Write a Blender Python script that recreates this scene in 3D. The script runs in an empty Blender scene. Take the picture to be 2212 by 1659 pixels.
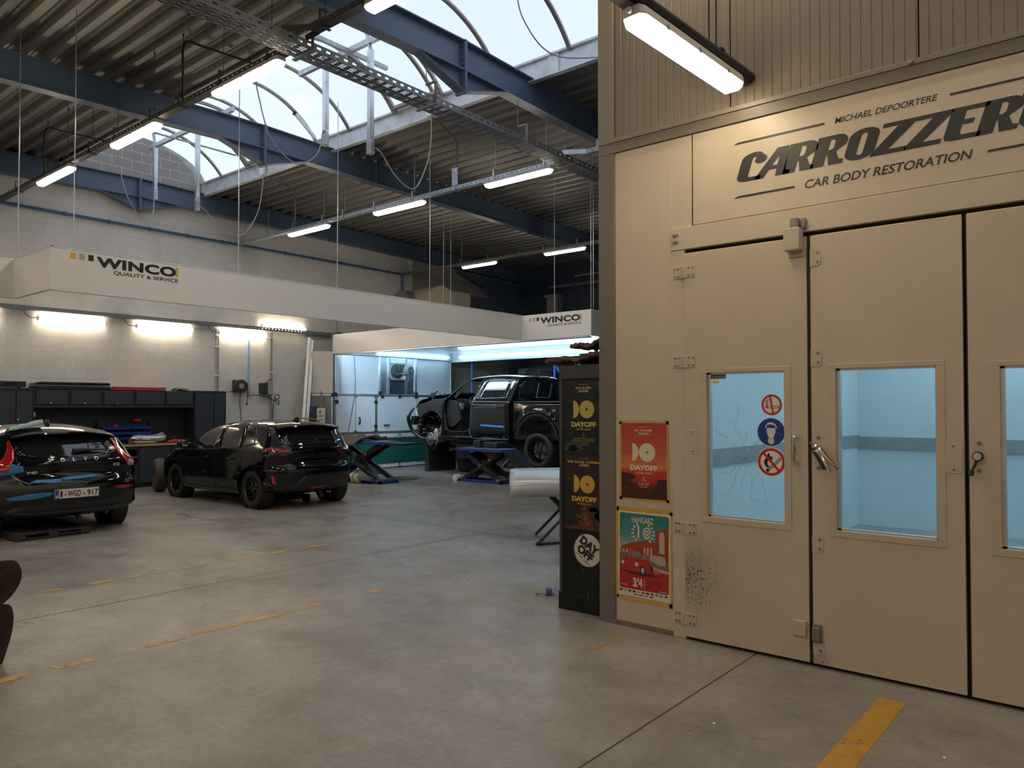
import bpy, bmesh, math, random
from math import sin, cos, pi, radians as R, sqrt, atan2, floor
from mathutils import Vector as V, Matrix
from mathutils.bvhtree import BVHTree
from mathutils.geometry import tessellate_polygon
random.seed(7)
SC = bpy.context.scene
COL = SC.collection
# ------------------------------------------------------------------ camera
cam = bpy.data.cameras.new('camera'); cam_o = bpy.data.objects.new('camera', cam); COL.objects.link(cam_o)
cam_o.location = (0, 0, 1.65); cam_o.rotation_euler = (R(91.22), 0, R(-50.32))
cam.sensor_width = 36; cam.lens = 36*1632/2212; cam.shift_y = .00666; cam.clip_end = 200; cam.clip_start = .05
SC.camera = cam_o
# ------------------------------------------------------------------ world and exposure
w = bpy.data.worlds.new('world'); SC.world = w; w.use_nodes = True
nt = w.node_tree; bg = nt.nodes['Background']
tc = nt.nodes.new('ShaderNodeTexCoord'); nz = nt.nodes.new('ShaderNodeTexNoise'); rp = nt.nodes.new('ShaderNodeValToRGB')
nz.inputs['Scale'].default_value = 2.2; nz.inputs['Detail'].default_value = 4
rp.color_ramp.elements[0].position = .35; rp.color_ramp.elements[0].color = (.72, .81, .96, 1)
rp.color_ramp.elements[1].position = .7; rp.color_ramp.elements[1].color = (.86, .92, 1.0, 1)
nt.links.new(tc.outputs['Generated'], nz.inputs['Vector']); nt.links.new(nz.outputs['Fac'], rp.inputs['Fac']); nt.links.new(rp.outputs['Color'], bg.inputs['Color'])
bg.inputs['Strength'].default_value = 1.4
vs = SC.view_settings; vs.view_transform = 'Standard'; vs.look = 'None'; vs.exposure = 0.0; vs.gamma = 1.0; vs.use_curve_mapping = False
# daylight comes in through the barrel vault: a portal tells the sampler so, it emits nothing of its own
pl = bpy.data.lights.new('skylight_portal', 'AREA'); pl.shape = 'RECTANGLE'; pl.size = 2.8; pl.size_y = 22; pl.cycles.is_portal = True
plo = bpy.data.objects.new('skylight_portal', pl); COL.objects.link(plo); plo.location = (7.08, 5.2, 6.66)
LAMP = 40.0           # emission of the warm ceiling lamps
WALL_LAMP = 22.0
COLD = 9.0           # cold strips inside the prep bay
BOOTH = 2.6           # panels inside the spray booth

# ------------------------------------------------------------------ materials
MATS = {}
def mat(name, col, rough=.5, metal=0, var=0, scale=6, bump=0, bscale=60, coat=0, spec=.5, trans=0, emit=None, es=0, stretch=None, alpha=1, var2=None):
    """A procedural Principled material: base colour with optional noise variation and noise bump."""
    if name in MATS: return MATS[name]
    m = bpy.data.materials.new(name); m.use_nodes = True; MATS[name] = m
    t = m.node_tree; b = t.nodes['Principled BSDF']
    b.inputs['Base Color'].default_value = (*col, 1); b.inputs['Roughness'].default_value = rough; b.inputs['Metallic'].default_value = metal
    b.inputs['Specular IOR Level'].default_value = spec; b.inputs['Coat Weight'].default_value = coat; b.inputs['Coat Roughness'].default_value = .04
    b.inputs['Transmission Weight'].default_value = trans; b.inputs['Alpha'].default_value = alpha
    if emit: b.inputs['Emission Color'].default_value = (*emit, 1); b.inputs['Emission Strength'].default_value = es
    if var or bump:
        tc = t.nodes.new('ShaderNodeTexCoord'); vec = tc.outputs['Object']
        if stretch:
            mp = t.nodes.new('ShaderNodeMapping'); mp.inputs['Scale'].default_value = stretch; t.links.new(vec, mp.inputs['Vector']); vec = mp.outputs['Vector']
    if var:
        n = t.nodes.new('ShaderNodeTexNoise'); n.inputs['Scale'].default_value = scale; n.inputs['Detail'].default_value = 6; n.inputs['Roughness'].default_value = .6
        t.links.new(vec, n.inputs['Vector'])
        r = t.nodes.new('ShaderNodeValToRGB'); r.color_ramp.elements[0].position = .3; r.color_ramp.elements[1].position = .7
        c2 = var2 or tuple(c*(1-var) for c in col)
        r.color_ramp.elements[0].color = (*c2, 1); r.color_ramp.elements[1].color = (*[min(1, c*(1+var*.35)) for c in col], 1)
        t.links.new(n.outputs['Fac'], r.inputs['Fac']); t.links.new(r.outputs['Color'], b.inputs['Base Color'])
    if bump:
        n2 = t.nodes.new('ShaderNodeTexNoise'); n2.inputs['Scale'].default_value = bscale; n2.inputs['Detail'].default_value = 4
        t.links.new(vec, n2.inputs['Vector'])
        bp = t.nodes.new('ShaderNodeBump'); bp.inputs['Strength'].default_value = bump; bp.inputs['Distance'].default_value = .01
        t.links.new(n2.outputs['Fac'], bp.inputs['Height']); t.links.new(bp.outputs['Normal'], b.inputs['Normal'])
    return m
def emat(name, col, s):
    if name in MATS: return MATS[name]
    m = bpy.data.materials.new(name); m.use_nodes = True; MATS[name] = m
    t = m.node_tree; b = t.nodes['Principled BSDF']; b.inputs['Base Color'].default_value = (.9, .9, .88, 1); b.inputs['Roughness'].default_value = .4
    b.inputs['Emission Color'].default_value = (*col, 1); b.inputs['Emission Strength'].default_value = s
    return m

# ------------------------------------------------------------------ mesh builder
class MB:
    def __init__(s): s.v = []; s.f = []
    def add(s, vs, fs):
        o = len(s.v); s.v += [tuple(p) for p in vs]; s.f += [tuple(i+o for i in f) for f in fs]; return s
    def box(s, a, b, M=None):
        x0, x1 = sorted((a[0], b[0])); y0, y1 = sorted((a[1], b[1])); z0, z1 = sorted((a[2], b[2]))
        p = [V((x, y, z)) for z in (z0, z1) for y in (y0, y1) for x in (x0, x1)]
        if M: p = [M @ q for q in p]
        return s.add(p, [(0,2,3,1),(4,5,7,6),(0,1,5,4),(2,6,7,3),(0,4,6,2),(1,3,7,5)])
    def bar(s, p0, p1, w, h, up=(0,0,1)):
        """A rectangular bar from p0 to p1, w wide and h high about its axis."""
        p0, p1 = V(p0), V(p1); d = (p1-p0); L = d.length; d.normalize(); u = V(up)
        sd = d.cross(u)
        if sd.length < 1e-5: sd = d.cross(V((1,0,0)))
        sd.normalize(); u = sd.cross(d)
        q = []
        for p in (p0, p1):
            for a, b in ((-1,-1),(1,-1),(1,1),(-1,1)): q.append(p + sd*(a*w/2) + u*(b*h/2))
        return s.add(q, [(3,2,1,0),(4,5,6,7),(0,1,5,4),(1,2,6,5),(2,3,7,6),(3,0,4,7)])
    def cyl(s, p0, p1, r, n=12, r2=None, caps=True):
        p0, p1 = V(p0), V(p1); d = (p1-p0).normalized(); a = d.orthogonal().normalized(); b = d.cross(a); r2 = r if r2 is None else r2
        q = [p0 + (a*cos(2*pi*i/n)+b*sin(2*pi*i/n))*r for i in range(n)] + [p1 + (a*cos(2*pi*i/n)+b*sin(2*pi*i/n))*r2 for i in range(n)]
        f = [(i, (i+1)%n, n+(i+1)%n, n+i) for i in range(n)]
        if caps: f += [tuple(range(n-1, -1, -1)), tuple(range(n, 2*n))]
        return s.add(q, f)
    def tube(s, pts, r, n=8):
        """A round tube swept along a polyline."""
        pts = [V(p) for p in pts]; m = len(pts); q = []; ref = None
        for i, p in enumerate(pts):
            d = (pts[min(i+1, m-1)]-pts[max(i-1, 0)]).normalized()
            if ref is None: ref = d.orthogonal().normalized()
            ref = (ref - d*ref.dot(d)).normalized(); b = d.cross(ref)
            rr = r[i] if isinstance(r, (list, tuple)) else r
            q += [p + (ref*cos(2*pi*k/n)+b*sin(2*pi*k/n))*rr for k in range(n)]
        f = [(i*n+k, i*n+(k+1)%n, (i+1)*n+(k+1)%n, (i+1)*n+k) for i in range(m-1) for k in range(n)]
        f += [tuple(range(n-1, -1, -1)), tuple(range((m-1)*n, m*n))]
        return s.add(q, f)
    def lathe(s, prof, c, ax, n=32, a0=0, close=False):
        """Revolve (radius, along) pairs round the axis ax through c."""
        c = V(c); ax = V(ax).normalized(); a = ax.orthogonal().normalized(); b = ax.cross(a); m = len(prof); q = []
        for (r, h) in prof:
            for k in range(n): q.append(c + ax*h + (a*cos(2*pi*k/n+a0)+b*sin(2*pi*k/n+a0))*r)
        f = [(i*n+k, i*n+(k+1)%n, (i+1)*n+(k+1)%n, (i+1)*n+k) for i in range(m-1 if not close else m-1) for k in range(n)]
        if close: f += [((m-1)*n+k, (m-1)*n+(k+1)%n, (k+1)%n, k) for k in range(n)]
        return s.add(q, f)
    def prism(s, poly, fn, t0, t1):
        """Extrude a 2-D polygon: fn(a, b, t) gives the point."""
        n = len(poly); q = [fn(a, b, t0) for a, b in poly] + [fn(a, b, t1) for a, b in poly]
        tri = tessellate_polygon([[V((a, b, 0)) for a, b in poly]])
        f = [(i, (i+1)%n, n+(i+1)%n, n+i) for i in range(n)]
        f += [tuple(reversed(t)) for t in tri] + [tuple(i+n for i in t) for t in tri]
        return s.add(q, f)
    def flat(s, poly, fn):
        tri = tessellate_polygon([[V((a, b, 0)) for a, b in poly]])
        return s.add([fn(a, b) for a, b in poly], list(tri))
    def grid(s, nu, nv, fn):
        q = [fn(i/nu, j/nv) for i in range(nu+1) for j in range(nv+1)]
        return s.add(q, [(i*(nv+1)+j, (i+1)*(nv+1)+j, (i+1)*(nv+1)+j+1, i*(nv+1)+j+1) for i in range(nu) for j in range(nv)])
    def text(s, body, fn, h, x=0, y=0, align='L', bold=0, sx=1, shear=0, gap=1.0):
        """Lettering with cap height h laid out from (x, y); fn(a, b) gives the point."""
        vs, fs, wd = text_mesh(body, bold, gap)
        k = h/.7
        x0 = x - (wd*k*sx if align == 'R' else wd*k*sx/2 if align == 'C' else 0)
        return s.add([fn(x0+(p[0]*sx+p[1]*shear)*k, y+p[1]*k) for p in vs], fs)
_TXT = {}
def text_mesh(body, bold, gap):
    key = (body, bold, gap)
    if key in _TXT: return _TXT[key]
    cu = bpy.data.curves.new('t', 'FONT'); cu.body = body; cu.size = 1; cu.offset = bold; cu.space_character = gap; cu.resolution_u = 4
    o = bpy.data.objects.new('t', cu); COL.objects.link(o)
    dg = bpy.context.evaluated_depsgraph_get(); dg.update(); me = o.evaluated_get(dg).to_mesh()
    vs = [tuple(v.co) for v in me.vertices]; fs = [tuple(p.vertices) for p in me.polygons]
    x0 = min((v[0] for v in vs), default=0); x1 = max((v[0] for v in vs), default=1)
    vs = [(v[0]-x0, v[1], 0) for v in vs]
    o.evaluated_get(dg).to_mesh_clear(); bpy.data.objects.remove(o); bpy.data.curves.remove(cu)
    _TXT[key] = (vs, fs, x1-x0); return _TXT[key]

ORIG = {}
def build(name, mb, m, parent=None, bevel=0, smooth=False, angle=35, seg=2, at=None, sub=0):
    """Link one mesh object. Coordinates are the world's; a child shares its thing's origin."""
    me = bpy.data.meshes.new(name)
    if parent is not None: o0 = ORIG[parent.name]
    elif at is not None: o0 = V(at)
    else:
        xs = [p[0] for p in mb.v]; ys = [p[1] for p in mb.v]; zs = [p[2] for p in mb.v]
        o0 = V(((min(xs)+max(xs))/2, (min(ys)+max(ys))/2, min(zs)))
    me.from_pydata([(p[0]-o0[0], p[1]-o0[1], p[2]-o0[2]) for p in mb.v], [], mb.f)
    me.validate(); me.update()
    o = bpy.data.objects.new(name, me); COL.objects.link(o); ORIG[o.name] = o0
    for mm in (m if isinstance(m, (list, tuple)) else [m]): me.materials.append(mm)
    if parent is not None: o.parent = parent
    else: o.location = o0
    bm = bmesh.new(); bm.from_mesh(me); bmesh.ops.recalc_face_normals(bm, faces=bm.faces); bm.to_mesh(me); bm.free()
    if smooth:
        me.shade_smooth(); me.set_sharp_from_angle(angle=R(angle))
    if bevel:
        b = o.modifiers.new('edge', 'BEVEL'); b.width = bevel; b.segments = seg; b.limit_method = 'ANGLE'; b.angle_limit = R(40)
        if not smooth: me.shade_smooth(); me.set_sharp_from_angle(angle=R(angle))
    if sub:
        sm = o.modifiers.new('round', 'SUBSURF'); sm.levels = sub; sm.render_levels = sub
    return o
def thing(name, label, cat, loc=(0,0,0), group=None, kind=None):
    o = bpy.data.objects.new(name, None); COL.objects.link(o); o.location = loc; ORIG[o.name] = V(loc); o.empty_display_size = .1
    return tag(o, label, cat, group, kind)
def tag(o, label=None, cat=None, group=None, kind=None):
    if label: o['label'] = label
    if cat: o['category'] = cat
    if group: o['group'] = group
    if kind: o['kind'] = kind
    return o
def struct(name, mb, m, parent=None, label=None, **k):
    o = build(name, mb, m, parent, **k)
    if parent is None:
        o['kind'] = 'structure'
        if label: o['label'] = label
    return o
def dup(root, loc, rz=0, label=None, group=None, lod=9):
    """A copy of a thing with copies of its parts and sub-parts."""
    r = root.copy(); COL.objects.link(r); r.location = loc; r.rotation_euler = (0, 0, rz); ORIG[r.name] = V(loc)
    if label: r['label'] = label
    if group: r['group'] = group
    for ch in list(root.children):
        c = ch.copy(); COL.objects.link(c); c.parent = r
        for g in list(ch.children):
            d = g.copy(); COL.objects.link(d); d.parent = c
    return r
def bez(pts, n=12):
    """Catmull-Rom through points."""
    pts = [V(p) for p in pts]; out = []
    for i in range(len(pts)-1):
        p0 = pts[max(i-1, 0)]; p1 = pts[i]; p2 = pts[i+1]; p3 = pts[min(i+2, len(pts)-1)]
        for k in range(n):
            t = k/n
            out.append(.5*((2*p1)+(p2-p0)*t+(2*p0-5*p1+4*p2-p3)*t*t+(3*p1-p0-3*p2+p3)*t*t*t))
    out.append(pts[-1]); return out
def circ(cx, cy, r, n=28, a0=0, a1=2*pi, ry=None):
    full = abs(a1-a0) >= 2*pi-1e-6
    return [(cx+r*cos(a0+(a1-a0)*i/(n if full else n-1)), cy+(ry or r)*sin(a0+(a1-a0)*i/(n if full else n-1))) for i in range(n)]
def rrect(x0, y0, x1, y1, r, n=5):
    p = []
    for cx, cy, a in ((x1-r, y1-r, 0), (x0+r, y1-r, pi/2), (x0+r, y0+r, pi), (x1-r, y0+r, 1.5*pi)):
        p += [(cx+r*cos(a+pi/2*i/n), cy+r*sin(a+pi/2*i/n)) for i in range(n+1)]
    return p
# ------------------------------------------------------------------ palette
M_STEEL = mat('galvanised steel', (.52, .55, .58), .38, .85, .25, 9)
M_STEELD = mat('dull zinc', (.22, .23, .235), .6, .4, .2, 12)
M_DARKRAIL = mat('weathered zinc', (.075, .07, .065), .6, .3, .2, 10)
M_BEAM = mat('blue grey paint', (.085, .125, .19), .45, 0, .12, 4)
M_NAVY = mat('navy cladding', (.022, .035, .062), .5, 0, .15, 3)
M_CREAM = mat('cream enamel', (.56, .475, .37), .33, 0, .06, 5, .04, 30)
M_CREAMF = mat('cream trim', (.53, .45, .35), .36, 0, .08, 8)
M_BAND = mat('taupe trim', (.17, .145, .12), .45, 0, .08, 5)
M_TAUPE2 = mat('light taupe trim', (.22, .19, .155), .45, 0, .08, 5)
M_UPPER = mat('ribbed beige panel', (.21, .175, .135), .45, 0, .08, 3)
M_WHITE = mat('white panel', (.80, .80, .81), .35, 0, .03, 3)
M_WHITEG = mat('white laminate', (.72, .77, .84), .3, 0, .03, 3)
M_ALU = mat('brushed aluminium', (.68, .71, .74), .3, .9, .12, 14)
M_BLACK = mat('black rubber', (.016, .016, .017), .55, 0, .2, 20)
M_BLACKP = mat('black plastic', (.022, .022, .024), .4)
M_GLOSS = mat('gloss black paint', (.005, .005, .006), .06, 0, spec=.5)
M_BLUE = mat('blue enamel', (.02, .045, .30), .4, 0, .15, 10)
M_LBLUE = mat('bright blue paint', (.05, .22, .75), .4)
M_GREEN = mat('green tarpaulin', (.010, .135, .105), .55, 0, .3, 5, .3, 9)
M_CHAR = mat('charcoal powder coat', (.034, .042, .054), .42, 0, .12, 6)
M_CHARD = mat('dark charcoal powder coat', (.017, .020, .026), .45, 0, .1, 6)
M_RED = mat('red plastic', (.55, .025, .02), .35, 0, .15, 12)
M_REDG = mat('red lamp glass', (.42, .008, .012), .12, 0, .2, 30, coat=1)
M_WOODT = mat('beech worktop', (.56, .33, .15), .45, 0, .25, 5, stretch=(1, 14, 14))
M_TYRE = mat('tyre rubber', (.018, .017, .016), .75, 0, .25, 20, .2, 80)
M_INK = mat('black lettering', (.008, .008, .009), .4)
M_INKN = mat('navy lettering', (.018, .022, .040), .4)
M_ORANGE = mat('amber lettering', (.78, .42, .04), .4)
M_GREYL = mat('grey lettering', (.42, .40, .38), .4)
M_CHROME = mat('chrome', (.80, .78, .74), .12, 1)
M_BADGE = mat('bright badge', (.75, .73, .70), .35, .4)
M_TAPE = mat('blue masking tape', (.035, .22, .47), .6, 0, .25, 18)
M_ROPE = mat('grey cable', (.34, .33, .31), .6)
M_BOLT = mat('grey bolt', (.22, .22, .22), .4, .8)
M_GAP = mat('dark joint', (.006, .0055, .005), .8)
M_SIGNW = mat('white vinyl', (.80, .75, .66), .4)
M_SIGNR = mat('red vinyl', (.52, .02, .025), .4)
M_SIGNB = mat('blue vinyl', (.012, .035, .26), .4)
M_LWARM = emat('warm diffuser', (1.0, .87, .68), LAMP)
M_LWALL = emat('wall lamp diffuser', (1.0, .84, .60), WALL_LAMP)
M_LNEUT = emat('neutral diffuser', (1.0, .91, .77), LAMP)
M_LCOLD = emat('cold strip', (.55, .85, 1.0), COLD)
M_LHOUSE = mat('lamp housing', (.55, .54, .52), .5)
# ------------------------------------------------------------------ floor
def floor_mat():
    m = bpy.data.materials.new('worn concrete'); m.use_nodes = True; t = m.node_tree; b = t.nodes['Principled BSDF']; N = t.nodes.new; L = t.links.new
    tc = N('ShaderNodeTexCoord'); P = tc.outputs['Object']
    def noise(sc, det=6, st=None, ro=.6, dist=0):
        n = N('ShaderNodeTexNoise'); n.inputs['Scale'].default_value = sc; n.inputs['Detail'].default_value = det; n.inputs['Roughness'].default_value = ro; n.inputs['Distortion'].default_value = dist
        if st:
            mp = N('ShaderNodeMapping'); mp.inputs['Scale'].default_value = st; L(P, mp.inputs['Vector']); L(mp.outputs['Vector'], n.inputs['Vector'])
        else: L(P, n.inputs['Vector'])
        return n.outputs['Fac']
    def ramp(f, *st):
        r = N('ShaderNodeValToRGB'); e = r.color_ramp.elements
        while len(e) < len(st): e.new(.5)
        for k, (p, c) in zip(e, st): k.position = p; k.color = (*c, 1) if len(c) == 3 else c
        L(f, r.inputs['Fac']); return r.outputs['Color']
    def mul(a, c, fac=1, mode='MULTIPLY'):
        x = N('ShaderNodeMix'); x.data_type = 'RGBA'; x.blend_type = mode; x.inputs['Factor'].default_value = fac
        L(a, x.inputs['A']); L(c, x.inputs['B']); return x.outputs['Result']
    base = ramp(noise(.55, 5, dist=.4), (.3, (.215, .198, .184)), (.5, (.285, .266, .250)), (.7, (.345, .322, .302)))
    mid = ramp(noise(2.6, 8, (1, .6, 1), .68), (.3, (.72, .71, .71)), (.55, (1, 1, 1)), (.75, (1.12, 1.1, 1.08)))
    fine = ramp(noise(34, 6, (1, .5, 1)), (.35, (.86, .86, .86)), (.6, (1.04, 1.04, 1.04)))
    scuff = ramp(noise(3.2, 9, (.55, 2.4, 1), .75, 1.2), (.56, (1, 1, 1)), (.68, (.80, .79, .80)), (.76, (.9, .89, .9)))
    c = mul(mul(mul(base, mid), fine), scuff, .75)
    L(c, b.inputs['Base Color'])
    rr = N('ShaderNodeMapRange'); L(noise(1.5, 7, None, .7, .6), rr.inputs['Value']); rr.inputs['From Min'].default_value = .35; rr.inputs['From Max'].default_value = .65; rr.inputs['To Min'].default_value = .26; rr.inputs['To Max'].default_value = .5
    L(rr.outputs['Result'], b.inputs['Roughness']); b.inputs['Specular IOR Level'].default_value = .5
    bp = N('ShaderNodeBump'); bp.inputs['Strength'].default_value = .12; bp.inputs['Distance'].default_value = .02
    L(noise(9, 8, None, .7), bp.inputs['Height']); L(bp.outputs['Normal'], b.inputs['Normal'])
    return m
M_FLOOR = floor_mat()
fl = struct('floor', MB().box((-8, -8, -.15), (20, 16.6, 0)), M_FLOOR, at=(0, 0, 0))
def worn(name, col, thr, scale, stretch=(1, 1, 1)):
    m = mat(name, col, .5, 0, .2, 12); t = m.node_tree; b = t.nodes['Principled BSDF']
    tc = t.nodes.new('ShaderNodeTexCoord'); mp = t.nodes.new('ShaderNodeMapping'); mp.inputs['Scale'].default_value = stretch; n = t.nodes.new('ShaderNodeTexNoise'); n.inputs['Scale'].default_value = scale; n.inputs['Detail'].default_value = 8; n.inputs['Roughness'].default_value = .7
    t.links.new(tc.outputs['Object'], mp.inputs['Vector']); t.links.new(mp.outputs['Vector'], n.inputs['Vector'])
    g = t.nodes.new('ShaderNodeMath'); g.operation = 'GREATER_THAN'; g.inputs[1].default_value = thr
    t.links.new(n.outputs['Fac'], g.inputs[0]); t.links.new(g.outputs[0], b.inputs['Alpha']); return m
M_YEL = worn('worn yellow paint', (.55, .33, .10), .50, 3.2, (1, .5, 1))
M_YEL2 = worn('patchy yellow paint', (.50, .27, .035), .40, 5, (1, 1, 1))
def strip(x0, y0, x1, y1, z=.0015):
    return MB().add([(x0, y0, z), (x1, y0, z), (x1, y1, z), (x0, y1, z)], [(0, 1, 2, 3)])
for k, (x0, x1, y, wd) in enumerate(((5.3, 6.75, 12.2, .08), (9.6, 12.2, 12.05, .08), (2.6, 11, 10.6, .09), (2.5, 5.6, 7.55, .10), (1.5, 4.6, 5.3, .09))):
    struct('floor_marking', strip(x0, y-wd/2, x1, y+wd/2), M_YEL, fl)
struct('floor_marking', strip(2.8, 1.02, 4.66, 1.16), M_YEL2, fl)
struct('floor_marking', strip(4.15, 2.82, 4.66, 2.95), worn('faint yellow paint', (.42, .27, .10), .53, 7), fl)
jb = MB()
for (a, b_) in (((-8, 6.68), (8.6, 6.66)), ((-8, 2.0), (4.97, 1.99)), ((7.42, 3), (7.42, 16)), ((2.6, -8), (2.6, -2))):
    d = V((b_[0]-a[0], b_[1]-a[1], 0)).normalized(); n = V((-d.y, d.x, 0))*.005
    jb.add([(a[0]+n.x, a[1]+n.y, .001), (a[0]-n.x, a[1]-n.y, .001), (b_[0]-n.x, b_[1]-n.y, .001), (b_[0]+n.x, b_[1]+n.y, .001)], [(0, 1, 2, 3)])
struct('floor_joint', jb, mat('sawn joint', (.05, .043, .038), .8), fl)
# ------------------------------------------------------------------ walls
def block_mat(name, col, mortar, bump=.5):
    m = bpy.data.materials.new(name); m.use_nodes = True; t = m.node_tree; b = t.nodes['Principled BSDF']; N = t.nodes.new; L = t.links.new
    tc = N('ShaderNodeTexCoord'); mp = N('ShaderNodeMapping'); mp.inputs['Rotation'].default_value = (R(90), 0, 0); L(tc.outputs['Object'], mp.inputs['Vector'])
    br = N('ShaderNodeTexBrick'); L(mp.outputs['Vector'], br.inputs['Vector']); br.inputs['Scale'].default_value = 1
    br.inputs['Brick Width'].default_value = .4; br.inputs['Row Height'].default_value = .2; br.inputs['Mortar Size'].default_value = .006; br.inputs['Mortar Smooth'].default_value = .3; br.offset = .5
    br.inputs['Color1'].default_value = (*col, 1); br.inputs['Color2'].default_value = (*[c*.95 for c in col], 1); br.inputs['Mortar'].default_value = (*mortar, 1)
    n = N('ShaderNodeTexNoise'); n.inputs['Scale'].default_value = 1.3; n.inputs['Detail'].default_value = 9; n.inputs['Roughness'].default_value = .65; L(tc.outputs['Object'], n.inputs['Vector'])
    r = N('ShaderNodeValToRGB'); r.color_ramp.elements[0].position = .3; r.color_ramp.elements[0].color = (.86, .85, .84, 1); r.color_ramp.elements[1].position = .6; r.color_ramp.elements[1].color = (1, 1, 1, 1); L(n.outputs['Fac'], r.inputs['Fac'])
    x = N('ShaderNodeMix'); x.data_type = 'RGBA'; x.blend_type = 'MULTIPLY'; x.inputs['Factor'].default_value = 1; L(br.outputs['Color'], x.inputs['A']); L(r.outputs['Color'], x.inputs['B']); L(x.outputs['Result'], b.inputs['Base Color'])
    b.inputs['Roughness'].default_value = .7
    n2 = N('ShaderNodeTexNoise'); n2.inputs['Scale'].default_value = 40; n2.inputs['Detail'].default_value = 5; L(tc.outputs['Object'], n2.inputs['Vector'])
    a = N('ShaderNodeMath'); a.operation = 'MULTIPLY_ADD'; L(br.outputs['Fac'], a.inputs[0]); a.inputs[1].default_value = -1.0
    s = N('ShaderNodeMath'); s.operation = 'MULTIPLY'; L(n2.outputs['Fac'], s.inputs[0]); s.inputs[1].default_value = .25; L(s.outputs[0], a.inputs[2])
    bp = N('ShaderNodeBump'); bp.inputs['Strength'].default_value = bump; bp.inputs['Distance'].default_value = .012; L(a.outputs[0], bp.inputs['Height']); L(bp.outputs['Normal'], b.inputs['Normal'])
    return m
M_BLOCK = block_mat('white painted block', (.70, .68, .66), (.60, .58, .56), .35)
M_BLOCKG = block_mat('bare grey block', (.30, .275, .25), (.55, .52, .49), .3)
struct('wall_back', MB().box((-8, 16.2, 0), (15.0, 16.5, 6.5)), M_BLOCK, at=(0, 16.2, 0))
gp = [(5.55, 6.35)] + [(7.08+1.72*cos(a)*1.0, 6.5+.86*sin(a)) for a in [pi-pi*i/24 for i in range(25)]] + [(8.6, 6.35)]
gp = [(5.5, 6.33), (8.66, 6.33)] + [(7.08+1.55*cos(pi*i/24), 6.56+.78*sin(pi*i/24)) for i in range(25)]
struct('wall_gable', MB().prism(gp, lambda a, b, t: (a, t, b), 16.12, 16.36), M_BLOCKG, at=(0, 16.1, 0))
wb2 = MB().box((15.0, 16.2, 0), (20, 16.5, 6.5)); struct('wall_back_extension', wb2, mat('grey beige block', (.33, .31, .29), .7, 0, .1, 4))
struct('wall_far', MB().box((19.6, -8, 0), (19.9, 16.4, 6.4)), M_NAVY)
struct('wall_left', MB().box((-8.3, -8, 0), (-8, 16.5, 6.6)), mat('pale wall', (.62, .60, .57), .7, 0, .08, 2))
struct('wall_front', MB().box((-8, -8.3, 0), (20, -8, 6.6)), mat('pale wall 2', (.55, .53, .50), .7, 0, .08, 2))
# knee haunches and columns of the portal frames at the far wall
for y in (16.02, 11.39, 6.75):
    kb = MB().prism([(19.6, 5.75), (16.7, 5.8), (17.9, 5.45), (19.0, 4.4), (19.0, 0), (19.6, 0)][::1], lambda a, b, t: (a, t, b), y-.09, y+.09)
    struct('portal_column', kb, M_BEAM)
# ------------------------------------------------------------------ roof deck: trapezoid steel sheets running along the hall
def zr(x):  # underside of the roof sheets
    return 6.42 - (7.1-x)*.0255 if x < 7.1 else 6.42 - (x-7.1)*.0145
M_DECK = mat('steel deck', (.20, .19, .178), .42, .5, .3, 3, stretch=(1, .12, 1))
def deck(name, x0, x1, y0, y1):
    m = MB(); p = .28; prof = []
    x = x0
    while x < x1-.01:
        for dx, dz in ((0, 0), (.055, 0), (.10, .075), (.115, .085), (.145, .085), (.16, .075), (.175, .085), (.20, .085), (.215, .075), (.26, 0)):
            if x+dx <= x1: prof.append((x+dx, zr(x+dx)+dz))
        x += p
    prof.append((x1, zr(x1)))
    n = len(prof); q = []
    for y in (y0, y1): q += [(a, y, b) for a, b in prof]
    m.add(q, [(i, i+1, n+i+1, n+i) for i in range(n-1)])
    m.add([(x0, y0, zr(x0)+.13), (x1, y0, zr(x1)+.13), (x1, y1, zr(x1)+.13), (x0, y1, zr(x0)+.13)], [(0, 1, 2, 3)])
    return struct(name, m, M_DECK)
deck('ceiling', -8, 5.62, -8, 16.4)
deck('ceiling_right', 8.52, 19.8, -8, 16.4)
# roof beams with ridge haunch, end plates and bolts
def beam(y):
    b = MB(); P = lambda a, z, t: (a, t, z)
    def half(x0, x1, zt):
        zb = lambda x: zt(x)-.40
        web = [(x0, zb(x0)), (x1, zb(x1)), (x1, zt(x1)), (x0, zt(x0))]
        b.prism(web, P, y-.006, y+.006)
        for f, th in ((zt, -.016), (zb, .016)):
            b.prism([(x0, f(x0)), (x1, f(x1)), (x1, f(x1)+th), (x0, f(x0)+th)], P, y-.09, y+.09)
    zt = lambda x: zr(x)-.005
    half(-8, 7.09, zt); half(7.11, 19.6, zt)
    zc = zt(7.1)
    for sgn in (-1, 1):   # haunch below the ridge joint
        b.prism([(7.1, zc-.40), (7.1+sgn*.86, zc-.40), (7.1, zc-.67)], P, y-.006, y+.006)
        d = V((sgn*.86, 0, .27)); 
        b.prism([(7.1, zc-.67), (7.1+sgn*.86, zc-.40), (7.1+sgn*.86, zc-.385), (7.1, zc-.655)], P, y-.075, y+.075)
        b.box((7.1+sgn*.0, y-.09, zc-.69), (7.1+sgn*.022, y+.09, zc+.01))
    o = struct('roof_beam', b, M_BEAM)
    bo = MB()
    for z in (-.08, -.16, -.24, -.32, -.46, -.54, -.62):
        for yy in (y-.05, y+.05):
            for sgn in (-1, 1): bo.cyl((7.1+sgn*.02, yy, zc+z), (7.1+sgn*.045, yy, zc+z), .016, 6)
    struct('bolt', bo, M_BOLT, o)
for y in (16.02, 11.39, 6.75, 2.1, -2.6): beam(y)
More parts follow.
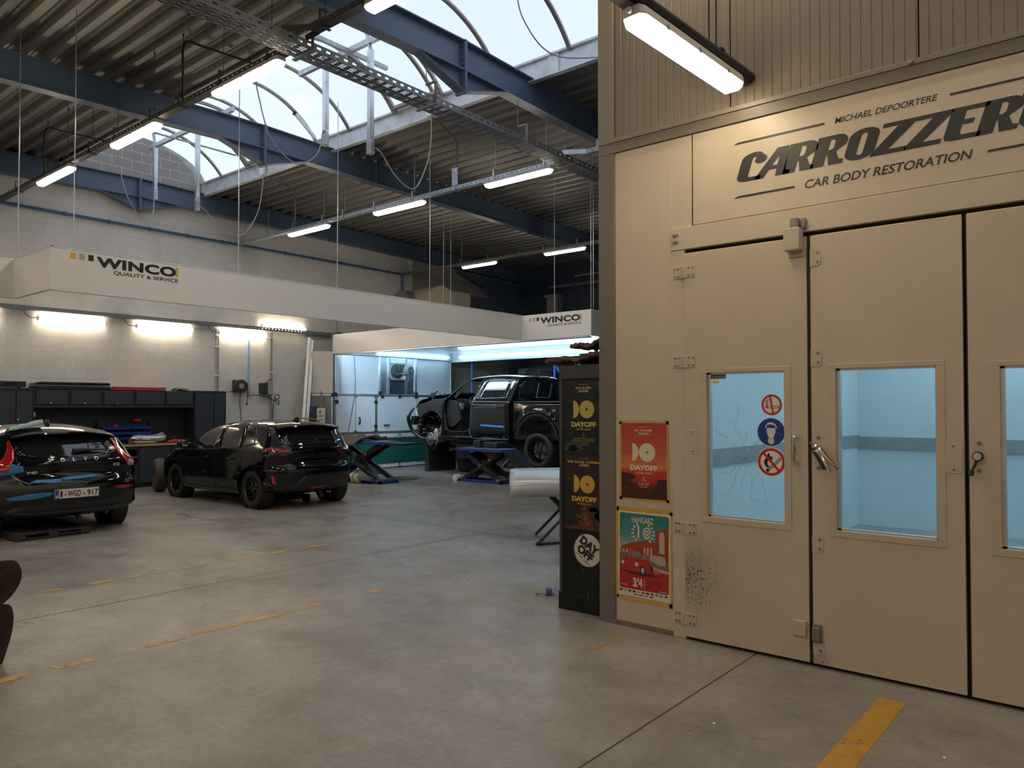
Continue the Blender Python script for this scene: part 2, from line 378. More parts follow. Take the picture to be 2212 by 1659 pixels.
# ------------------------------------------------------------------ barrel vault skylight
def arch(t, r=0):  # t 0..1 across the vault
    x = 5.64+2.88*t; c = 1.44; s = .72; Rr = (c*c+s*s)/(2*s); a0 = math.asin(c/Rr); a = -a0+2*a0*t
    return (7.08+(Rr+r)*sin(a), 6.62+s-Rr+(Rr+r)*cos(a))
mg = bpy.data.materials.new('polycarbonate glazing'); mg.use_nodes = True; t_ = mg.node_tree; t_.nodes.remove(t_.nodes['Principled BSDF'])
tr = t_.nodes.new('ShaderNodeBsdfTransparent'); tr.inputs['Color'].default_value = (.80, .84, .90, 1); tl = t_.nodes.new('ShaderNodeBsdfTranslucent'); tl.inputs['Color'].default_value = (.8, .85, .9, 1)
gl = t_.nodes.new('ShaderNodeBsdfGlossy'); gl.inputs['Roughness'].default_value = .15; mx = t_.nodes.new('ShaderNodeMixShader'); mx.inputs[0].default_value = .12; mx2 = t_.nodes.new('ShaderNodeMixShader'); mx2.inputs[0].default_value = .04
t_.links.new(tr.outputs[0], mx.inputs[1]); t_.links.new(tl.outputs[0], mx.inputs[2]); t_.links.new(mx.outputs[0], mx2.inputs[1]); t_.links.new(gl.outputs[0], mx2.inputs[2]); t_.links.new(mx2.outputs[0], t_.nodes['Material Output'].inputs[0])
g = MB(); g.grid(1, 28, lambda u, v: (arch(v)[0], -6+22.3*u, arch(v)[1]))
win = struct('window_1', g, mg, smooth=True, angle=60)
ribs = [7.33-1.32*k for k in range(-1, 11)] + [9.64, 10.84, 11.82, 12.98, 14.2, 15.2]
M_RIB = mat('brown grey aluminium', (.30, .28, .26), .45, .6, .1, 8)
rb = MB()
for y in ribs:
    if -6 < y < 16.2:
        for k in range(28):
            a, c = arch(k/28, -.02), arch((k+1)/28, -.02); rb.bar((a[0], y, a[1]), (c[0], y, c[1]), .06, .035)
struct('window_frame', rb, M_RIB, win)
# hinged vents: pairs of close set rails with a flat bar
vt = MB()
for y0, y1 in ((8.45, 9.55), (13.25, 14.05)):
    for y in (y0, y1):
        for k in range(28):
            a, c = arch(k/28, -.07), arch((k+1)/28, -.07); vt.bar((a[0], y, a[1]), (c[0], y, c[1]), .05, .05)
    for tt in (.03, .97):
        a = arch(tt, -.07); vt.bar((a[0], y0, a[1]), (a[0], y1, a[1]), .06, .05)
struct('vent_frame', vt, M_RIB, win)
cb = MB()
for x, s in ((5.63, -1), (8.52, 1)):
    cb.box((x, -6, 6.35), (x+s*.012, 16.12, 6.63)); cb.box((x-s*.03, -6, 6.345), (x+s*.06, 16.12, 6.36)); cb.box((x-s*.05, -6, 6.62), (x+s*.08, 16.12, 6.65))
    for y in (7.0, 11.65, 15.9, 6.2): cb.box((x-s*.03, y, 6.36), (x, y+.18, 6.62))
struct('window_sill', cb, mat('galvanised curb', (.62, .65, .68), .5, .35, .25, 5), win)
# ------------------------------------------------------------------ light trunking, lamps
def trunk_mesh(p0, p1, w=.10, h=.06, slot=.1):
    """An open perforated channel along Y or X at height p0.z (its underside)."""
    b = MB(); p0, p1 = V(p0), V(p1); d = (p1-p0); L = d.length; d.normalize(); s = V((-d.y, d.x, 0)); u = V((0, 0, 1))
    b.bar(p0+u*.001, p1+u*.001, w, .003)
    for sg in (-1, 1):
        b.bar(p0+s*sg*w/2+u*h*.19, p1+s*sg*w/2+u*h*.19, .003, h*.38); b.bar(p0+s*sg*w/2+u*h*.81, p1+s*sg*w/2+u*h*.81, .003, h*.38)
        n = int(L/slot)
        for k in range(n):
            c = p0+d*(k+.5)*L/n+s*sg*w/2+u*h*.5
            b.bar(c-d*slot*.34, c+d*slot*.34, .003, h*.26)
    return b
def hanger_mesh(x, y, z, top, along='Y', arm=1, w=.10):
    b = MB()
    if along == 'Y':
        b.box((x-w/2-.012, y-.02, z-.012), (x-w/2-.006, y+.02, z+.17)); b.box((x-w/2-.012, y-.02, z-.014), (x+w/2+.02, y+.02, z-.008)); b.box((x-w/2-.012, y-.02, z+.164), (x+.035, y+.02, z+.17))
    else:
        b.box((x-.02, y-w/2-.012, z-.012), (x+.02, y-w/2-.006, z+.17)); b.box((x-.02, y-w/2-.012, z-.014), (x+.02, y+w/2+.02, z-.008)); b.box((x-.02, y-w/2-.012, z+.164), (x+.02, y+.035, z+.17))
    b.cyl((x, y, z+.12), (x, y, top), .005, 6); b.cyl((x, y, z+.17), (x, y, z+.185), .012, 6); b.cyl((x, y, top-.03), (x, y, top), .011, 6)
    return b
def trunk(label, x, y0, y1, z, hs, m, group='light trunking runs under the roof'):
    t = thing('cable_trunking', label, 'cable trunking', (x, y0, z), group)
    build('channel', trunk_mesh((x, y0, z), (x, y1, z)), m, t)
    for y in hs: build('hanger', hanger_mesh(x, y, z, zr(x)), m, t)
    return t
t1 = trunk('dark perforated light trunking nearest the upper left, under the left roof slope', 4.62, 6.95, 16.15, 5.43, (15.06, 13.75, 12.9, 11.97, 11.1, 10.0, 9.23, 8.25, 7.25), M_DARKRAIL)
# the short bent end pieces where trunking meets the big tray
b = trunk_mesh((4.62, -6, 5.5), (4.62, 6.45, 5.5)); b.bar((4.62-.05, 6.45, 5.53), (4.40, 6.72, 5.53), .004, .07); b.bar((4.67, 6.45, 5.53), (4.67, 6.7, 5.53), .004, .07)
t = thing('cable_trunking', 'dark light trunking running overhead from the perforated tray out of the top edge', 'cable trunking', (4.62, 6, 5.5), 'light trunking runs under the roof')
build('channel', b, M_DARKRAIL, t)
for y in (6.3, 5.2, 3.9, 2.6): build('hanger', hanger_mesh(4.62, y, 5.5, zr(4.62)), M_DARKRAIL, t)
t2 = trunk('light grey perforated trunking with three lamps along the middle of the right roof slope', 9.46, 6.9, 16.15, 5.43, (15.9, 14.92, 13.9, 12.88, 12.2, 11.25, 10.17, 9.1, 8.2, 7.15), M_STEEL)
b = trunk_mesh((9.46, -2, 5.47), (9.46, 6.35, 5.47)); b.bar((9.41, 6.35, 5.50), (9.22, 6.66, 5.50), .004, .07)
t = thing('cable_trunking', 'short light grey trunking bracket end beside the paint booth corner, above the tray', 'cable trunking', (9.46, 6, 5.47), 'light trunking runs under the roof')
build('channel', b, M_STEEL, t); build('hanger', hanger_mesh(9.46, 6.15, 5.47, zr(9.46)), M_STEEL, t)
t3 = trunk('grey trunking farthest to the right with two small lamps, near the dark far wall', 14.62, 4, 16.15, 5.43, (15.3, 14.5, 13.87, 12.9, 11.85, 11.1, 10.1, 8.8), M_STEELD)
def lamp_parts(t, L=1.38, m=M_LWARM, w=.13):
    """A weatherproof batten along Y centred on the origin: housing, diffuser, clips."""
    h = MB(); n = 8
    def sec(y, k, z0, z1): return [(-w/2*k, y, z0), (w/2*k, y, z0), (w/2*.82*k, y, z1), (-w/2*.82*k, y, z1)]
    q = []; ys = [(-L/2-.012, .75), (-L/2+.03, 1.06), (L/2-.03, 1.06), (L/2+.012, .75)]
    for y, k in ys: q += sec(y, k, -.005, .05)
    h.add(q, [(i*4+j, i*4+(j+1) % 4, i*4+4+(j+1) % 4, i*4+4+j) for i in range(3) for j in range(4)]+[(3, 2, 1, 0), (12, 13, 14, 15)])
    h.cyl((0, L/2+.01, .02), (0, L/2+.045, .02), .018, 8)
    build('lamp_housing', h, M_LHOUSE, t, bevel=.006)
    d = MB(); q = []; prof = lambda k, dz: [(-w/2*k, 0), (-w/2*.94*k, -.03*dz), (-w/2*.6*k, -.052*dz), (w/2*.6*k, -.052*dz), (w/2*.94*k, -.03*dz), (w/2*k, 0)]
    ys = [(-L/2, .5, .15), (-L/2+.02, .86, .7), (-L/2+.05, 1, 1), (L/2-.05, 1, 1), (L/2-.02, .86, .7), (L/2, .5, .15)]
    for y, k, dz in ys: q += [(a, y, c-.006) for a, c in prof(k, dz)]
    d.add(q, [(i*6+j, i*6+(j+1) % 6, i*6+6+(j+1) % 6, i*6+6+j) for i in range(5) for j in range(6)]+[(5, 4, 3, 2, 1, 0), tuple(range(30, 36))])
    build('diffuser', d, m, t, smooth=True)
    c = MB()
    for y in (-L*.3, 0, L*.3):
        for s in (-1, 1): c.box((s*w*.49, y-.018, -.014), (s*w*.53, y+.018, .014))
    build('clip', c, M_ALU, t)
proto = thing('lamp', 'lit warm batten lamp on the left trunking, nearest the back wall', 'ceiling lamp', (0, 0, 0), 'batten lamps under the left trunking')
lamp_parts(proto)
LZ = 5.385
names = ['lit warm batten lamp on the left trunking, nearest the back wall', 'lit warm batten lamp on the left trunking, second from the back wall', 'lit warm batten lamp on the left trunking, third from the back wall', 'lit warm batten lamp on the left trunking cut off by the top edge']
first = True
for y, lb in zip((13.40, 10.55, 7.75, 4.93), names):
    if first: proto.location = (4.62, y, LZ); first = False; ORIG[proto.name] = V(proto.location)
    else: dup(proto, (4.62, y, LZ if y > 6 else 5.46), 0, lb)
for y in (2.1, -.75, -3.6):
    dup(proto, (4.62, y, 5.46), 0, 'lit warm batten lamp on the overhead trunking beyond the frame')
for y in (12.9, 10.1, 7.3, 4.5, 1.7, -1.1, -3.9):
    dup(proto, (-.2, y, 5.40), 0, 'lit warm batten lamp of the row beyond the frame', 'batten lamps of the row beyond the frame')
    dup(proto, (-5, y, 5.40), 0, 'lit warm batten lamp of the row beyond the frame', 'batten lamps of the row beyond the frame')
p2 = thing('lamp', 'lit cream batten lamp on the light grey trunking, nearest the back wall', 'ceiling lamp', (9.46, 13.42, LZ), 'batten lamps under the light grey trunking')
ORIG[p2.name] = V((0, 0, 0)); lamp_parts(p2, m=M_LNEUT); ORIG[p2.name] = V(p2.location)
dup(p2, (9.46, 10.6, LZ), 0, 'lit cream batten lamp on the light grey trunking, middle of its three')
dup(p2, (9.46, 7.73, LZ), 0, 'lit cream batten lamp on the light grey trunking beside the perforated tray')
p3 = thing('lamp', 'slim white tube lamp on the far right trunking, nearer the back wall', 'ceiling lamp', (14.62, 13.25, LZ), 'tube lamps under the far trunking')
ORIG[p3.name] = V((0, 0, 0)); lamp_parts(p3, 1.2, emat('white diffuser', (1, .94, .84), 30), .085); ORIG[p3.name] = V(p3.location)
dup(p3, (14.62, 10.5, LZ), 0, 'slim white tube lamp on the far right trunking, nearer the paint booth')
# the lamp in front of the paint booth, on a conduit run square to it
bt = thing('lamp', 'large lit batten lamp hanging in front of the paint booth above the black lettering', 'ceiling lamp', (4.2, 2.084, 3.80), None)
ORIG[bt.name] = V((0, 0, 0)); lamp_parts(bt, 1.24, emat('booth lamp diffuser', (1, .82, .54), 17), .15); ORIG[bt.name] = V(bt.location); bt.rotation_euler = (0, 0, R(90-2.7))
rt = thing('cable_trunking', 'dark conduit and channel carrying the batten lamp, running into the ribbed wall above the booth', 'cable trunking', (4.2, 2.08, 3.9))
b = MB(); d = lambda x: 2.075+(4.97-x)*.047
b.bar((1.0, d(1.0), 3.88), (4.86, d(4.86), 3.88), .07, .055); build('channel', b, M_STEELD, rt, bevel=.004)
b = MB(); b.cyl((1, d(1)-.06, 3.90), (4.99, d(4.99)-.06, 3.90), .035, 12); b.cyl((4.80, d(4.8)-.05, 3.855), (4.93, d(4.93)-.05, 3.855), .03, 10)
build('conduit', b, M_BLACKP, rt, smooth=True)
for x in (4.55, 3.3):
    b = MB(); b.cyl((x, d(x)-.03, 3.9), (x, d(x)-.03, zr(x)), .006, 6); b.cyl((x, d(x)+.02, 3.9), (x, d(x)+.02, zr(x)), .006, 6); b.bar((x-.02, d(x)-.09, 3.93), (x-.02, d(x)+.08, 3.93), .05, .012); build('hanger', b, M_DARKRAIL, rt)
# vertical conduits from trunking to the vault curb, with junction boxes
def drop(name, lab, x, y, xe, ye, box=None, m=M_BLACKP):
    t = thing('conduit', lab, 'conduit', (x, y, 5.5), 'conduits between trunking and skylight')
    z = zr(x)-.06
    b = MB(); b.tube(bez([(x, y, 5.46), (x, y, 5.9), (x, y, z-.12), (x+(xe-x)*.06, y, z-.01), (x+(xe-x)*.3, y+(ye-y)*.3, z), (xe, ye, z+.02)], 6), .016, 8); build('pipe', b, m, t, smooth=True)
    if box:
        c = MB(); c.box((xe-.07, ye-.08, zr(xe)-.05), (xe-.01, ye+.08, zr(xe)+.14)); build('junction_box', c, M_WHITE, t, bevel=.008)
drop('c', 'dark conduit bracket rising from the left trunking in front of the middle roof beam', 4.62, 9.23, 5.62, 9.2)
drop('c', 'dark conduit bracket rising from the left trunking near the back wall', 4.62, 13.9, 5.62, 13.9)
drop('c', 'grey conduit rising from the light grey trunking to the box by the roof tray', 9.46, 9.1, 8.52, 8.75, True, M_STEELD)
drop('c', 'grey conduit rising from the light grey trunking to the box near the back wall', 9.46, 13.9, 8.52, 13.6, True, M_STEELD)
drop('c', 'grey conduit with small round box above the far right trunking', 14.62, 13.87, 14.2, 13.8, None, M_STEELD)
b = MB(); b.box((9.40, 9.02, 5.5), (9.41, 9.16, 5.80))
for k in range(9): b.box((9.392, 9.03+.014*(k % 4)*2, 5.58+.02*k), (9.40, 9.05+.014*(k % 4)*2, 5.595+.02*k))
tag(build('mounting_plate', b, M_STEEL), 'white perforated plate standing on the light grey trunking', 'mounting plate')
# ------------------------------------------------------------------ the wide perforated tray across the hall
def tray(name, lab, p0, p1, w, h, m, pitch=.12, hangs=(), top=None):
    p0, p1 = V(p0), V(p1); d = (p1-p0); L = d.length; d.normalize(); s = V((-d.y, d.x, 0)); u = V((0, 0, 1))
    t = thing(name, lab, 'cable tray', tuple(p0))
    b = MB()
    for k in (-.5, -.25, 0, .25, .5): b.bar(p0+s*w*k*.96, p1+s*w*k*.96, w*.06, .003)
    n = int(L/pitch)
    for k in range(n):
        c = p0+d*(k+.5)*L/n; b.bar(c-s*w/2, c+s*w/2, pitch*.42, .003, up=(0, 0, 1))
        for q in (-.37, -.12, .12, .37): b.bar(c+d*pitch*.5+s*w*(q-.03), c+d*pitch*.5+s*w*(q+.03), pitch*.5, .003)
    build('tray_floor', b, m, t)
    b = MB()
    for sg in (-1, 1):
        o = s*sg*w/2
        b.bar(p0+o+u*h*.2, p1+o+u*h*.2, .003, h*.4); b.bar(p0+o+u*h*.85, p1+o+u*h*.85, .003, h*.3); b.bar(p0+o*.97+u*h, p1+o*.97+u*h, .014, .003)
        m_ = int(L/(pitch*.9))
        for k in range(m_): c = p0+d*(k+.5)*L/m_+o+u*h*.55; b.bar(c-d*pitch*.24, c+d*pitch*.24, .003, h*.34)
    build('tray_side', b, m, t)
    for x in hangs:
        c = p0+d*x; b = MB(); b.bar(c-s*(w/2+.04)-u*.02, c+s*(w/2+.03)-u*.02, .045, .02); b.bar(c-s*(w/2+.025)-u*.02, c-s*(w/2+.025)+u*.26, .045, .006, up=tuple(d))
        b.bar(c-s*(w/2+.025)+u*.26, c+u*.26, .045, .006); b.cyl(c+u*.24, V((c.x, c.y, zr(c.x)-.4)), .006, 6); build('hanger', b, m, t)
    return t
tray('cable_tray', 'wide perforated steel cable tray crossing under the skylight to the booth corner', (-4, 6.78, 5.40), (10.9, 6.78, 5.40), .28, .085, M_STEELD, .13, (6.0, 8.7, 10.5, 12.3, 13.5))
tray('cable_tray', 'perforated cable tray fixed along the white back wall above the wall lamps', (-4, 16.1, 3.48), (12.1, 16.1, 3.48), .14, .075, M_STEELD, .1, ())
# ------------------------------------------------------------------ blue pipe on the back wall
t = thing('pipe', 'long blue pipe running high along the back wall', 'pipe', (4, 16.15, 5.44))
b = MB(); b.cyl((-6, 16.15, 5.44), (14.6, 16.15, 5.44), .028, 10); b.cyl((14.55, 16.15, 5.44), (14.55, 16.15, 4.6), .03, 10); build('pipe_run', b, mat('blue pipe paint', (.045, .11, .23), .4), t, smooth=True)
for x in [4.9+.83*k for k in range(-5, 12)]:
    b = MB(); b.cyl((x-.02, 16.15, 5.44), (x+.02, 16.15, 5.44), .04, 10); b.box((x-.015, 16.15, 5.43), (x+.015, 16.2, 5.45)); build('pipe_clip', b, mat('blue pipe paint', (.045, .11, .23), .4), t)
# ------------------------------------------------------------------ vent actuators hanging in the vault, and their cables
def actuator(lab, y, z0, z1, x=7.08, cab=None):
    t = thing('vent_actuator', lab, 'vent actuator', (x, y, z0), 'vent actuators hanging in the skylight')
    b = MB(); b.box((x-.035, y-.045, z0+.2), (x+.035, y+.045, z1)); b.box((x-.02, y-.055, z0+.25), (x+.02, y+.055, z1)); build('cylinder', b, M_ALU, t, bevel=.012, seg=3)
    b = MB(); b.box((x-.04, y-.05, z0), (x+.04, y+.05, z0+.2)); build('motor_head', b, M_STEEL, t, bevel=.012)
    b = MB(); b.bar((x, y, z1), (x, y+.1, z1+.3), .05, .03); build('bracket', b, M_STEEL, t)
    return t
actuator('steel vent actuator ending just above the middle roof beam', 9.62, 5.68, 6.88)
actuator('steel vent actuator hanging lowest in the middle of the skylight', 8.55, 5.32, 6.85)
actuator('left steel vent actuator of the pair in front of the grey block gable', 15.25, 5.83, 6.9)
actuator('right steel vent actuator in front of the right end of the grey block gable', 13.55, 5.33, 6.85)
t = thing('vent_actuator', 'short white cylinder tilted on top of the middle roof beam', 'vent actuator', (7.9, 11.3, 6.45))
b = MB(); b.cyl((8.05, 11.25, 6.45), (7.72, 11.35, 6.80), .035, 12); build('cylinder', b, M_WHITE, t, smooth=True)
b = MB(); b.cyl((7.72, 11.35, 6.80), (7.69, 11.36, 6.83), .042, 12); b.cyl((7.69, 11.36, 6.83), (7.66, 11.37, 6.87), .012, 8); build('cap', b, M_BLACKP, t, smooth=True)
t = thing('vent_bar', 'galvanised cross bar of the opening vent above the roof tray', 'vent bar', (7.08, 9, 6.9), 'cross bars of the opening vents')
b = MB(); b.box((7.05, 8.0, 6.95), (7.11, 10.3, 7.03)); b.box((6.3, 9.0, 6.94), (7.8, 9.06, 7.0)); build('bar', b, M_STEEL, t)
t = thing('vent_bar', 'galvanised cross bar of the opening vent in front of the block gable', 'vent bar', (7.08, 14, 6.9), 'cross bars of the opening vents')
b = MB(); b.box((7.05, 12.3, 6.9), (7.11, 15.5, 6.98)); b.cyl((5.9, 14.3, 6.85), (8.3, 14.3, 6.85), .02, 8); build('bar', b, M_STEEL, t)
def cable(lab, pts, r=.009, name='cable', m=M_ROPE, cat='cable', group='slack cables looping under the skylight'):
    b = MB(); b.tube(bez(pts, 8), r, 6); return tag(build(name, b, m, smooth=True), lab, cat, group)
cable('slack grey cable looping from the left deck edge to the left gable actuator', [(5.65, 13.6, 6.33), (5.72, 13.7, 5.95), (5.95, 13.9, 5.45), (6.4, 14.3, 5.19), (6.85, 14.85, 5.44), (7.0, 15.12, 5.85), (7.06, 15.2, 5.9)])
cable('slack grey cable looping from the right gable actuator to the curb junction box', [(7.1, 13.5, 5.42), (7.2, 13.45, 5.33), (7.55, 13.45, 5.05), (7.95, 13.45, 5.02), (8.3, 13.5, 5.5), (8.45, 13.55, 6.1), (8.47, 13.6, 6.4)])
cable('slack dark cable dropping past the third lamp to the actuator above the middle beam', [(5.65, 9.3, 6.33), (5.75, 9.35, 6.0), (6.05, 9.5, 5.5), (6.5, 9.55, 5.25), (6.9, 9.58, 5.5), (7.02, 9.6, 5.9), (7.06, 9.62, 5.75)])
cable('slack grey cable looping from the lowest actuator to the junction box by the roof tray', [(7.12, 8.5, 5.42), (7.2, 8.45, 5.35), (7.45, 8.4, 5.05), (7.8, 8.4, 4.95), (8.15, 8.5, 5.4), (8.4, 8.65, 5.9), (8.47, 8.72, 6.36)])
cable('slack cable hanging across the bright vault beside the booth corner', [(6.5, 5.3, 7.1), (6.7, 5.5, 6.6), (7.0, 5.6, 6.25), (7.6, 5.55, 6.05), (8.4, 5.0, 6.2)])
# ------------------------------------------------------------------ suspended white canopies
def logo(mb_ink, mb_or, mb_gr, fn, s):
    """Three squares, the big word, a bar and the small line; s scales, (0,0) is the top left."""
    for k, m in enumerate((mb_or, mb_gr, mb_ink)): m.flat([(s*(.085*1.6*k), 0), (s*(.085*1.6*k+.085), 0), (s*(.085*1.6*k+.085), -s*.1), (s*.085*1.6*k, -s*.1)][::-1], fn)
    mb_ink.text('WINCO', fn, s*.155, s*.40, -s*.172, bold=.045, sx=1.62, gap=1.06)
    mb_or.flat([(s*1.745, -s*.172), (s*1.80, -s*.172), (s*1.80, -.004), (s*1.745, -.004)], fn)
    mb_ink.text('QUALITY & SERVICE', fn, s*.062, s*1.80, -s*.275, align='R', bold=.012, sx=1.42)
def canopy_logo(t, fn, s, ink):
    a, b, c = MB(), MB(), MB(); logo(a, b, c, fn, s)
    build('lettering', a, ink, t); build('amber_mark', b, M_ORANGE, t); build('grey_mark', c, M_GREYL, t)
M_CANOPY = mat('white sandwich panel', (.80, .785, .775), .3, 0, .02, 2)
t = thing('canopy', 'long suspended white canopy fascia crossing the hall, with the larger lettering at its left end', 'canopy', (3.24, 9.516, 2.99))
b = MB(); b.box((3.24, 9.516, 2.99), (11.79, 9.556, 3.48)); build('front_panel', b, M_CANOPY, t, bevel=.006)
b = MB(); b.box((3.24, 9.556, 2.99), (3.28, 10.7, 3.48)); build('end_panel', b, M_CANOPY, t, bevel=.006)
b = MB(); b.box((3.236, 9.51, 3.478), (11.79, 9.56, 3.49)); b.box((3.236, 9.51, 2.984), (11.79, 9.56, 2.99)); b.box((3.234, 9.556, 3.478), (3.285, 10.7, 3.49)); b.box((3.234, 9.51, 2.985), (3.262, 9.514, 3.49)); build('edge_profile', b, M_WHITE, t)
canopy_logo(t, lambda a, c: (3.446+a, 9.5135, 3.445+c), .71, M_INK)
for x in (3.5, 5.6, 7.28, 9.27): b = MB(); b.cyl((x, 9.57, 3.47), (x, 9.57, zr(x)), .006, 6); b.cyl((x, 9.57, 3.48), (x, 9.57, 3.52), .016, 8); build('hanging_rod', b, M_STEEL, t)
for x in (11.40, 11.62): b = MB(); b.cyl((x, 11.35, 3.45), (x, 11.35, 6.0), .006, 6); build('hanging_rod', b, M_STEEL, t)
b = MB(); b.cyl((3.26, 10.65, 3.47), (3.26, 10.65, zr(3.26)), .006, 6); build('hanging_rod', b, M_STEEL, t)
b = MB(); b.box((11.3, 11.3, 3.44), (11.8, 11.4, 3.47)); build('cross_arm', b, M_STEEL, t)
t = thing('canopy', 'white canopy fascia at the far left edge, behind the lettered one', 'canopy', (0, 10.7, 2.99))
b = MB(); b.box((-3, 10.7, 2.99), (3.24, 10.74, 3.48)); build('front_panel', b, M_CANOPY, t, bevel=.006)
t = thing('canopy', 'white prep bay canopy over the black pickup, with the smaller lettering near its corner', 'canopy', (14, 11.7, 2.99))
b = MB(); b.box((11.79, 7.86, 2.99), (11.83, 15.68, 3.48)); build('front_panel', b, M_CANOPY, t, bevel=.006)
b = MB(); b.box((11.83, 7.86, 2.99), (16.1, 7.90, 3.48)); build('end_panel', b, M_CANOPY, t, bevel=.006)
b = MB(); b.box((16.06, 7.9, 2.97), (16.1, 15.68, 3.48)); b.box((11.83, 15.64, 3.0), (16.06, 15.68, 3.48)); build('inner_panel', b, mat('cold grey panel', (.38, .42, .47), .4), t, bevel=.006)
b = MB(); b.box((11.83, 7.9, 3.44), (16.06, 15.64, 3.47)); build('ceiling_panel', b, mat('filter mat', (.30, .34, .38), .7), t)
b = MB(); b.cyl((11.86, 7.95, 2.985), (11.86, 15.6, 2.985), .03, 8); b.box((11.80, 7.95, 2.965), (11.95, 15.6, 2.985)); b.box((15.9, 7.95, 2.955), (16.1, 15.6, 2.975)); build('edge_profile', b, M_ALU, t, smooth=True)
for lab, a, c in (('upper', 3.37, 15.98), ('lower', 3.10, 16.02)):
    b = MB(); b.bar((c, 8.0, a), (c, 15.3, a), .05, .035); build('light_strip', b, M_LCOLD, t)
b = MB(); b.bar((13.2, 15.60, 3.10), (15.9, 15.60, 3.10), .05, .035); build('light_strip', b, M_LCOLD, t)
b = MB(); b.bar((11.90, 8.2, 3.22), (11.90, 15.3, 3.22), .05, .10); build('light_strip', b, emat('unseen bay fill strip', (.62, .86, 1.0), 34), t)  # added strip, hidden behind the front fascia, to brighten the bay
b = MB(); b.bar((15.92, 8.0, 3.245), (15.92, 15.5, 3.245), .22, .012); build('light_shelf', b, M_WHITEG, t)
canopy_logo(t, lambda a, c: (11.7875, 9.338-a, 3.415+c), .70, M_INKN)
for y in (8.73, 7.88): b = MB(); b.cyl((11.82, y, 3.47), (11.82, y, zr(11.8)), .006, 6); build('hanging_rod', b, M_STEEL, t)
b = MB(); b.cyl((11.87, 7.86, 3.47), (11.87, 7.86, zr(11.8)), .006, 6); build('hanging_rod', b, M_STEEL, t)
b = MB(); b.cyl((11.85, 15.6, 3.47), (11.85, 15.6, 4.1), .006, 6); b.box((11.8, 15.5, 3.47), (11.95, 15.66, 3.53)); build('hanging_rod', b, M_BLACKP, t)
# ------------------------------------------------------------------ duct and grey shed things seen above the canopies
t = thing('duct', 'fat round ventilation duct elbow resting behind the canopies at the back wall', 'duct', (15.2, 15.6, 4.2))
b = MB(); b.cyl((15.0, 15.0, 4.55), (15.0, 16.05, 4.55), .50, 32); build('duct_drum', b, mat('beige duct', (.48, .42, .34), .5), t, smooth=True)
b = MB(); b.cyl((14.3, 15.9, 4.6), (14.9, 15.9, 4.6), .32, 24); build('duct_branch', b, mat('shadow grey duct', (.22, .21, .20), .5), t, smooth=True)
b = MB(); b.box((15.45, 15.2, 4.2), (16.4, 16.1, 5.0)); build('duct_box', b, mat('beige duct', (.48, .42, .34), .5), t, bevel=.01)
t = thing('plant_housing', 'row of dark blue ventilation housings standing above the canopy join', 'ventilation housing', (17.5, 15.8, 4.2))
for x0, x1, zt in ((16.4, 17.3, 4.95), (17.35, 18.5, 4.93), (18.55, 19.55, 4.88)):
    b = MB(); b.box((x0, 15.2, 3.9), (x1, 15.85, zt)); build('housing', b, mat('dark blue grey housing', (.06, .075, .10), .5), t, bevel=.01)
t = thing('column', 'pale grey steel column on the navy far wall', 'column', (19.4, 14.4, 0), kind='structure')
b = MB(); b.box((19.35, 14.18, 0), (19.6, 14.6, 5.22)); b.box((19.3, 14.14, 5.16), (19.6, 14.66, 5.24)); build('shaft', b, mat('pale grey steel', (.22, .23, .25), .5), t)
t = thing('cable_tray', 'grey tray fixed along the navy far wall above the column', 'cable tray', (19.5, 12, 5.5))
b = MB(); b.box((19.45, 7, 5.46), (19.58, 14.6, 5.54)); b.box((19.3, 7, 5.70), (19.42, 13.5, 5.76)); build('channel', b, M_STEELD, t)
t = thing('round_sign', 'round maroon sign with gold rim on the far wall, mostly hidden by the booth corner', 'sign', (19.5, 12.3, 4.8))
b = MB(); b.cyl((19.52, 12.02, 4.85), (19.58, 12.02, 4.85), .56, 36); build('rim', b, mat('ochre rim', (.38, .28, .14), .5), t, smooth=True)
b = MB(); b.cyl((19.50, 12.02, 4.85), (19.53, 12.02, 4.85), .49, 36); build('disc', b, mat('maroon enamel', (.10, .012, .015), .4), t, smooth=True)
b = MB(); b.text('S', lambda a, c: (19.495, 12.43-a, 4.72+c), .22, bold=.04); build('lettering', b, mat('gold enamel', (.5, .28, .05), .4), t)
# ------------------------------------------------------------------ paint booth front (plane x = BX) and the wall above it
BX = 4.97
F = lambda a, c, t=0: (BX-t, a, c)          # a = world y, c = z, t = how far it stands out
def fbox(b, y0, y1, z0, z1, t0, t1): return b.box((BX-t0, y0, z0), (BX-t1, y1, z1))
b = MB()
fbox(b, 2.604, 3.09, 0, 3.605, 0, -.08); fbox(b, -4.0, 2.44, 2.951, 3.605, 0, -.08); fbox(b, 2.448, 2.604, 2.942, 3.605, 0, -.08)
fbox(b, -4.0, -.95, 0, 2.951, 0, -.08)
wr = struct('wall_right', b, M_CREAM, bevel=.003, at=(BX, 0, 0))
b = MB(); fbox(b, -4, 2.604, 2.782, 2.942, .022, -.06); struct('door_header', b, M_CREAM, wr, bevel=.003)
b = MB(); fbox(b, 2.503, 2.604, 0, 2.782, .014, -.06); struct('door_jamb', b, M_CREAM, wr, bevel=.003)
b = MB()
for yy, zz in ((2.58, 2.89), (2.555, 2.89), (2.58, 2.84), (2.555, 2.84)): b.cyl(F(yy, zz, .022), F(yy, zz, .034), .011, 8)
struct('bolt', b, M_BOLT, wr)
b = MB(); fbox(b, 3.09, 3.235, -.0, 3.68, .01, -.20); struct('trim_1', b, M_BAND, bevel=.004)
b = MB(); fbox(b, -4, 3.235, 3.608, 3.688, .012, -.05); struct('trim_2', b, M_BAND, bevel=.004)
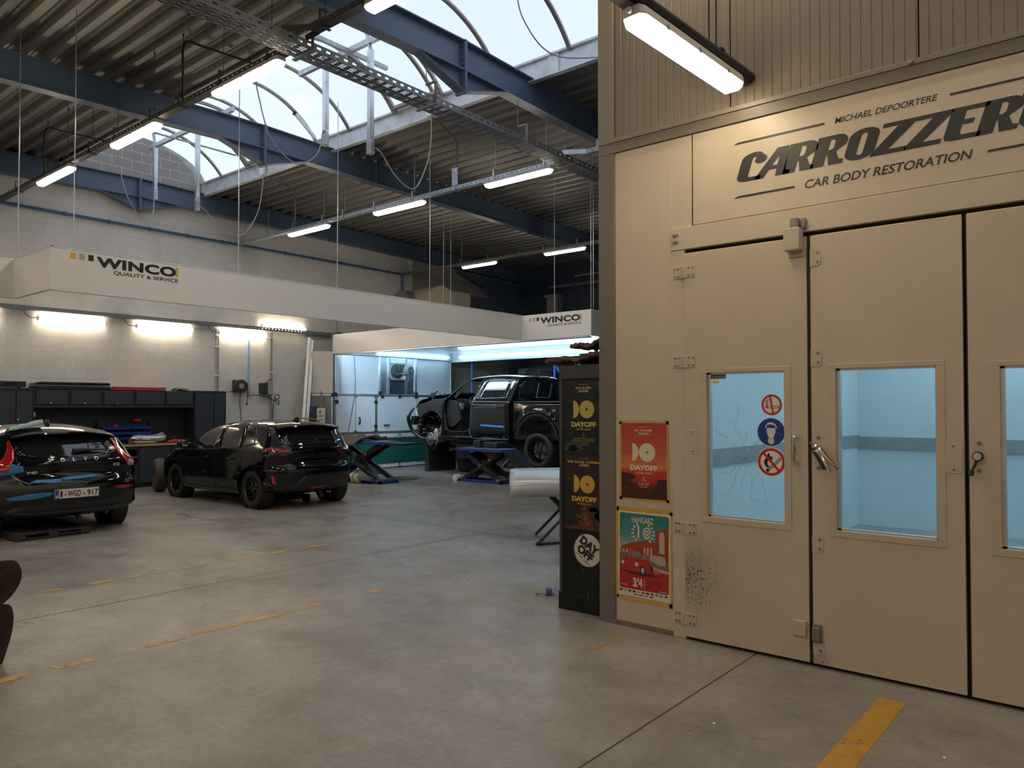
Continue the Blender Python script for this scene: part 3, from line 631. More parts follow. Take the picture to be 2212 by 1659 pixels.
b = MB(); fbox(b, -4, 3.10, 3.688, 3.722, .02, -.05); struct('trim_3', b, M_TAUPE2, bevel=.003)
b = MB(); fbox(b, 3.10, 3.235, 3.688, 6.5, .016, -.2); struct('trim_4', b, M_TAUPE2, bevel=.004)
b = MB(); fbox(b, 2.604, 3.09, 0, .035, .018, -.02); struct('baseboard_right', b, M_BAND)
# ribbed sandwich panels above
def ribbed(y0, y1):
    m = MB(); prof = []; y = y0
    while y < y1-.001:
        for dy, t in ((0, 0), (.004, -.004), (.010, -.004), (.014, 0)):
            if y+dy < y1: prof.append((y+dy, t))
        y += .062
    prof.append((y1, 0)); n = len(prof)
    q = [(BX+.01-t, a, z) for z in (3.70, 6.5) for a, t in prof]
    m.add(q, [(i, i+1, n+i+1, n+i) for i in range(n-1)]); m.box((BX+.05, y0, 3.7), (BX+.1, y1, 6.5)); return m
for k, (y0, y1) in enumerate(((2.16, 3.10), (.985, 2.152), (-.2, .977), (-4, -.208))):
    struct('wall_panel', ribbed(y0, y1), M_UPPER, wr)
b = MB(); fbox(b, -4, 3.1, 3.6, 6.5, -.03, -.05); struct('wall_backing', b, M_GAP, wr)
b = MB(); b.cyl(F(1.02, 3.705, .02), F(1.02, 3.705, .04), .016, 8); struct('rivet', b, M_BOLT, wr)
# booth side and back shell
b = MB(); b.box((5.17, 3.15, 0), (12.5, 3.2, 3.7)); struct('wall_booth_side', b, M_WHITE)
# interior of the booth: pale blue white walls, floor, lit ceiling
M_BI = mat('booth interior enamel', (.60, .74, .80), .35, 0, .06, 2)
b = MB(); b.box((5.06, 3.02, 0), (11.2, 3.1, 3.2)); b.box((11.2, -2.2, 0), (11.3, 3.1, 3.2)); b.box((5.06, -2.2, 0), (11.2, -2.1, 3.2)); b.box((5.06, -2.2, 3.0), (11.3, 3.1, 3.2))
struct('wall_booth_inner', b, M_BI)
b = MB(); b.box((11.15, -2.1, 1.08), (11.2, 3.02, 1.24)); b.box((5.1, 3.0, 1.10), (11.2, 3.02, 1.26)); struct('trim_5', b, mat('grey bumper rail', (.26, .31, .33), .5, 0, .2, 6))
b = MB(); b.box((5.06, -2.1, 0), (11.2, 3.02, .02)); struct('floor_booth', b, mat('booth floor grating', (.42, .46, .48), .35, .5, .3, 9))
t = thing('booth_lights', 'cold light panels inside the paint booth seen only through the door windows', 'light panel', (8, .5, 2.9))
for x in (6.4, 8.6, 10.6):
    b = MB(); b.box((x-.4, -1.5, 2.95), (x+.4, 2.6, 2.99)); build('light_panel', b, emat('booth panel glow', (.75, .92, 1), BOOTH), t)
# ------------------------------------------------------------------ the three tall doors
mgl = bpy.data.materials.new('scratched door glass'); mgl.use_nodes = True; t_ = mgl.node_tree; t_.nodes.remove(t_.nodes['Principled BSDF'])
tr = t_.nodes.new('ShaderNodeBsdfTransparent'); tr.inputs['Color'].default_value = (.80, .90, .93, 1); gl = t_.nodes.new('ShaderNodeBsdfGlossy'); gl.inputs['Roughness'].default_value = .03
dfz = t_.nodes.new('ShaderNodeBsdfDiffuse'); dfz.inputs['Color'].default_value = (.6, .72, .76, 1)
fr = t_.nodes.new('ShaderNodeFresnel'); fr.inputs['IOR'].default_value = 1.45; mx = t_.nodes.new('ShaderNodeMixShader'); mx0 = t_.nodes.new('ShaderNodeMixShader'); mx0.inputs[0].default_value = .10
t_.links.new(tr.outputs[0], mx0.inputs[1]); t_.links.new(dfz.outputs[0], mx0.inputs[2])
t_.links.new(fr.outputs[0], mx.inputs[0]); t_.links.new(mx0.outputs[0], mx.inputs[1]); t_.links.new(gl.outputs[0], mx.inputs[2]); t_.links.new(mx.outputs[0], t_.nodes['Material Output'].inputs[0])
def dirty_mat(name, spots):
    """Cream enamel with specks of dirt gathered round given points (y, z, radius)."""
    m = mat(name, (.55, .465, .36), .33, 0, .05, 4); t = m.node_tree; b = t.nodes['Principled BSDF']; N = t.nodes.new; L = t.links.new
    src = b.inputs['Base Color'].links[0].from_socket
    tc = N('ShaderNodeTexCoord'); mask = None
    for (y, z, r) in spots:
        d = N('ShaderNodeVectorMath'); d.operation = 'DISTANCE'; L(tc.outputs['Object'], d.inputs[0]); d.inputs[1].default_value = (-.05, y, z)
        mr = N('ShaderNodeMapRange'); L(d.outputs['Value'], mr.inputs['Value']); mr.inputs['From Min'].default_value = 0; mr.inputs['From Max'].default_value = r; mr.inputs['To Min'].default_value = 1; mr.inputs['To Max'].default_value = 0
        if mask is None: mask = mr.outputs[0]
        else:
            a = N('ShaderNodeMath'); a.operation = 'MAXIMUM'; L(mask, a.inputs[0]); L(mr.outputs[0], a.inputs[1]); mask = a.outputs[0]
    n = N('ShaderNodeTexNoise'); n.inputs['Scale'].default_value = 75; n.inputs['Detail'].default_value = 3; L(tc.outputs['Object'], n.inputs['Vector'])
    n2 = N('ShaderNodeTexNoise'); n2.inputs['Scale'].default_value = 5; n2.inputs['Detail'].default_value = 6; L(tc.outputs['Object'], n2.inputs['Vector'])
    a = N('ShaderNodeMath'); a.operation = 'MULTIPLY_ADD'; L(mask, a.inputs[0]); a.inputs[1].default_value = .21; L(n.outputs['Fac'], a.inputs[2])
    r = N('ShaderNodeMapRange'); L(a.outputs[0], r.inputs['Value']); r.inputs['From Min'].default_value = .72; r.inputs['From Max'].default_value = .80
    haze = N('ShaderNodeMath'); haze.operation = 'MULTIPLY'; L(mask, haze.inputs[0]); L(n2.outputs['Fac'], haze.inputs[1])
    h2 = N('ShaderNodeMath'); h2.operation = 'MULTIPLY_ADD'; L(haze.outputs[0], h2.inputs[0]); h2.inputs[1].default_value = .8; L(r.outputs[0], h2.inputs[2]); h2.use_clamp = True
    x = N('ShaderNodeMix'); x.data_type = 'RGBA'; L(h2.outputs[0], x.inputs['Factor']); L(src, x.inputs['A']); x.inputs['B'].default_value = (.10, .08, .06, 1); L(x.outputs['Result'], b.inputs['Base Color'])
    return m
def door(n, y0, y1, wy0, wy1, wz0, wz1, m):
    """One leaf between y0 and y1 with a framed window."""
    z0, z1 = .022, 2.750; T0, T1 = .030, -.03
    b = MB(); fbox(b, y0, wy0, z0, z1, T0, T1); fbox(b, wy1, y1, z0, z1, T0, T1); fbox(b, wy0, wy1, z0, wz0, T0, T1); fbox(b, wy0, wy1, wz1, z1, T0, T1)
    bm_ = MB(); P = [(y0, z0), (y1, z0), (y1, z1), (y0, z1)]; W = [(wy0, wz0), (wy1, wz0), (wy1, wz1), (wy0, wz1)]
    v = []
    for t in (T0, T1): v += [F(a, c, t) for a, c in P] + [F(a, c, t) for a, c in W]
    f = []
    for k in range(4):
        j = (k+1) % 4
        f += [(k, j, 4+j, 4+k), (8+k, 12+k, 12+j, 8+j), (k, 8+k, 8+j, j), (4+k, 4+j, 12+j, 12+k)]
    bm_.add(v, f)
    d = struct('door_%d' % n, bm_, m, at=(BX, (y0+y1)/2, 0), bevel=.004)
    b = MB(); e = .045
    for (a0, a1, c0, c1) in ((wy0-e, wy1+e, wz1, wz1+.03), (wy0-e, wy1+e, wz0-.04, wz0), (wy0-e, wy0, wz0, wz1), (wy1, wy1+e, wz0, wz1)): fbox(b, a0, a1, c0, c1, T0+.006, T0-.004)
    build('window_frame', b, M_CREAMF, d, bevel=.002)
    b = MB()
    for (a0, a1, c0, c1) in ((wy1-.022, wy1, wz0, wz1), (wy0, wy1, wz0, wz0+.012), (wy0, wy1, wz1-.012, wz1), (wy0, wy0+.008, wz0, wz1)): fbox(b, a0, a1, c0, c1, .012, -.02)
    build('glazing_bead', b, M_ALU, d)
    b = MB(); b.add([F(wy0, wz0, -.004), F(wy1, wz0, -.004), F(wy1, wz1, -.004), F(wy0, wz1, -.004)], [(0, 1, 2, 3)]); build('window_pane', b, mgl, d)
    return d
D1 = door(1, 1.636, 2.496, 1.786, 2.329, .886, 1.888, dirty_mat('door one enamel', [(.40, .45, .40)]))
D2 = door(2, .766, 1.612, .904, 1.462, .879, 1.890, dirty_mat('door two enamel', [(.40, .03, .12)]))
D3 = door(3, -.10, .742, .05, .590, .868, 1.876, dirty_mat('door three enamel', [(.02, .42, .16), (.02, .26, .12)]))
D4 = door(4, -.93, -.12, -.8, -.26, .868, 1.876, M_CREAM)
b = MB(); fbox(b, -.95, 2.502, 2.750, 2.784, -.02, -.05); fbox(b, 1.61, 1.64, 0, 2.76, -.02, -.05); fbox(b, .74, .77, 0, 2.76, -.02, -.05); fbox(b, 2.494, 2.505, 0, 2.76, -.02, -.05); fbox(b, -.95, 2.5, .0, .03, -.01, -.06); fbox(b, -.125, -.095, 0, 2.76, -.02, -.05)
struct('door_gap_seal', b, M_GAP, wr)
b = MB(); fbox(b, 1.612, 1.636, .02, 2.75, .012, -.02); fbox(b, .742, .752, .02, 2.75, .012, -.02); struct('rubber_seal', b, M_BLACK, wr)
# hinges, plates, bolts
def hinge(z, y=2.512):
    b = MB(); fbox(b, y-.10, y-.008, z-.042, z+.042, .030, .037); fbox(b, y+.008, y+.075, z-.042, z+.042, .012, .022)
    for k in range(5): b.cyl(F(y, z-.042+k*.0175, .034), F(y, z-.042+k*.0175+.014, .034), .010, 8)
    o = build('hinge', b, M_CREAMF, D1, bevel=.002)
    c = MB()
    for dy, t in ((-.085, .037), (-.055, .037), (.035, .022), (.06, .022)):
        for dz in (-.027, .027): c.cyl(F(y+dy, z+dz, t), F(y+dy, z+dz, t+.004), .0075, 8)
    build('screw', c, M_BOLT, o)
for z in (2.615, 1.973, .788, .149): hinge(z)
for z in (2.605, 1.962, .781, .141):
    y = 1.612; b = MB(); b.prism([(y, z-.055), (y-.05, z-.055), (y-.068, z-.037), (y-.068, z+.037), (y-.05, z+.055), (y, z+.055)], lambda a, c, t: F(a, c, t), .030, .036)
    o = build('corner_plate', b, M_CREAMF, D2); c = MB()
    for dz in (-.03, .03): c.cyl(F(y-.047, z+dz, .036), F(y-.047, z+dz, .040), .009, 8)
    build('screw', c, M_BOLT, o)
def plate(d, y0, y1, z0, z1):
    b = MB(); fbox(b, y0, y1, z0, z1, .030, .0345); o = build('cover_plate', b, M_CREAMF, d, bevel=.002)
    c = MB(); c.cyl(F((y0+y1)/2, z1-.02, .034), F((y0+y1)/2, z1-.02, .037), .006, 8); c.cyl(F((y0+y1)/2, z0+.02, .034), F((y0+y1)/2, z0+.02, .037), .006, 8); build('screw', c, M_BOLT, o)
plate(D1, 2.395, 2.47, 1.318, 1.49); plate(D2, .775, .862, 1.27, 1.445)
b = MB(); b.tube(bez([F(1.707, 1.458, .03), F(1.707, 1.458, .075), F(1.707, 1.44, .085), F(1.707, 1.31, .085), F(1.707, 1.295, .075), F(1.707, 1.295, .03)], 5), .012, 10)
build('door_handle', b, M_CHROME, D1, smooth=True)
# limit switch over the first joint
b = MB(); fbox(b, 1.652, 1.755, 2.655, 2.80, .03, .115); o = build('switch_box', b, M_CREAMF, D1, bevel=.006)
b = MB(); fbox(b, 1.645, 1.745, 2.62, 2.66, .03, .04); build('switch_flange', b, M_CREAMF, o, bevel=.004)
b = MB(); fbox(b, 1.672, 1.722, 2.80, 2.87, .03, .085); fbox(b, 1.635, 1.665, 2.80, 2.87, .022, .05); t = tag(build('limit_switch', b, mat('grey switch body', (.22, .22, .20), .45), bevel=.006), 'small grey limit switch on the header above the joint of the first two booth doors', 'switch')
# bolt lock at the foot of the joint
b = MB(); fbox(b, 1.652, 1.735, .185, .285, .03, .055); o = build('lock_keeper', b, M_CREAMF, D1, bevel=.005)
b = MB(); fbox(b, 1.560, 1.606, .175, .26, .036, .075); fbox(b, 1.553, 1.612, .16, .275, .034, .045); build('lock_case', b, mat('grey lock', (.17, .165, .16), .45), D2, bevel=.004)
c = MB()
for yy, zz in ((1.569, 1.455), (1.569, 1.262)): c.cyl(F(yy, zz, .03), F(yy, zz, .038), .011, 10)
build('screw', c, M_BOLT, D2)
# lever of the second door, gripped by locking pliers
b = MB(); q0, q1 = V(F(1.588, 1.375, .06)), V(F(1.515, 1.258, .075)); b.bar(q0, q1, .036, .014); b.cyl(F(1.588, 1.375, .03), F(1.588, 1.375, .07), .018, 14); build('lever', b, M_BLACKP, D2, bevel=.005)
t = thing('locking_pliers', 'chrome locking pliers clamped on the black lever of the middle booth door', 'pliers', F(1.53, 1.35, .09))
A_ = lambda y, z, tt=.095: V(F(y, z, tt))
b = MB(); b.tube([A_(1.600, 1.425, .085), A_(1.575, 1.410, .09), A_(1.548, 1.396), A_(1.530, 1.375), A_(1.505, 1.340), A_(1.478, 1.312), A_(1.452, 1.286)], [.007, .011, .015, .014, .0115, .010, .008], 8); build('upper_jaw', b, M_CHROME, t, smooth=True)
b = MB(); b.tube([A_(1.585, 1.372, .085), A_(1.560, 1.375, .10), A_(1.540, 1.360, .10), A_(1.515, 1.318, .105), A_(1.490, 1.270, .11), A_(1.478, 1.235, .112)], [.007, .011, .013, .010, .009, .005], 8); build('lower_handle', b, M_CHROME, t, smooth=True)
b = MB(); b.cyl(A_(1.456, 1.290), A_(1.438, 1.272), .006, 10); b.cyl(A_(1.440, 1.274), A_(1.434, 1.268), .011, 10); build('adjusting_screw', b, mat('rusty screw', (.22, .10, .05), .5, .5), t, smooth=True)
# lever of the third door
b = MB(); b.cyl(F(.698, 1.373, .03), F(.698, 1.373, .065), .021, 16); build('lever_hub', b, M_CHROME, D3, smooth=True)
b = MB(); b.cyl(F(.698, 1.373, .032), F(.698, 1.373, .055), .027, 16); b.tube([V(F(.698, 1.365, .05)), V(F(.712, 1.32, .06)), V(F(.726, 1.288, .075))], [.009, .008, .007], 8); b.cyl(F(.724, 1.292, .072), F(.731, 1.268, .078), .015, 12); build('lever', b, M_BLACK, D3, smooth=True)
c = MB()
for zz in (1.447, 1.292): c.cyl(F(.693, zz, .03), F(.693, zz, .037), .011, 10)
build('screw', c, M_BOLT, D3)
# cracks and scratches in the first window
b = MB(); rnd = random.Random(3); c0 = (2.06, 1.30)
for k in range(16):
    a = 2*pi*k/16+rnd.uniform(-.2, .2); p = [c0]; L_ = rnd.uniform(.2, .55)
    for j in range(1, 6):
        r_ = L_*j/5; aa = a+rnd.uniform(-.12, .12)*j*.4; yy, zz = c0[0]+r_*cos(aa), c0[1]+r_*sin(aa)
        if not (1.80 < yy < 2.30 and .90 < zz < 1.87): break
        p.append((yy, zz))
    for j in range(len(p)-1): b.bar(F(*p[j], -.002), F(*p[j+1], -.002), .0016, .0012)
build('crack', b, mat('crack line', (.22, .27, .28), .5), D1)
b = MB(); fbox(b, 2.20, 2.318, 1.845, 1.878, -.003, -.0005); build('rating_label', b, mat('grey label', (.18, .15, .14), .5), D1)
b = MB(); b.text('46', lambda a, c: F(2.308-a, c, -.001), .028, 0, 1.812, bold=.05, sx=1.35, shear=.3); build('number_sticker', b, mat('yellow sticker', (.72, .66, .04), .4), D1)
# ------------------------------------------------------------------ safety signs stuck on the first window
def sign(lab, y, z, r, kind):
    t = thing('safety_sign', lab, 'sign', F(y, z, 0), 'round safety signs on the booth door window'); T = .002
    fn = lambda a, c, tt=T: F(y-a, z+c, tt)
    b = MB(); b.prism(circ(0, 0, r, 40), lambda a, c, tt: fn(a, c, tt), .0, T); build('backing', b, M_SIGNW, t)
    if kind == 'mask':
        b = MB(); b.flat(circ(0, 0, r*.955, 40), lambda a, c: fn(a, c, T+.0008)); build('blue_field', b, M_SIGNB, t)
        b = MB(); fw = lambda a, c: fn(a*r, c*r, T+.0016)
        b.flat([(-.30, .10), (-.33, .02), (-.27, -.10), (-.20, -.28), (-.12, -.42), (.12, -.42), (.20, -.28), (.27, -.10), (.33, .02), (.30, .10), (.30, .27), (-.30, .27)], fw)
        b.flat([(-.40, .27), (-.39, .43), (-.28, .58), (-.08, .68), (.12, .66), (.30, .55), (.39, .40), (.40, .25), (.33, .25), (.30, .42), (.18, .52), (.10, .48), (-.02, .56), (-.16, .50), (-.28, .52), (-.32, .40), (-.33, .27)], fw)
        b.flat(circ(0, -.62, .22, 20), fw)
        build('mask_face', b, M_SIGNW, t)
        b = MB(); f2 = lambda a, c: fn(a*r, c*r, T+.0022)
        for cx in (-.15, .15):
            o_, i_ = circ(cx, .03, .11, 18, ry=.15), circ(cx, .03, .075, 18, ry=.11)
            b.add([f2(*p) for p in o_+i_], [(k, (k+1) % 18, 18+(k+1) % 18, 18+k) for k in range(18)])
        for rr in (.17, .10):
            o_, i_ = circ(0, -.62, rr, 18), circ(0, -.62, rr-.03, 18); b.add([f2(*p) for p in o_+i_], [(k, (k+1) % 18, 18+(k+1) % 18, 18+k) for k in range(18)])
        b.flat([(-.22, -.40), (.22, -.40), (.22, -.46), (-.22, -.46)][::-1], f2)
        build('mask_detail', b, mat('grey ink', (.42, .40, .36), .5), t)
    else:
        b = MB(); o_, i_ = circ(0, 0, r*.95, 40), circ(0, 0, r*.77, 40); f1 = lambda a, c: fn(a, c, T+.0014)
        b.add([f1(*p) for p in o_+i_], [(k, (k+1) % 40, 40+(k+1) % 40, 40+k) for k in range(40)])
        ang = R(100) if kind == 'smoke' else R(132); d = V((cos(ang), sin(ang))); n = V((-d.y, d.x)); hw = r*.085
        b.flat([tuple(d*r*.82*s1+n*hw*s2) for s1, s2 in ((1, 1), (-1, 1), (-1, -1), (1, -1))], f1); build('red_ring', b, M_SIGNR, t)
        b = MB(); f0 = lambda a, c: fn(a*r, c*r, T+.0007)
        if kind == 'smoke':
            for (x0, z0, x1, z1) in ((-.50, -.32, .66, -.27), (-.50, -.13, .66, -.08), (.60, -.3, .66, -.1), (-.5, -.3, -.44, -.1), (-.42, -.3, -.37, -.1)): b.flat([(x0, z0), (x1, z0), (x1, z1), (x0, z1)], f0)
            for o_ in (0, .09):
                pts = bez([(-.56+o_, -.3, 0), (-.55+o_, -.05, 0), (-.42+o_, .1, 0), (-.55+o_, .25, 0), (-.52+o_, .38, 0), (-.32+o_, .46, 0)], 6)
                for p, q in zip(pts, pts[1:]):
                    dd = (q-p).normalized(); nn = V((-dd.y, dd.x, 0))*.022; b.flat([(p+nn)[:2], (p-nn)[:2], (q-nn)[:2], (q+nn)[:2]], f0)
        else:
            b.flat([(-.34, -.38), (-.46, -.22), (-.52, -.02), (-.44, .18), (-.30, .34), (-.26, .56), (-.12, .62), (-.10, .44), (-.02, .34), (.04, .42), (.10, .24), (.04, .08), (-.06, .0), (-.12, .16), (-.22, .10), (-.28, -.08), (-.24, -.24), (-.10, -.36), (-.2, -.40)], f0)
            b.flat(circ(-.25, -.58, .12, 16), f0)
            dd = V((.78, .62)).normalized(); nn = V((-dd.y, dd.x))
            for k in (-.08, .0, .08):
                p = V((-.16, -.5))+nn*k; q = V((.62, .22))+nn*k; b.flat([tuple(p+nn*.018), tuple(p-nn*.018), tuple(q-nn*.018), tuple(q+nn*.018)], f0)
            p = V((.62, .22)); b.flat([tuple(p+nn*.1), tuple(p-nn*.1), tuple(p-nn*.1+dd*.04), tuple(p+nn*.1+dd*.04)], f0)
        build('pictogram', b, M_INK, t)
sign('round no smoking sign with red ring, topmost on the booth door window', 1.879, 1.664, .072, 'smoke')
sign('round dark blue sign with a white respirator mask face, between the two red signs', 1.884, 1.483, .096, 'mask')
sign('round no open flame sign with a crossed out match, lowest on the booth window', 1.884, 1.285, .096, 'match')
# ------------------------------------------------------------------ lettering above the doors
t = thing('wall_lettering', 'large black vinyl lettering on the cream panel above the booth doors', 'lettering', F(1, 3.3, 0))
SH = .317
def W(a, c): return F(2.12-a, 3.189+c, .0015)
def stroke_poly(b, polys):
    for p in polys: b.flat(p, W)
H = .186
def lean(x0, pts, wd=1.0): return [(x0+px*wd+py*SH*H, py*H) for px, py in pts]
def arc(cx, cy, rx, ry, a0, a1, n=9): return [(cx+rx*cos(R(a0+(a1-a0)*k/(n-1))), cy+ry*sin(R(a0+(a1-a0)*k/(n-1)))) for k in range(n)]
b = MB()
def glyph(x0, outer, hole=None):
    o_ = lean(x0, outer, .84)
    if hole:
        h_ = lean(x0, hole, .84); tri = tessellate_polygon([[V((*p, 0)) for p in o_], [V((*p, 0)) for p in h_]])
        b.add([W(*p) for p in o_+h_], list(tri))
    else: b.flat(o_, W)
RC = [(0, 0), (0, 1), (.14, 1)] + arc(.145, .72, .085, .28, 90, -20, 8) + [(.175, .47), (.165, .42), (.20, .17), (.235, .14), (.235, 0), (.135, 0), (.105, .36), (.098, .36), (.098, 0)]
RH = [(.10, .52), (.10, .86), (.122, .86), (.138, .80), (.138, .58), (.122, .52)]
CC = [(.205, .0), (.07, 0)] + [(.02, .05), (0, .16), (0, .76)] + arc(.1, .78, .1, .24, 180, 60, 8) + arc(.165, .72, .05, .15, 60, -200, 12) + [(.125, .82), (.10, .84), (.092, .78), (.092, .22), (.10, .14), (.205, .14)]
AC = [(-.03, 0), (.085, 1), (.19, 1), (.205, .22), (.22, .15), (.25, .15), (.25, 0), (.13, 0), (.122, .26), (.065, .26), (.045, 0)]
AC = [(-.06, 0), (.07, 1), (.165, 1), (.185, .20), (.2, .14), (.225, .14), (.225, 0), (.115, 0), (.11, .26), (.05, .26), (.02, 0)]
AH = [(.065, .40), (.108, .40), (.104, .72)]
OC = arc(.105, .76, .105, .25, 180, 0, 12) + arc(.105, .24, .105, .25, 0, -180, 12)
OH = arc(.105, .78, .022, .07, 180, 0, 6) + arc(.105, .22, .022, .07, 0, -180, 6)
ZC = [(0, 0), (0, .08), (.135, .86), (.03, .86), (.03, 1), (.255, 1), (.255, .90), (.115, .15), (.235, .15), (.235, 0)]
EC = [(.06, 0), (.015, .04), (0, .14), (0, 1), (.225, 1), (.225, .86), (.095, .86), (.095, .60), (.16, .60), (.16, .45), (.095, .45), (.095, .22), (.105, .15), (.225, .15), (.225, 0)]
IC = [(.0, .15), (.0, .9), (-.03, .9), (-.03, 1), (.1, 1), (.1, .0), (.04, 0)]
for x, o_, h_ in ((0, CC, None), (.177, AC, AH), (.321, RC, RH), (.502, RC, RH), (.702, OC, OH), (.862, ZC, None), (1.049, ZC, None), (1.255, EC, None), (1.424, RC, RH), (1.62, IC, None), (1.75, AC, AH)): glyph(x, o_, h_)
build('large_word', b, M_INK, t)
b = MB()
for txt, y_, z_, h_, wd_, bo_ in (('MICHAEL DEPOORTERE', 1.462, 3.447, .037, .572, .014), ('CAR BODY RESTORATION', 1.656, 3.068, .053, .935, .016)):
    k_ = h_/.7; b.text(txt, lambda a, c: F(y_-a, z_+c, .0015), h_, 0, 0, bold=bo_, shear=.25, sx=wd_/(text_mesh(txt, bo_, 1.0)[2]*k_))
build('small_words', b, M_INK, t)
b = MB(); f1 = lambda a, c: F(a, c, .0015)
for (y0, y1, z) in ((2.10, 1.524, 3.463), (.82, .1, 3.463), (2.10, 1.716, 3.092), (.637, .0, 3.092)):
    tip = -.035 if y0 > 2 else .0
    b.flat([(y0-tip, z-.0075), (y1, z-.0075), (y1, z+.0065), (y0, z+.0065)], f1)
build('rule', b, M_INK, t)
# seams of the panels
b = MB(); fbox(b, -4, 2.604, 2.9425, 2.9505, -.004, -.02); fbox(b, 2.44, 2.448, 2.95, 3.608, -.004, -.02); struct('wall_seam', b, M_GAP, wr)
# ------------------------------------------------------------------ posters
def ring_flat(b, o_, i_, fn):
    n = len(o_); b.add([fn(*p) for p in o_+i_], [(k, (k+1) % n, n+(k+1) % n, n+k) for k in range(n)])
def grad_mat(name, stops, axis=2, z0=0, z1=1, rough=.35, noise=.12):
    """Printed paper: bands of colour up the sheet with a little wrinkling."""
    m = bpy.data.materials.new(name); m.use_nodes = True; t = m.node_tree; b = t.nodes['Principled BSDF']; N = t.nodes.new; L = t.links.new
    tc = N('ShaderNodeTexCoord'); sp = N('ShaderNodeSeparateXYZ'); L(tc.outputs['Object'], sp.inputs[0]); mr = N('ShaderNodeMapRange'); L(sp.outputs[axis], mr.inputs['Value']); mr.inputs['From Min'].default_value = z0; mr.inputs['From Max'].default_value = z1
    n = N('ShaderNodeTexNoise'); n.inputs['Scale'].default_value = 5; n.inputs['Detail'].default_value = 5; mp = N('ShaderNodeMapping'); mp.inputs['Scale'].default_value = (1, 1, 4); L(tc.outputs['Object'], mp.inputs[0]); L(mp.outputs[0], n.inputs['Vector'])
    a = N('ShaderNodeMath'); a.operation = 'MULTIPLY_ADD'; L(n.outputs['Fac'], a.inputs[0]); a.inputs[1].default_value = noise; L(mr.outputs[0], a.inputs[2])
    s = N('ShaderNodeMath'); s.operation = 'SUBTRACT'; L(a.outputs[0], s.inputs[0]); s.inputs[1].default_value = noise/2
    r = N('ShaderNodeValToRGB'); e = r.color_ramp.elements
    while len(e) < len(stops): e.new(.5)
    for k, (p, c) in zip(e, stops): k.position = p; k.color = (*c, 1)
    L(s.outputs[0], r.inputs['Fac']); L(r.outputs['Color'], b.inputs['Base Color']); b.inputs['Roughness'].default_value = rough
    n2 = N('ShaderNodeTexNoise'); n2.inputs['Scale'].default_value = 7; n2.inputs['Detail'].default_value = 3; n2.inputs['Distortion'].default_value = 1; L(tc.outputs['Object'], n2.inputs['Vector'])
    bp = N('ShaderNodeBump'); bp.inputs['Strength'].default_value = .5; bp.inputs['Distance'].default_value = .02; L(n2.outputs['Fac'], bp.inputs['Height']); L(bp.outputs['Normal'], b.inputs['Normal'])
    return m
def half_disc(cx, cy, r): return [(cx, cy+r), (cx, cy-r)] + [(cx+r*.78*cos(R(a)), cy+r*sin(R(a))) for a in range(-80, 81, 10)]
def dayoff(t, fn, w, h, top, sub, m_ink, low=()):
    """The record emblem and its lines; (0,0) is the middle of the sheet, fn takes metres."""
    s = w/.42; ink = MB(); ink.flat(half_disc(-.105*s, .07*s, .075*s), fn)
    ring_flat(ink, circ(.032*s, .07*s, .075*s, 36), circ(.032*s, .07*s, .011*s, 36), fn)
    ink.text('DAYOFF', fn, .038*s, 0, -.075*s, 'C', .06, 1.22)
    ink.text('DAYTIME CLASSICS', fn, .014*s, 0, -.105*s, 'C', .01, .85)
    ink.text('CARROZZERIA PRESENTS', fn, .007*s, 0, h/2-.035*s, 'C', 0, .9)
    ink.text(top, fn, .017*s, 0, h/2-.068*s, 'C', .04, 1.05)
    build('emblem', ink, m_ink, t)
    b = MB(); b.flat([(-.048*s, h/2-.096*s), (.048*s, h/2-.096*s), (.048*s, h/2-.078*s), (-.048*s, h/2-.078*s)], fn); b2 = MB(); f2 = lambda a, c: fn(a, c, 1); b2.text(sub, f2, .010*s, 0, h/2-.092*s, 'C', .03, 1)
    build('venue_bar', b, m_ink, t); build('venue_text', b2, M_INK, t)
    b = MB(); o_ = circ(0, -.14*s, .009*s, 12); ring_flat(b, o_, circ(0, -.14*s, .006*s, 12), fn)
    for k, (txt, hh, sx) in enumerate(low): b.text(txt, fn, hh*s, 0, (-.165-.017*k)*s, 'C', .005, sx)
    build('small_print', b, m_ink, t)
def sheet(t, fn, w, h, m, name='paper'):
    b = MB(); b.grid(6, 8, lambda u, v: fn((u-.5)*w, (v-.5)*h, -.8)); return build(name, b, m, t)
# red poster on the booth
def onbooth(yc, zc, tilt=0):
    c_, s_ = cos(tilt), sin(tilt)
    return lambda a, c, k=0: (BX-.004-.0006*k, yc-(a*c_-c*s_), zc+a*s_+c*c_)
fn = onbooth(2.846, 1.247, R(.2)); w, h = .385, .565
t = thing('poster', 'red sunset poster with pale record emblem taped on the booth, upper of two', 'poster', (BX, 2.846, .96), 'posters on the booth')
M_MASK = mat('ochre masking tape', (.60, .36, .07), .6, 0, .2, 20)
b = MB()
for (x0, x1, z0, z1) in ((-.215, .212, .272, .298), (-.212, .215, -.297, -.274), (-.208, -.184, -.30, .29), (.186, .208, -.31, .30)): b.flat([(x0, z0), (x1, z0), (x1, z1), (x0, z1)], lambda a, c: fn(a, c, -1.2))
build('masking_tape', b, M_MASK, t)
sheet(t, fn, w, h, grad_mat('red sunset print', [(0, (.055, .012, .012)), (.16, (.10, .014, .012)), (.24, (.40, .03, .016)), (.36, (.50, .045, .02)), (.42, (.60, .20, .07)), (.6, (.52, .09, .05)), (1, (.42, .035, .04))], 2, .005, .57))
M_PALE = mat('pale print', (.66, .60, .40), .5)
dayoff(t, fn, .385, h, 'ZA. 16 MAART', 'OCB BLOUD 2', M_PALE, (('D_VIG', .012, 1), ('CHEEPO - LARRA - RESONANCE', .006, .9), ('DJ MICHAEL', .013, 1), ('SARRAUERIA', .008, 1)))
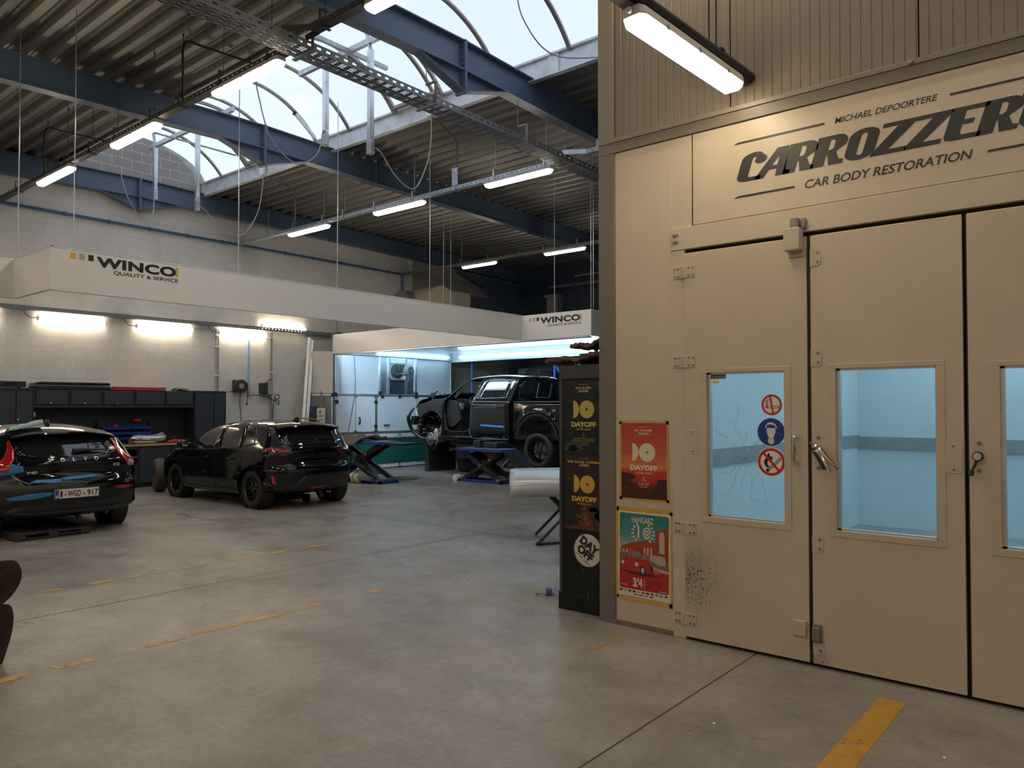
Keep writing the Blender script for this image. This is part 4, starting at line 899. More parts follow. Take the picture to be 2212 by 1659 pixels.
b = MB(); b.flat([(.19, -.13), (.12, -.135), (.10, -.19), (.06, -.22), (.03, -.275), (.19, -.28)], lambda a, c: fn(a, c, -.4)); b.flat([(-.19, -.09), (-.10, -.095), (-.06, -.125), (-.12, -.15), (-.05, -.18), (-.19, -.2)], lambda a, c: fn(a, c, -.4)); build('print_shape', b, mat('dark red print', (.05, .008, .008), .5), t)
# event poster with the red car, below
fn = onbooth(2.848, .545, R(-.3)); w, h = .44, .635
t = thing('poster', 'teal and red event poster with an old red car, lower on the booth', 'poster', (BX, 2.848, .2), 'posters on the booth')
b = MB()
for (x0, x1, z0, z1) in ((-.236, .236, .312, .352), (-.234, .236, -.352, -.322), (-.246, -.215, -.34, .345), (.212, .238, -.36, .338)): b.flat([(x0, z0), (x1, z0), (x1, z1), (x0, z1)], lambda a, c: fn(a, c, -1.2))
build('masking_tape', b, M_MASK, t)
b = MB(); b.flat([(-w/2, -h/2), (w/2, -h/2), (w/2, h/2), (-w/2, h/2)], lambda a, c: fn(a, c, -.9)); build('paper', b, mat('cream paper', (.68, .60, .48), .5), t)
def shape(name, polys, col, k=0, rough=.4):
    b = MB()
    for p in polys: b.flat(p, lambda a, c: fn(a, c, k))
    return build(name, b, mat('print '+name+str(k), col, rough, 0, .15, 14), t)
b = MB(); P_ = rrect(-.208, -.262, .208, .305, .016); b.flat(P_, lambda a, c: fn(a, c, -.5)); build('print_sky', b, grad_mat('teal sky print', [(0, (.42, .018, .02)), (.30, (.42, .018, .02)), (.31, (.16, .13, .11)), (.46, (.16, .13, .11)), (.50, (.45, .40, .26)), (.70, (.06, .24, .22)), (1, (.02, .16, .16))], 2, .08, .66, .4, .02), t)
shape('building', [[(-.2, .02), (-.19, .055), (-.10, .085), (.02, .115), (.10, .105), (.105, .19), (.20, .225), (.205, -.02), (.10, -.03), (.02, 0)]], (.34, .045, .02), -.2)
shape('arch', [[(.13, .03)] + [(.15+.022*cos(R(a)), .16+.03*sin(R(a))) for a in range(180, -1, -30)] + [(.172, .03)]], (.55, .42, .30), 0)
shape('columns', [[(.0+.028*k, 0), (.014+.028*k, 0), (.014+.028*k, .06), (.0+.028*k, .06)] for k in range(3)] + [[(-.18+.03*k, .01), (-.165+.03*k, .01), (-.165+.03*k, .035), (-.18+.03*k, .035)] for k in range(5)], (.55, .42, .32), 0)
shape('van', [[(.05, -.01), (.055, .012), (.16, .012), (.178, .0), (.18, -.055), (.12, -.058), (.09, -.04), (.05, -.03)]], (.45, .36, .25), .2)
shape('car', [[(-.205, -.055), (-.19, -.045), (-.15, -.035), (-.135, .015), (-.115, .03), (-.06, .036), (0, .026), (.03, -.01), (.05, -.04), (.055, -.09), (.04, -.125), (-.01, -.13), (-.05, -.125), (-.12, -.127), (-.19, -.115), (-.205, -.09)]], (.46, .02, .02), .4)
shape('car_window', [[(-.135, -.018), (-.125, .016), (-.108, .022), (-.108, -.02)], [(-.1, -.02), (-.1, .024), (-.06, .028), (-.022, .02), (-.022, -.024)], [(-.012, -.028), (-.01, .018), (.012, .008), (.03, -.03)]], (.20, .19, .18), .7)
shape('headlamp', [circ(-.18, -.068, .014, 14), circ(-.06, -.073, .016, 14)], (.62, .58, .50), .8)
shape('car_wheel', [circ(-.01, -.112, .022, 16, ry=.034), circ(.064, -.092, .012, 14, ry=.03)], (.03, .03, .03), .6)
shape('hubcap', [circ(-.008, -.112, .012, 14, ry=.02)], (.6, .56, .5), .9)
shape('shadow_shape', [[(-.2, -.125), (-.1, -.13), (.06, -.13), (.14, -.14), (.05, -.155), (-.12, -.15)]], (.10, .01, .01), .2)
shape('checker', [[(.075+.008*(2*k+r_), -.072-.009*r_-.0028*k), (.083+.008*(2*k+r_), -.072-.009*r_-.0028*k), (.083+.008*(2*k+r_), -.081-.009*r_-.0028*k), (.075+.008*(2*k+r_), -.081-.009*r_-.0028*k)] for k in range(8) for r_ in (0, 1)], (.66, .60, .5), 1)
b = MB(); fw = lambda a, c: fn(a, c, 1.2)
b.text('HANGARZ', fw, .043, -.01, .238, 'C', .02, .62); b.text('1', fw, .085, -.052, .128, 'L', .05, .62); 
for rr, r2 in ((1, .72), (.5, .2)):
    o_ = circ(.026, .168, .033*rr, 24, ry=.044*rr); i_ = circ(.026, .168, .033*r2, 24, ry=.044*r2); ring_flat(b, o_, i_, fw)
for sg in (-1, 1):
    for k in range(6):
        a = R(sg*90+sg*(-38+26*k)) if sg > 0 else R(90+38-26*k+0)
        aa = R(-55+21*k); cx, cy = -.006+sg*.088*cos(aa), .165+.072*sin(aa)
        for q in (-1, 1):
            d_ = V((-sin(aa)*sg*1, cos(aa))); n_ = V((cos(aa)*sg, sin(aa)))*q; p = V((cx, cy)); e_ = p+d_*.018+n_*.012; b.flat([tuple(p), tuple(p+d_*.014+n_*.001), tuple(e_), tuple(p+d_*.004+n_*.010)], fw)
b.text('NAZARETH', fw, .020, .088, -.112, 'L', .005, .75, gap=1.2); b.text('BELGIUM', fw, .006, .09, -.124, 'L', 0, .9); b.text('3/4', fw, .062, -.09, -.238, 'L', .05, .70)
b.flat([(.004, -.245), (.008, -.245), (.008, -.175), (.004, -.175)], fw)
b.text('#HANGARZ', fw, .008, -.2, -.238, 'L', .01, 1); b.text('#DAYLIGHTS', fw, .008, .13, -.252, 'L', .01, 1)
build('pale_print', b, mat('pale poster print', (.68, .60, .50), .5), t)
b = MB(); 
for k, s_ in enumerate(('CALLOOK LINEUP', 'SATURDAY BBQ', 'AWARDS')): b.text(s_, fw, .011, .022, -.19-.020*k, 'L', .005, .9, gap=1.15)
b.text('&', fw, .018, -.058, -.222, 'L', .04); b.text('JUNE 23', fw, .008, -.055, -.243, 'L', .02, .9); b.text('YEARS', fw, .007, .026, .165, 'C', .03, .9); build('dark_print', b, mat('dark poster print', (.09, .02, .02), .5), t)
rn = random.Random(5); cols = [(.03, .03, .03), (.3, .25, .18), (.12, .02, .02), (.04, .05, .06), (.45, .40, .30), (.25, .03, .03), (.02, .02, .02), (.16, .05, .04), (.10, .22, .25), (.03, .30, .38), (.25, .02, .03)]
for k, c_ in enumerate(cols): x = -.195+.038*k; b = MB(); b.flat(circ(x, -.277, .014, 12, ry=.0085) if k % 3 else rrect(x-.014, -.285, x+.014, -.27, .003), fw); build('sponsor_mark', b, mat('sponsor ink %d' % k, c_, .5), t)
for k, c_ in enumerate(((.3, .08, .03), (.18, .03, .03), (.10, .22, .36), (.03, .04, .05))): x = -.07+.045*k; b = MB(); b.flat(rrect(x-.016, -.303, x+.016, -.294, .003), fw); build('sponsor_mark', b, mat('sponsor ink b%d' % k, c_, .5), t)
# ------------------------------------------------------------------ dark cabinet at the corner, its posters and sticker
CX = 5.055; y0, y1 = 3.232, 3.682
t = thing('cabinet', 'tall black steel cabinet standing against the booth corner, covered in posters', 'cabinet', (CX+.25, 3.45, 0))
b = MB(); b.box((CX, y0, .13), (CX+.5, y1, 1.99)); build('body', b, mat('black steel sheet', (.008, .0085, .010), .5, 0, .2, 8, spec=.3), t, bevel=.006)
b = MB(); b.box((CX-.012, y0, 0), (CX+.5, y1+.006, .14)); build('plinth', b, MATS['black steel sheet'], t, bevel=.004)
b = MB(); b.box((CX-.006, y1-.028, .14), (CX+.0, y1, 1.985)); b.box((CX-.008, y0, 1.88), (CX, y1, 1.99)); build('edge_strip', b, mat('worn black edge', (.05, .05, .052), .4), t, bevel=.002)
b = MB()
for (a, c, L_) in ((3.45, .32, .06), (3.33, .36, .02), (3.40, .105, .12)): b.bar((CX-.013, a, c), (CX-.013, a-.006, c+L_*.6), .002, .001)
build('scratch', b, M_GREYL, t)
def oncab(yc, zc): return lambda a, c, k=0: (CX-.003-.0005*k, yc-a, zc+c)
def clip_sheet(fn, w, h): return fn
M_GOLD = mat('dull gold print', (.50, .42, .10), .5)
t = thing('poster', 'black poster with gold record emblem and palm leaves, upper of two on the black cabinet', 'poster', (CX, 3.44, 1.3), 'posters on the black cabinet')
fn = oncab(3.443, 1.563); w, h = .40, .595
sheet(t, fn, w, h, grad_mat('black night print', [(0, (.010, .013, .012)), (.5, (.014, .016, .019)), (1, (.018, .020, .024))], 2, 0, .6, .22))
dayoff(t, fn, .40, h, 'ZAT. 26 APRIL', 'OCB BLAUD 2', M_GOLD, (('LIVE AT GENT AREA', .004, 1), ('DECLARE - FANTASIS - RESONANCE - THE ELEGANT', .008, .8), ('BLACK CORPORATION - MONTY & FRIENDS - SINUSS', .008, .8), ('D_VIG - BAXTO - UNDRO', .007, .8), ('DJ ATTICA - CARROZZERIA', .007, .8)))
b = MB(); rn = random.Random(2)
def leaf(bx, by, n, a0, a1, L_):
    for k in range(n):
        a = R(a0+(a1-a0)*k/(n-1)); d_ = V((cos(a), sin(a))); n_ = V((-d_.y, d_.x)); p = V((bx, by)); L2 = L_*rn.uniform(.7, 1)
        pts = [p, p+d_*L2*.4+n_*.010, p+d_*L2-V((0, .01)), p+d_*L2*.4-n_*.010]
        pts = [(min(max(q.x, -w/2), w/2), min(max(q.y, -h/2), h/2)) for q in pts]; b.flat(pts, lambda a_, c_: fn(a_, c_, -.3))
leaf(-.10, -.28, 13, 20, 165, .15); leaf(.20, -.26, 6, 100, 190, .10); leaf(.19, .29, 7, 190, 280, .11)
build('leaf_print', b, mat('dark green print', (.03, .075, .035), .4, 0, .3, 20), t)
t = thing('poster', 'brown sunset poster with gold record emblem, lower of two on the black cabinet', 'poster', (CX, 3.44, .66), 'posters on the black cabinet')
fn = oncab(3.438, .963); w, h = .395, .60
sheet(t, fn, w, h, grad_mat('brown sunset print', [(0, (.13, .03, .014)), (.25, (.075, .022, .016)), (.5, (.034, .017, .018)), (1, (.026, .017, .019))], 2, 0, .6, .22))
dayoff(t, fn, .40, h, 'WOE. 10 & VRIJ. 12 NOVEMBER', 'OCB BLAUD 2', mat('amber print', (.58, .36, .04), .5), (('', .01, 1), ('ROOM 1', .009, 1), ('BELGRADE - RESONANCE - SYNTH. SURVIVE', .008, .8), ('DR TRACKSUIT - RAFAEL CANDIDO', .008, .8), ('ROOM 2', .009, 1), ('D_VIG - CIEL - VINCENT', .008, .8), ('DJ MICHAEL CARROZZERIA', .008, .8)))
b = MB(); fk = lambda a, c: fn(a, c, -.3)
b.flat([(-.197, .09), (-.15, .085), (-.13, .04), (-.11, .01), (-.06, -.03), (-.04, -.08), (-.05, -.14), (.0, -.19), (.01, -.25), (-.197, -.29)], fk)
for k in range(14): b.flat(circ(.10+rn.uniform(-.05, .05), -.175+rn.uniform(-.05, .05), rn.uniform(.012, .028), 9), fk)
b.flat([(.09, -.29), (.095, -.18), (.105, -.18), (.112, -.29)], fk); build('tree_print', b, mat('black print', (.010, .008, .010), .4), t)
t = thing('sticker', 'round white sticker with tilted black lettering low on the black cabinet', 'sticker', (CX, 3.415, .4))
fn = lambda a, c, k=0: (CX-.002-.0006*k, 3.407-(a*cos(R(-33))-c*sin(R(-33))), .503+a*sin(R(-33))+c*cos(R(-33)))
b = MB(); b.flat(circ(0, 0, .142, 44), lambda a, c: fn(a, c, -.5)); build('rim', b, M_INK, t)
b = MB(); b.flat(circ(0, 0, .130, 44), lambda a, c: fn(a, c, .3)); build('face', b, mat('off white vinyl', (.62, .57, .50), .4, 0, .15, 10), t)
b = MB(); f1 = lambda a, c: fn(a, c, 1); b.text('DAY', f1, .062, -.005, .012, 'C', .06, 1.02); b.text('OFF', f1, .062, -.005, -.062, 'C', .06, 1.02); b.text('DAYTIME CLASSICS', f1, .013, 0, -.092, 'C', .015, 1.1); build('lettering', b, M_INK, t)
# ragged rusty panels lying on the cabinet
def rag(lab, pts, th, m, seed):
    rn = random.Random(seed); b = MB(); n = len(pts)
    b.grid(24, 6, lambda u, v: (pts[0][0]+(pts[1][0]-pts[0][0])*v+rn.uniform(-.01, .01), pts[0][1]+(pts[1][1]-pts[0][1])*u+rn.uniform(-.012, .012), pts[0][2]+(pts[1][2]-pts[0][2])*u+rn.uniform(0, .022)+.012*sin(u*9)))
    o = build('scrap_panel', b, m); s = o.modifiers.new('thick', 'SOLIDIFY'); s.thickness = th; s.offset = -1
    return tag(o, lab, 'scrap panel', 'scrap panels on top of the black cabinet')
M_RUST = mat('rusty brown', (.12, .065, .05), .8, 0, .5, 14, .5, 40)
rag('ragged brown scrap panel jutting left from the top of the black cabinet', ((5.0, 3.78, 2.0), (5.4, 3.22, 2.04)), .03, M_RUST, 1)
rag('thin ragged brown scrap panel, topmost on the black cabinet', ((5.02, 3.545, 2.115), (5.4, 3.22, 2.14)), .025, M_RUST, 4)
b = MB(); b.box((5.1, 3.24, 2.05), (5.5, 3.52, 2.085)); b.box((5.15, 3.26, 2.03), (5.2, 3.5, 2.06)); tag(build('scrap_panel', b, M_NAVY, bevel=.01), 'flat dark blue panel sandwiched between the brown scraps on the black cabinet', 'scrap panel', 'scrap panels on top of the black cabinet')
# ------------------------------------------------------------------ workshop cabinets along the back wall
CY, WY = 15.73, 16.17
KN = lambda t, x, z, y=CY: build('knob', MB().cyl((x, y-.022, z), (x, y-.006, z), .016, 10).cyl((x, y-.006, z), (x, y, z), .008, 8), M_CHROME, t, smooth=True)
def tall(lab, x0, x1, split, kx):
    t = thing('tall_cabinet', lab, 'cabinet', ((x0+x1)/2, CY, 0), 'workshop cabinets')
    b = MB(); b.box((x0, CY+.02, .05), (x1, WY, 2.0)); b.box((x0+.02, CY+.06, 0), (x1-.02, WY, .05)); build('carcass', b, M_CHARD, t, bevel=.004)
    b = MB(); b.box((x0, CY-.002, 1.955), (x1, CY+.02, 2.0)); b.box((x0, CY-.002, .05), (x0+.03, CY+.02, 1.955)); b.box((x1-.03, CY-.002, .05), (x1, CY+.02, 1.955)); build('frame', b, M_CHARD, t)
    for a, c, k in ((x0+.035, split-.012, split-.06), (split+.012, x1-.035, split+.05)):
        b = MB(); b.box((a, CY-.005, .09), (c, CY+.02, 1.945)); d = build('door', b, M_CHAR, t, bevel=.005)
        if k == kx: KN(d, split+.03, 1.42)
    return t
tall('tall charcoal cabinet at the far left, behind the roof of the hatchback with a plate', 4.42, 5.115, 4.82, 4.87)
tall('tall charcoal cabinet at the right end of the bench, behind the plain black hatchback', 8.20, 8.93, 8.655, 8.705)
xs = [5.12, 5.715, 6.315, 6.935, 7.565, 8.195]
wl = ['leftmost', 'second from the left', 'middle', 'fourth from the left', 'rightmost']
for k in range(5):
    x0, x1 = xs[k], xs[k+1]
    t = thing('wall_cabinet', 'charcoal flap wall cabinet over the bench, %s of the five' % wl[k], 'cabinet', ((x0+x1)/2, CY, 1.64), 'flap wall cabinets')
    b = MB(); b.box((x0+.002, CY+.02, 1.635), (x1-.002, WY, 1.985)); build('carcass', b, M_CHARD, t, bevel=.004)
    b = MB(); b.box((x0+.03, CY-.004, 1.695), (x1-.03, CY+.02, 1.955)); d = build('door', b, M_CHAR, t, bevel=.005); KN(d, (x0+x1)/2-.03, 1.722)
    b = MB(); b.box((x0+.01, CY-.002, 1.64), (x1-.01, CY+.02, 1.672)); build('rail', b, M_CHAR, t)
def base(lab, x0, x1, kind):
    t = thing('base_cabinet', lab, 'cabinet', ((x0+x1)/2, CY, 0), 'base cabinets under the worktop')
    b = MB()
    b.box((x0, WY-.02, .07), (x1, WY, .845)); b.box((x0, CY+.01, .07), (x0+.02, WY, .845)); b.box((x1-.02, CY+.01, .07), (x1, WY, .845)); b.box((x0, CY+.01, .825), (x1, WY, .845)); b.box((x0, CY+.01, .07), (x1, WY, .09)); b.box((x0, CY+.04, .0), (x1, WY, .07))
    if kind == 'shelf': b.box((x0, CY+.01, .62), (x1, WY, .635)); b.box((x0, CY+.01, .44), (x1, WY, .47))
    build('carcass', b, M_CHARD, t, bevel=.003)
    b = MB(); b.box((x0, CY, .785), (x1, CY+.015, .845)); b.box((x0, CY, .07), (x0+.03, CY+.015, .8)); b.box((x1-.03, CY, .07), (x1, CY+.015, .8)); build('frame', b, M_CHARD, t)
    if kind == 'shelf':
        b = MB(); b.box((x0+.03, CY-.005, .10), (x1-.03, CY+.015, .44)); build('door', b, M_CHAR, t, bevel=.005)
        b = MB(); b.box((x0+.03, CY-.002, .615), (x1-.03, CY+.01, .640)); build('shelf_edge', b, M_ALU, t)
    elif kind == 'doors':
        m_ = (x0+x1)/2
        for a, c, s in ((x0+.03, m_-.006, 0), (m_+.006, x1-.03, 1)):
            b = MB(); b.box((a, CY-.005, .10), (c, CY+.015, .79)); d = build('door', b, M_CHAR, t, bevel=.005)
            if s: KN(d, m_+.05, .45)
    else:
        for k in range(5):
            b = MB(); b.box((x0+.03, CY-.005, .10+.138*k), (x1-.03, CY+.015, .23+.138*k)); d = build('drawer', b, M_CHAR, t, bevel=.005)
            c = MB(); c.box((x0+.08, CY-.02, .205+.138*k), (x1-.08, CY-.004, .222+.138*k)); build('handle', c, M_ALU, d)
base('charcoal base cabinet hidden behind the hatchback with a plate', 5.12, 6.30, 'doors')
base('charcoal base cabinet with an open shelf, left of the two door base cabinet', 6.305, 7.02, 'shelf')
base('charcoal base cabinet with two doors and one round knob, under the silver part', 7.025, 7.70, 'doors')
base('charcoal drawer base cabinet partly behind the black hatchback bonnet', 7.705, 8.195, 'drawers')
b = MB(); b.box((5.12, CY-.012, .847), (8.197, WY, .885)); tag(build('worktop', b, M_WOODT, bevel=.004), 'long beech worktop on the charcoal base cabinets', 'worktop')
t = thing('pegboard', 'dark perforated back panel above the beech worktop', 'pegboard', (6.6, WY, .9))
b = MB(); b.box((5.12, WY-.03, .885), (8.197, WY-.005, 1.635)); build('board', b, M_CHARD, t)
b = MB()
for i in range(0, 76):
    for j in range(17):
        x = 5.16+.04*i; z = .92+.042*j
        if 5.9 < x: b.flat([(x, z), (x+.012, z), (x+.012, z+.012), (x, z+.012)], lambda a, c: (a, WY-.0305, c))
build('hole', tag(b, None) if False else b, M_GAP, t)['kind'] = 'stuff'
b = MB(); b.box((6.52, WY-.032, .885), (6.526, WY-.03, 1.635)); b.box((7.62, WY-.032, .885), (7.626, WY-.03, 1.635)); build('panel_joint', b, M_GAP, t)
# storage rack with blue bins
t = thing('bin_rack', 'black louvred rack on the bench holding rows of blue bins', 'rack', (6.85, 16.0, .89))
b = MB(); b.box((6.34, 16.05, .888), (7.36, 16.08, 1.345)); b.box((6.335, 15.98, .888), (6.36, 16.08, 1.345)); b.box((7.35, 15.98, .888), (7.375, 16.08, 1.345)); b.box((6.33, 16.03, 1.335), (7.38, 16.09, 1.35))
for r_ in range(4): b.box((6.35, 16.03, 1.235-.106*r_), (7.36, 16.06, 1.25-.106*r_))
build('rack_panel', b, M_BLACKP, t)
bin0 = None
for r_ in range(4):
    for k in range(9):
        x, z = 6.44+.104*k, 1.195-.106*r_
        lab = 'small blue storage bin, %s from the left in the %s row of the rack' % (['first', 'second', 'third', 'fourth', 'fifth', 'sixth', 'seventh', 'eighth', 'ninth'][k], ['top', 'second', 'third', 'bottom'][r_])
        if bin0 is None:
            b = MB(); w_ = .049; y0_, y1_ = -.17, -.0
            b.add([(-w_, y0_, 0), (w_, y0_, 0), (w_, y1_, 0), (-w_, y1_, 0), (-w_, y0_-.012, .048), (w_, y0_-.012, .048), (w_, y1_, .075), (-w_, y1_, .075), (-w_, y0_+.05, .05), (w_, y0_+.05, .05)],
                  [(0, 3, 2, 1), (0, 1, 5, 4), (3, 7, 6, 2), (0, 4, 8, 7, 3), (1, 2, 6, 9, 5)])
            bin0 = build('storage_bin', b, M_BLUE, at=(0, 0, 0)); s = bin0.modifiers.new('wall', 'SOLIDIFY'); s.thickness = .004
            tag(bin0, lab, 'storage bin', 'blue storage bins on the bench rack'); o = bin0
        else:
            o = bin0.copy(); COL.objects.link(o); o['label'] = lab
        o.location = (x, 16.03, z)
for lab, x0, x1, z0, z1, m in (('small red box in the top row of the blue bin rack', 6.64, 6.69, 1.235, 1.295, M_RED), ('flat red and grey box lying on top of the blue bin rack', 7.02, 7.16, 1.352, 1.40, M_RED)):
    b = MB(); b.box((x0, 15.93, z0), (x1, 16.05, z1)); tag(build('small_box', b, m, bevel=.005), lab, 'box')
# things on the worktop
def blob(name, secs, m, parent=None, n=14, **k):
    """Loft of ellipses: (x, y, z, ry, rz)."""
    b = MB(); q = []
    for (x, y, z, ry, rz) in secs: q += [(x, y+ry*cos(2*pi*i/n), z+rz*sin(2*pi*i/n)) for i in range(n)]
    m_ = len(secs); b.add(q, [(i*n+j, i*n+(j+1) % n, (i+1)*n+(j+1) % n, (i+1)*n+j) for i in range(m_-1) for j in range(n)]+[tuple(range(n-1, -1, -1)), tuple(range((m_-1)*n, m_*n))])
    return build(name, b, m, parent, smooth=True, **k)
t = thing('body_part', 'silver moulded car body part lying on the beech worktop', 'car part', (7.3, 15.85, .886))
blob('shell', [(6.93, 15.86, 1.01, .05, .05), (7.0, 15.86, 1.02, .10, .065), (7.15, 15.86, 1.01, .12, .07), (7.32, 15.86, .995, .12, .075), (7.45, 15.85, 1.0, .13, .09), (7.58, 15.85, 1.01, .12, .085), (7.63, 15.85, 1.02, .06, .05)], mat('silver car paint', (.52, .53, .55), .3, .5), t, sub=1)
blob('lower_trim', [(6.92, 15.83, .925, .05, .03), (7.05, 15.83, .925, .10, .034), (7.3, 15.83, .92, .10, .034), (7.45, 15.83, .91, .06, .02)], mat('beige liner', (.45, .38, .30), .5), t, sub=1)
b = MB(); b.bar((7.1, 15.735, .99), (7.25, 15.735, .985), .012, .02); b.tube(bez([(7.45, 15.8, 1.07), (7.5, 15.8, 1.1), (7.57, 15.82, 1.11)], 5), .008, 6); build('trim_strip', b, M_WHITE, t)
t = thing('spray_gun', 'small red and silver spray gun left of the silver part on the bench', 'spray gun', (6.9, 15.8, .886))
b = MB(); b.cyl((6.86, 15.78, .886), (6.86, 15.78, 1.0), .035, 12); build('cup', b, mat('dark red plastic', (.20, .03, .03), .4), t, smooth=True)
b = MB(); b.tube([(6.88, 15.77, 1.02), (6.95, 15.76, 1.0), (7.03, 15.75, .985)], [.02, .018, .01], 8); b.bar((6.89, 15.77, .89), (6.88, 15.77, 1.02), .02, .024); build('gun_body', b, M_ALU, t, smooth=True)
t = thing('power_tool', 'bright red power tool on the bench right of the silver part', 'power tool', (7.75, 15.82, .886))
blob('motor_body', [(7.66, 15.82, .915, .03, .025), (7.70, 15.82, .92, .045, .034), (7.85, 15.82, .935, .045, .04), (7.95, 15.82, .925, .035, .03), (8.02, 15.82, .91, .02, .018)], M_RED, t)
b = MB(); b.bar((7.74, 15.8, .94), (7.70, 15.82, 1.03), .03, .035); b.box((7.72, 15.8, 1.0), (7.84, 15.84, 1.03)); build('handle', b, M_BLACKP, t, bevel=.006)
t = thing('hand_tools', 'jumble of dark hand tools on the bench right of the red power tool', 'tools', (8.0, 15.86, .886)); t['kind'] = 'stuff'
b = MB(); rn = random.Random(9)
for k in range(12):
    x, y, z = rn.uniform(7.85, 8.14), rn.uniform(15.8, 16.0), .9+rn.uniform(0, .06); d = V((rn.uniform(-.1, .1), rn.uniform(-.05, .05), rn.uniform(-.02, .05))); b.bar((x, y, z), V((x, y, z))+d, .02, .02)
build('tool_pile', b, M_BLACKP, t)['kind'] = 'stuff'
# things on top of the cabinets
t = thing('stereo', 'black stereo unit on the tall cabinet at the far left', 'stereo', (4.8, 15.9, 2.0))
b = MB(); b.box((4.40, 15.76, 2.015), (4.99, 16.05, 2.12)); build('case', b, M_BLACKP, t, bevel=.006)
b = MB(); b.box((4.62, 15.755, 2.045), (4.85, 15.762, 2.095)); build('display', b, M_GAP, t)
b = MB()
for x in (4.5, 4.88): b.box((x, 15.8, 2.0), (x+.04, 15.86, 2.016))
build('foot', b, M_BLACKP, t)
cable('thin aerial lead rising left from the stereo on the tall cabinet', [(4.60, 16.1, 2.12), (4.45, 16.15, 2.3), (4.3, 16.17, 2.5)], .005, 'lead', M_BLACKP, 'cable', None)
t = thing('tool_case', 'long flat black case on top of the wall cabinets', 'case', (5.8, 15.9, 1.985))
b = MB(); b.prism([(5.15, 1.99), (6.47, 1.99), (6.47, 2.055), (5.13, 2.055)], lambda a, c, tt: (a, tt, c), 15.76, 16.12); build('lower_shell', b, M_BLACKP, t, bevel=.012)
b = MB(); b.prism([(5.13, 2.065), (6.47, 2.065), (6.46, 2.125), (5.24, 2.125), (5.14, 2.10)], lambda a, c, tt: (a, tt, c), 15.75, 16.12); build('lid', b, M_GLOSS, t, bevel=.014)
b = MB(); b.box((6.46, 15.85, 1.988), (6.52, 16.05, 2.03)); build('latch', b, M_BLACKP, t)
t = thing('tool_case', 'flat faded red case on top of the wall cabinets, right of the long black case', 'case', (7.07, 15.9, 1.985))
M_FRED = mat('faded red plastic', (.50, .075, .065), .45, 0, .1, 8)
b = MB(); b.box((6.56, 15.76, 1.988), (7.60, 16.05, 2.022)); build('lower_shell', b, M_FRED, t, bevel=.012)
b = MB(); b.box((6.56, 15.755, 2.026), (7.60, 16.05, 2.062)); build('lid', b, M_FRED, t, bevel=.014)
b = MB(); b.box((6.85, 15.745, 2.01), (6.95, 15.757, 2.04)); b.box((7.25, 15.745, 2.01), (7.35, 15.757, 2.04)); build('latch', b, M_RED, t)
t = thing('bag', 'crumpled dark cloth bag on top of the rightmost wall cabinet', 'bag', (7.94, 15.85, 1.985))
o = blob('bag_body', [(7.74, 15.85, 2.01, .03, .015), (7.80, 15.85, 2.02, .08, .03), (7.9, 15.85, 2.03, .10, .042), (8.02, 15.86, 2.02, .10, .034), (8.12, 15.86, 2.012, .07, .022), (8.17, 15.86, 2.005, .02, .01)], mat('dark olive cloth', (.045, .042, .036), .85, 0, .3, 20, .5, 25), t, sub=1)
b = MB(); b.tube(bez([(7.78, 15.74, 2.0), (7.86, 15.73, 2.05), (7.95, 15.73, 2.02), (8.1, 15.74, 1.995)], 5), .008, 6); build('strap', b, mat('pale strap', (.42, .40, .36), .7), t)
t = tag(build('sanding_disc', MB().cyl((5.125, 15.8, 1.5), (5.14, 15.8, 1.5), .055, 16), M_WHITE, smooth=True), 'white disc hanging on the side of the far left tall cabinet', 'disc')
# ------------------------------------------------------------------ things on the white wall
def wl_lamp(lab, x0, x1, z, up=False):
    t = thing('wall_lamp', lab, 'wall lamp', ((x0+x1)/2, 16.15, z), 'wall lamps over the bench')
    b = MB(); b.cyl((x0+.02, 16.11, z), (x1-.02, 16.11, z), .042, 14); build('diffuser', b, M_LWALL, t, smooth=True)
    b = MB(); b.cyl((x0, 16.11, z), (x0+.02, 16.11, z), .044, 14); b.cyl((x1-.02, 16.11, z), (x1, 16.11, z), .044, 14); b.cyl((x0-.05, 16.11, z), (x0, 16.11, z), .014, 8); build('end_cap', b, M_WHITE, t, smooth=True)
    s = 1 if up else -1
    for x in (x0+.12, x1-.18): b = MB(); b.box((x, 16.155, z+s*.03), (x+.03, 16.17, z+s*.12)); b.box((x, 16.1, z-.045), (x+.03, 16.17, z-.04)); build('bracket', b, M_WHITE, t)
    if not up: b = MB(); b.tube(bez([(x0-.05, 16.12, z), (x0-.13, 16.14, z+.01), (x0-.2, 16.15, z+.08), (x0-.22, 16.15, z+.15)], 5), .006, 6); build('lead', b, M_BLACKP, t)
wl_lamp('lit tube lamp on the back wall cut off by the left edge', 3.42, 4.66, 3.345); wl_lamp('lit tube lamp on the white wall under the tray, first of three in a row', 5.27, 6.51, 3.345); wl_lamp('lit tube lamp on the white wall under the tray, middle of three in a row', 7.11, 8.35, 3.345)
wl_lamp('lit tube lamp on the white wall under the tray, nearest the cable conduits', 8.95, 10.19, 3.345); wl_lamp('lit tube lamp mounted above the tray near the prep bay', 10.04, 11.29, 3.585, True)
def pipes(lab, xs_, z0, z1, m, r=.017, group='conduits down the back wall'):
    t = thing('conduit', lab, 'conduit', (xs_[0], 16.17, z0), group)
    for x in xs_: b = MB(); b.cyl((x, 16.17, z0), (x, 16.17, z1), r, 8); build('pipe', b, m, t, smooth=True)
    for z in (z0+.35, (z0+z1)/2+.3, z1-.15):
        b = MB()
        for x in xs_: b.box((x-.03, 16.145, z), (x+.02, 16.2, z+.03))
        build('clip', b, M_WHITE, t)
    return t
pipes('pair of grey conduits on the white wall above the tall cabinet', (8.93, 8.985), 2.0, 3.42, M_ROPE)
pipes('pair of grey conduits on the white wall beside the orange hook box', (10.325, 10.37), .9, 3.46, M_ROPE)
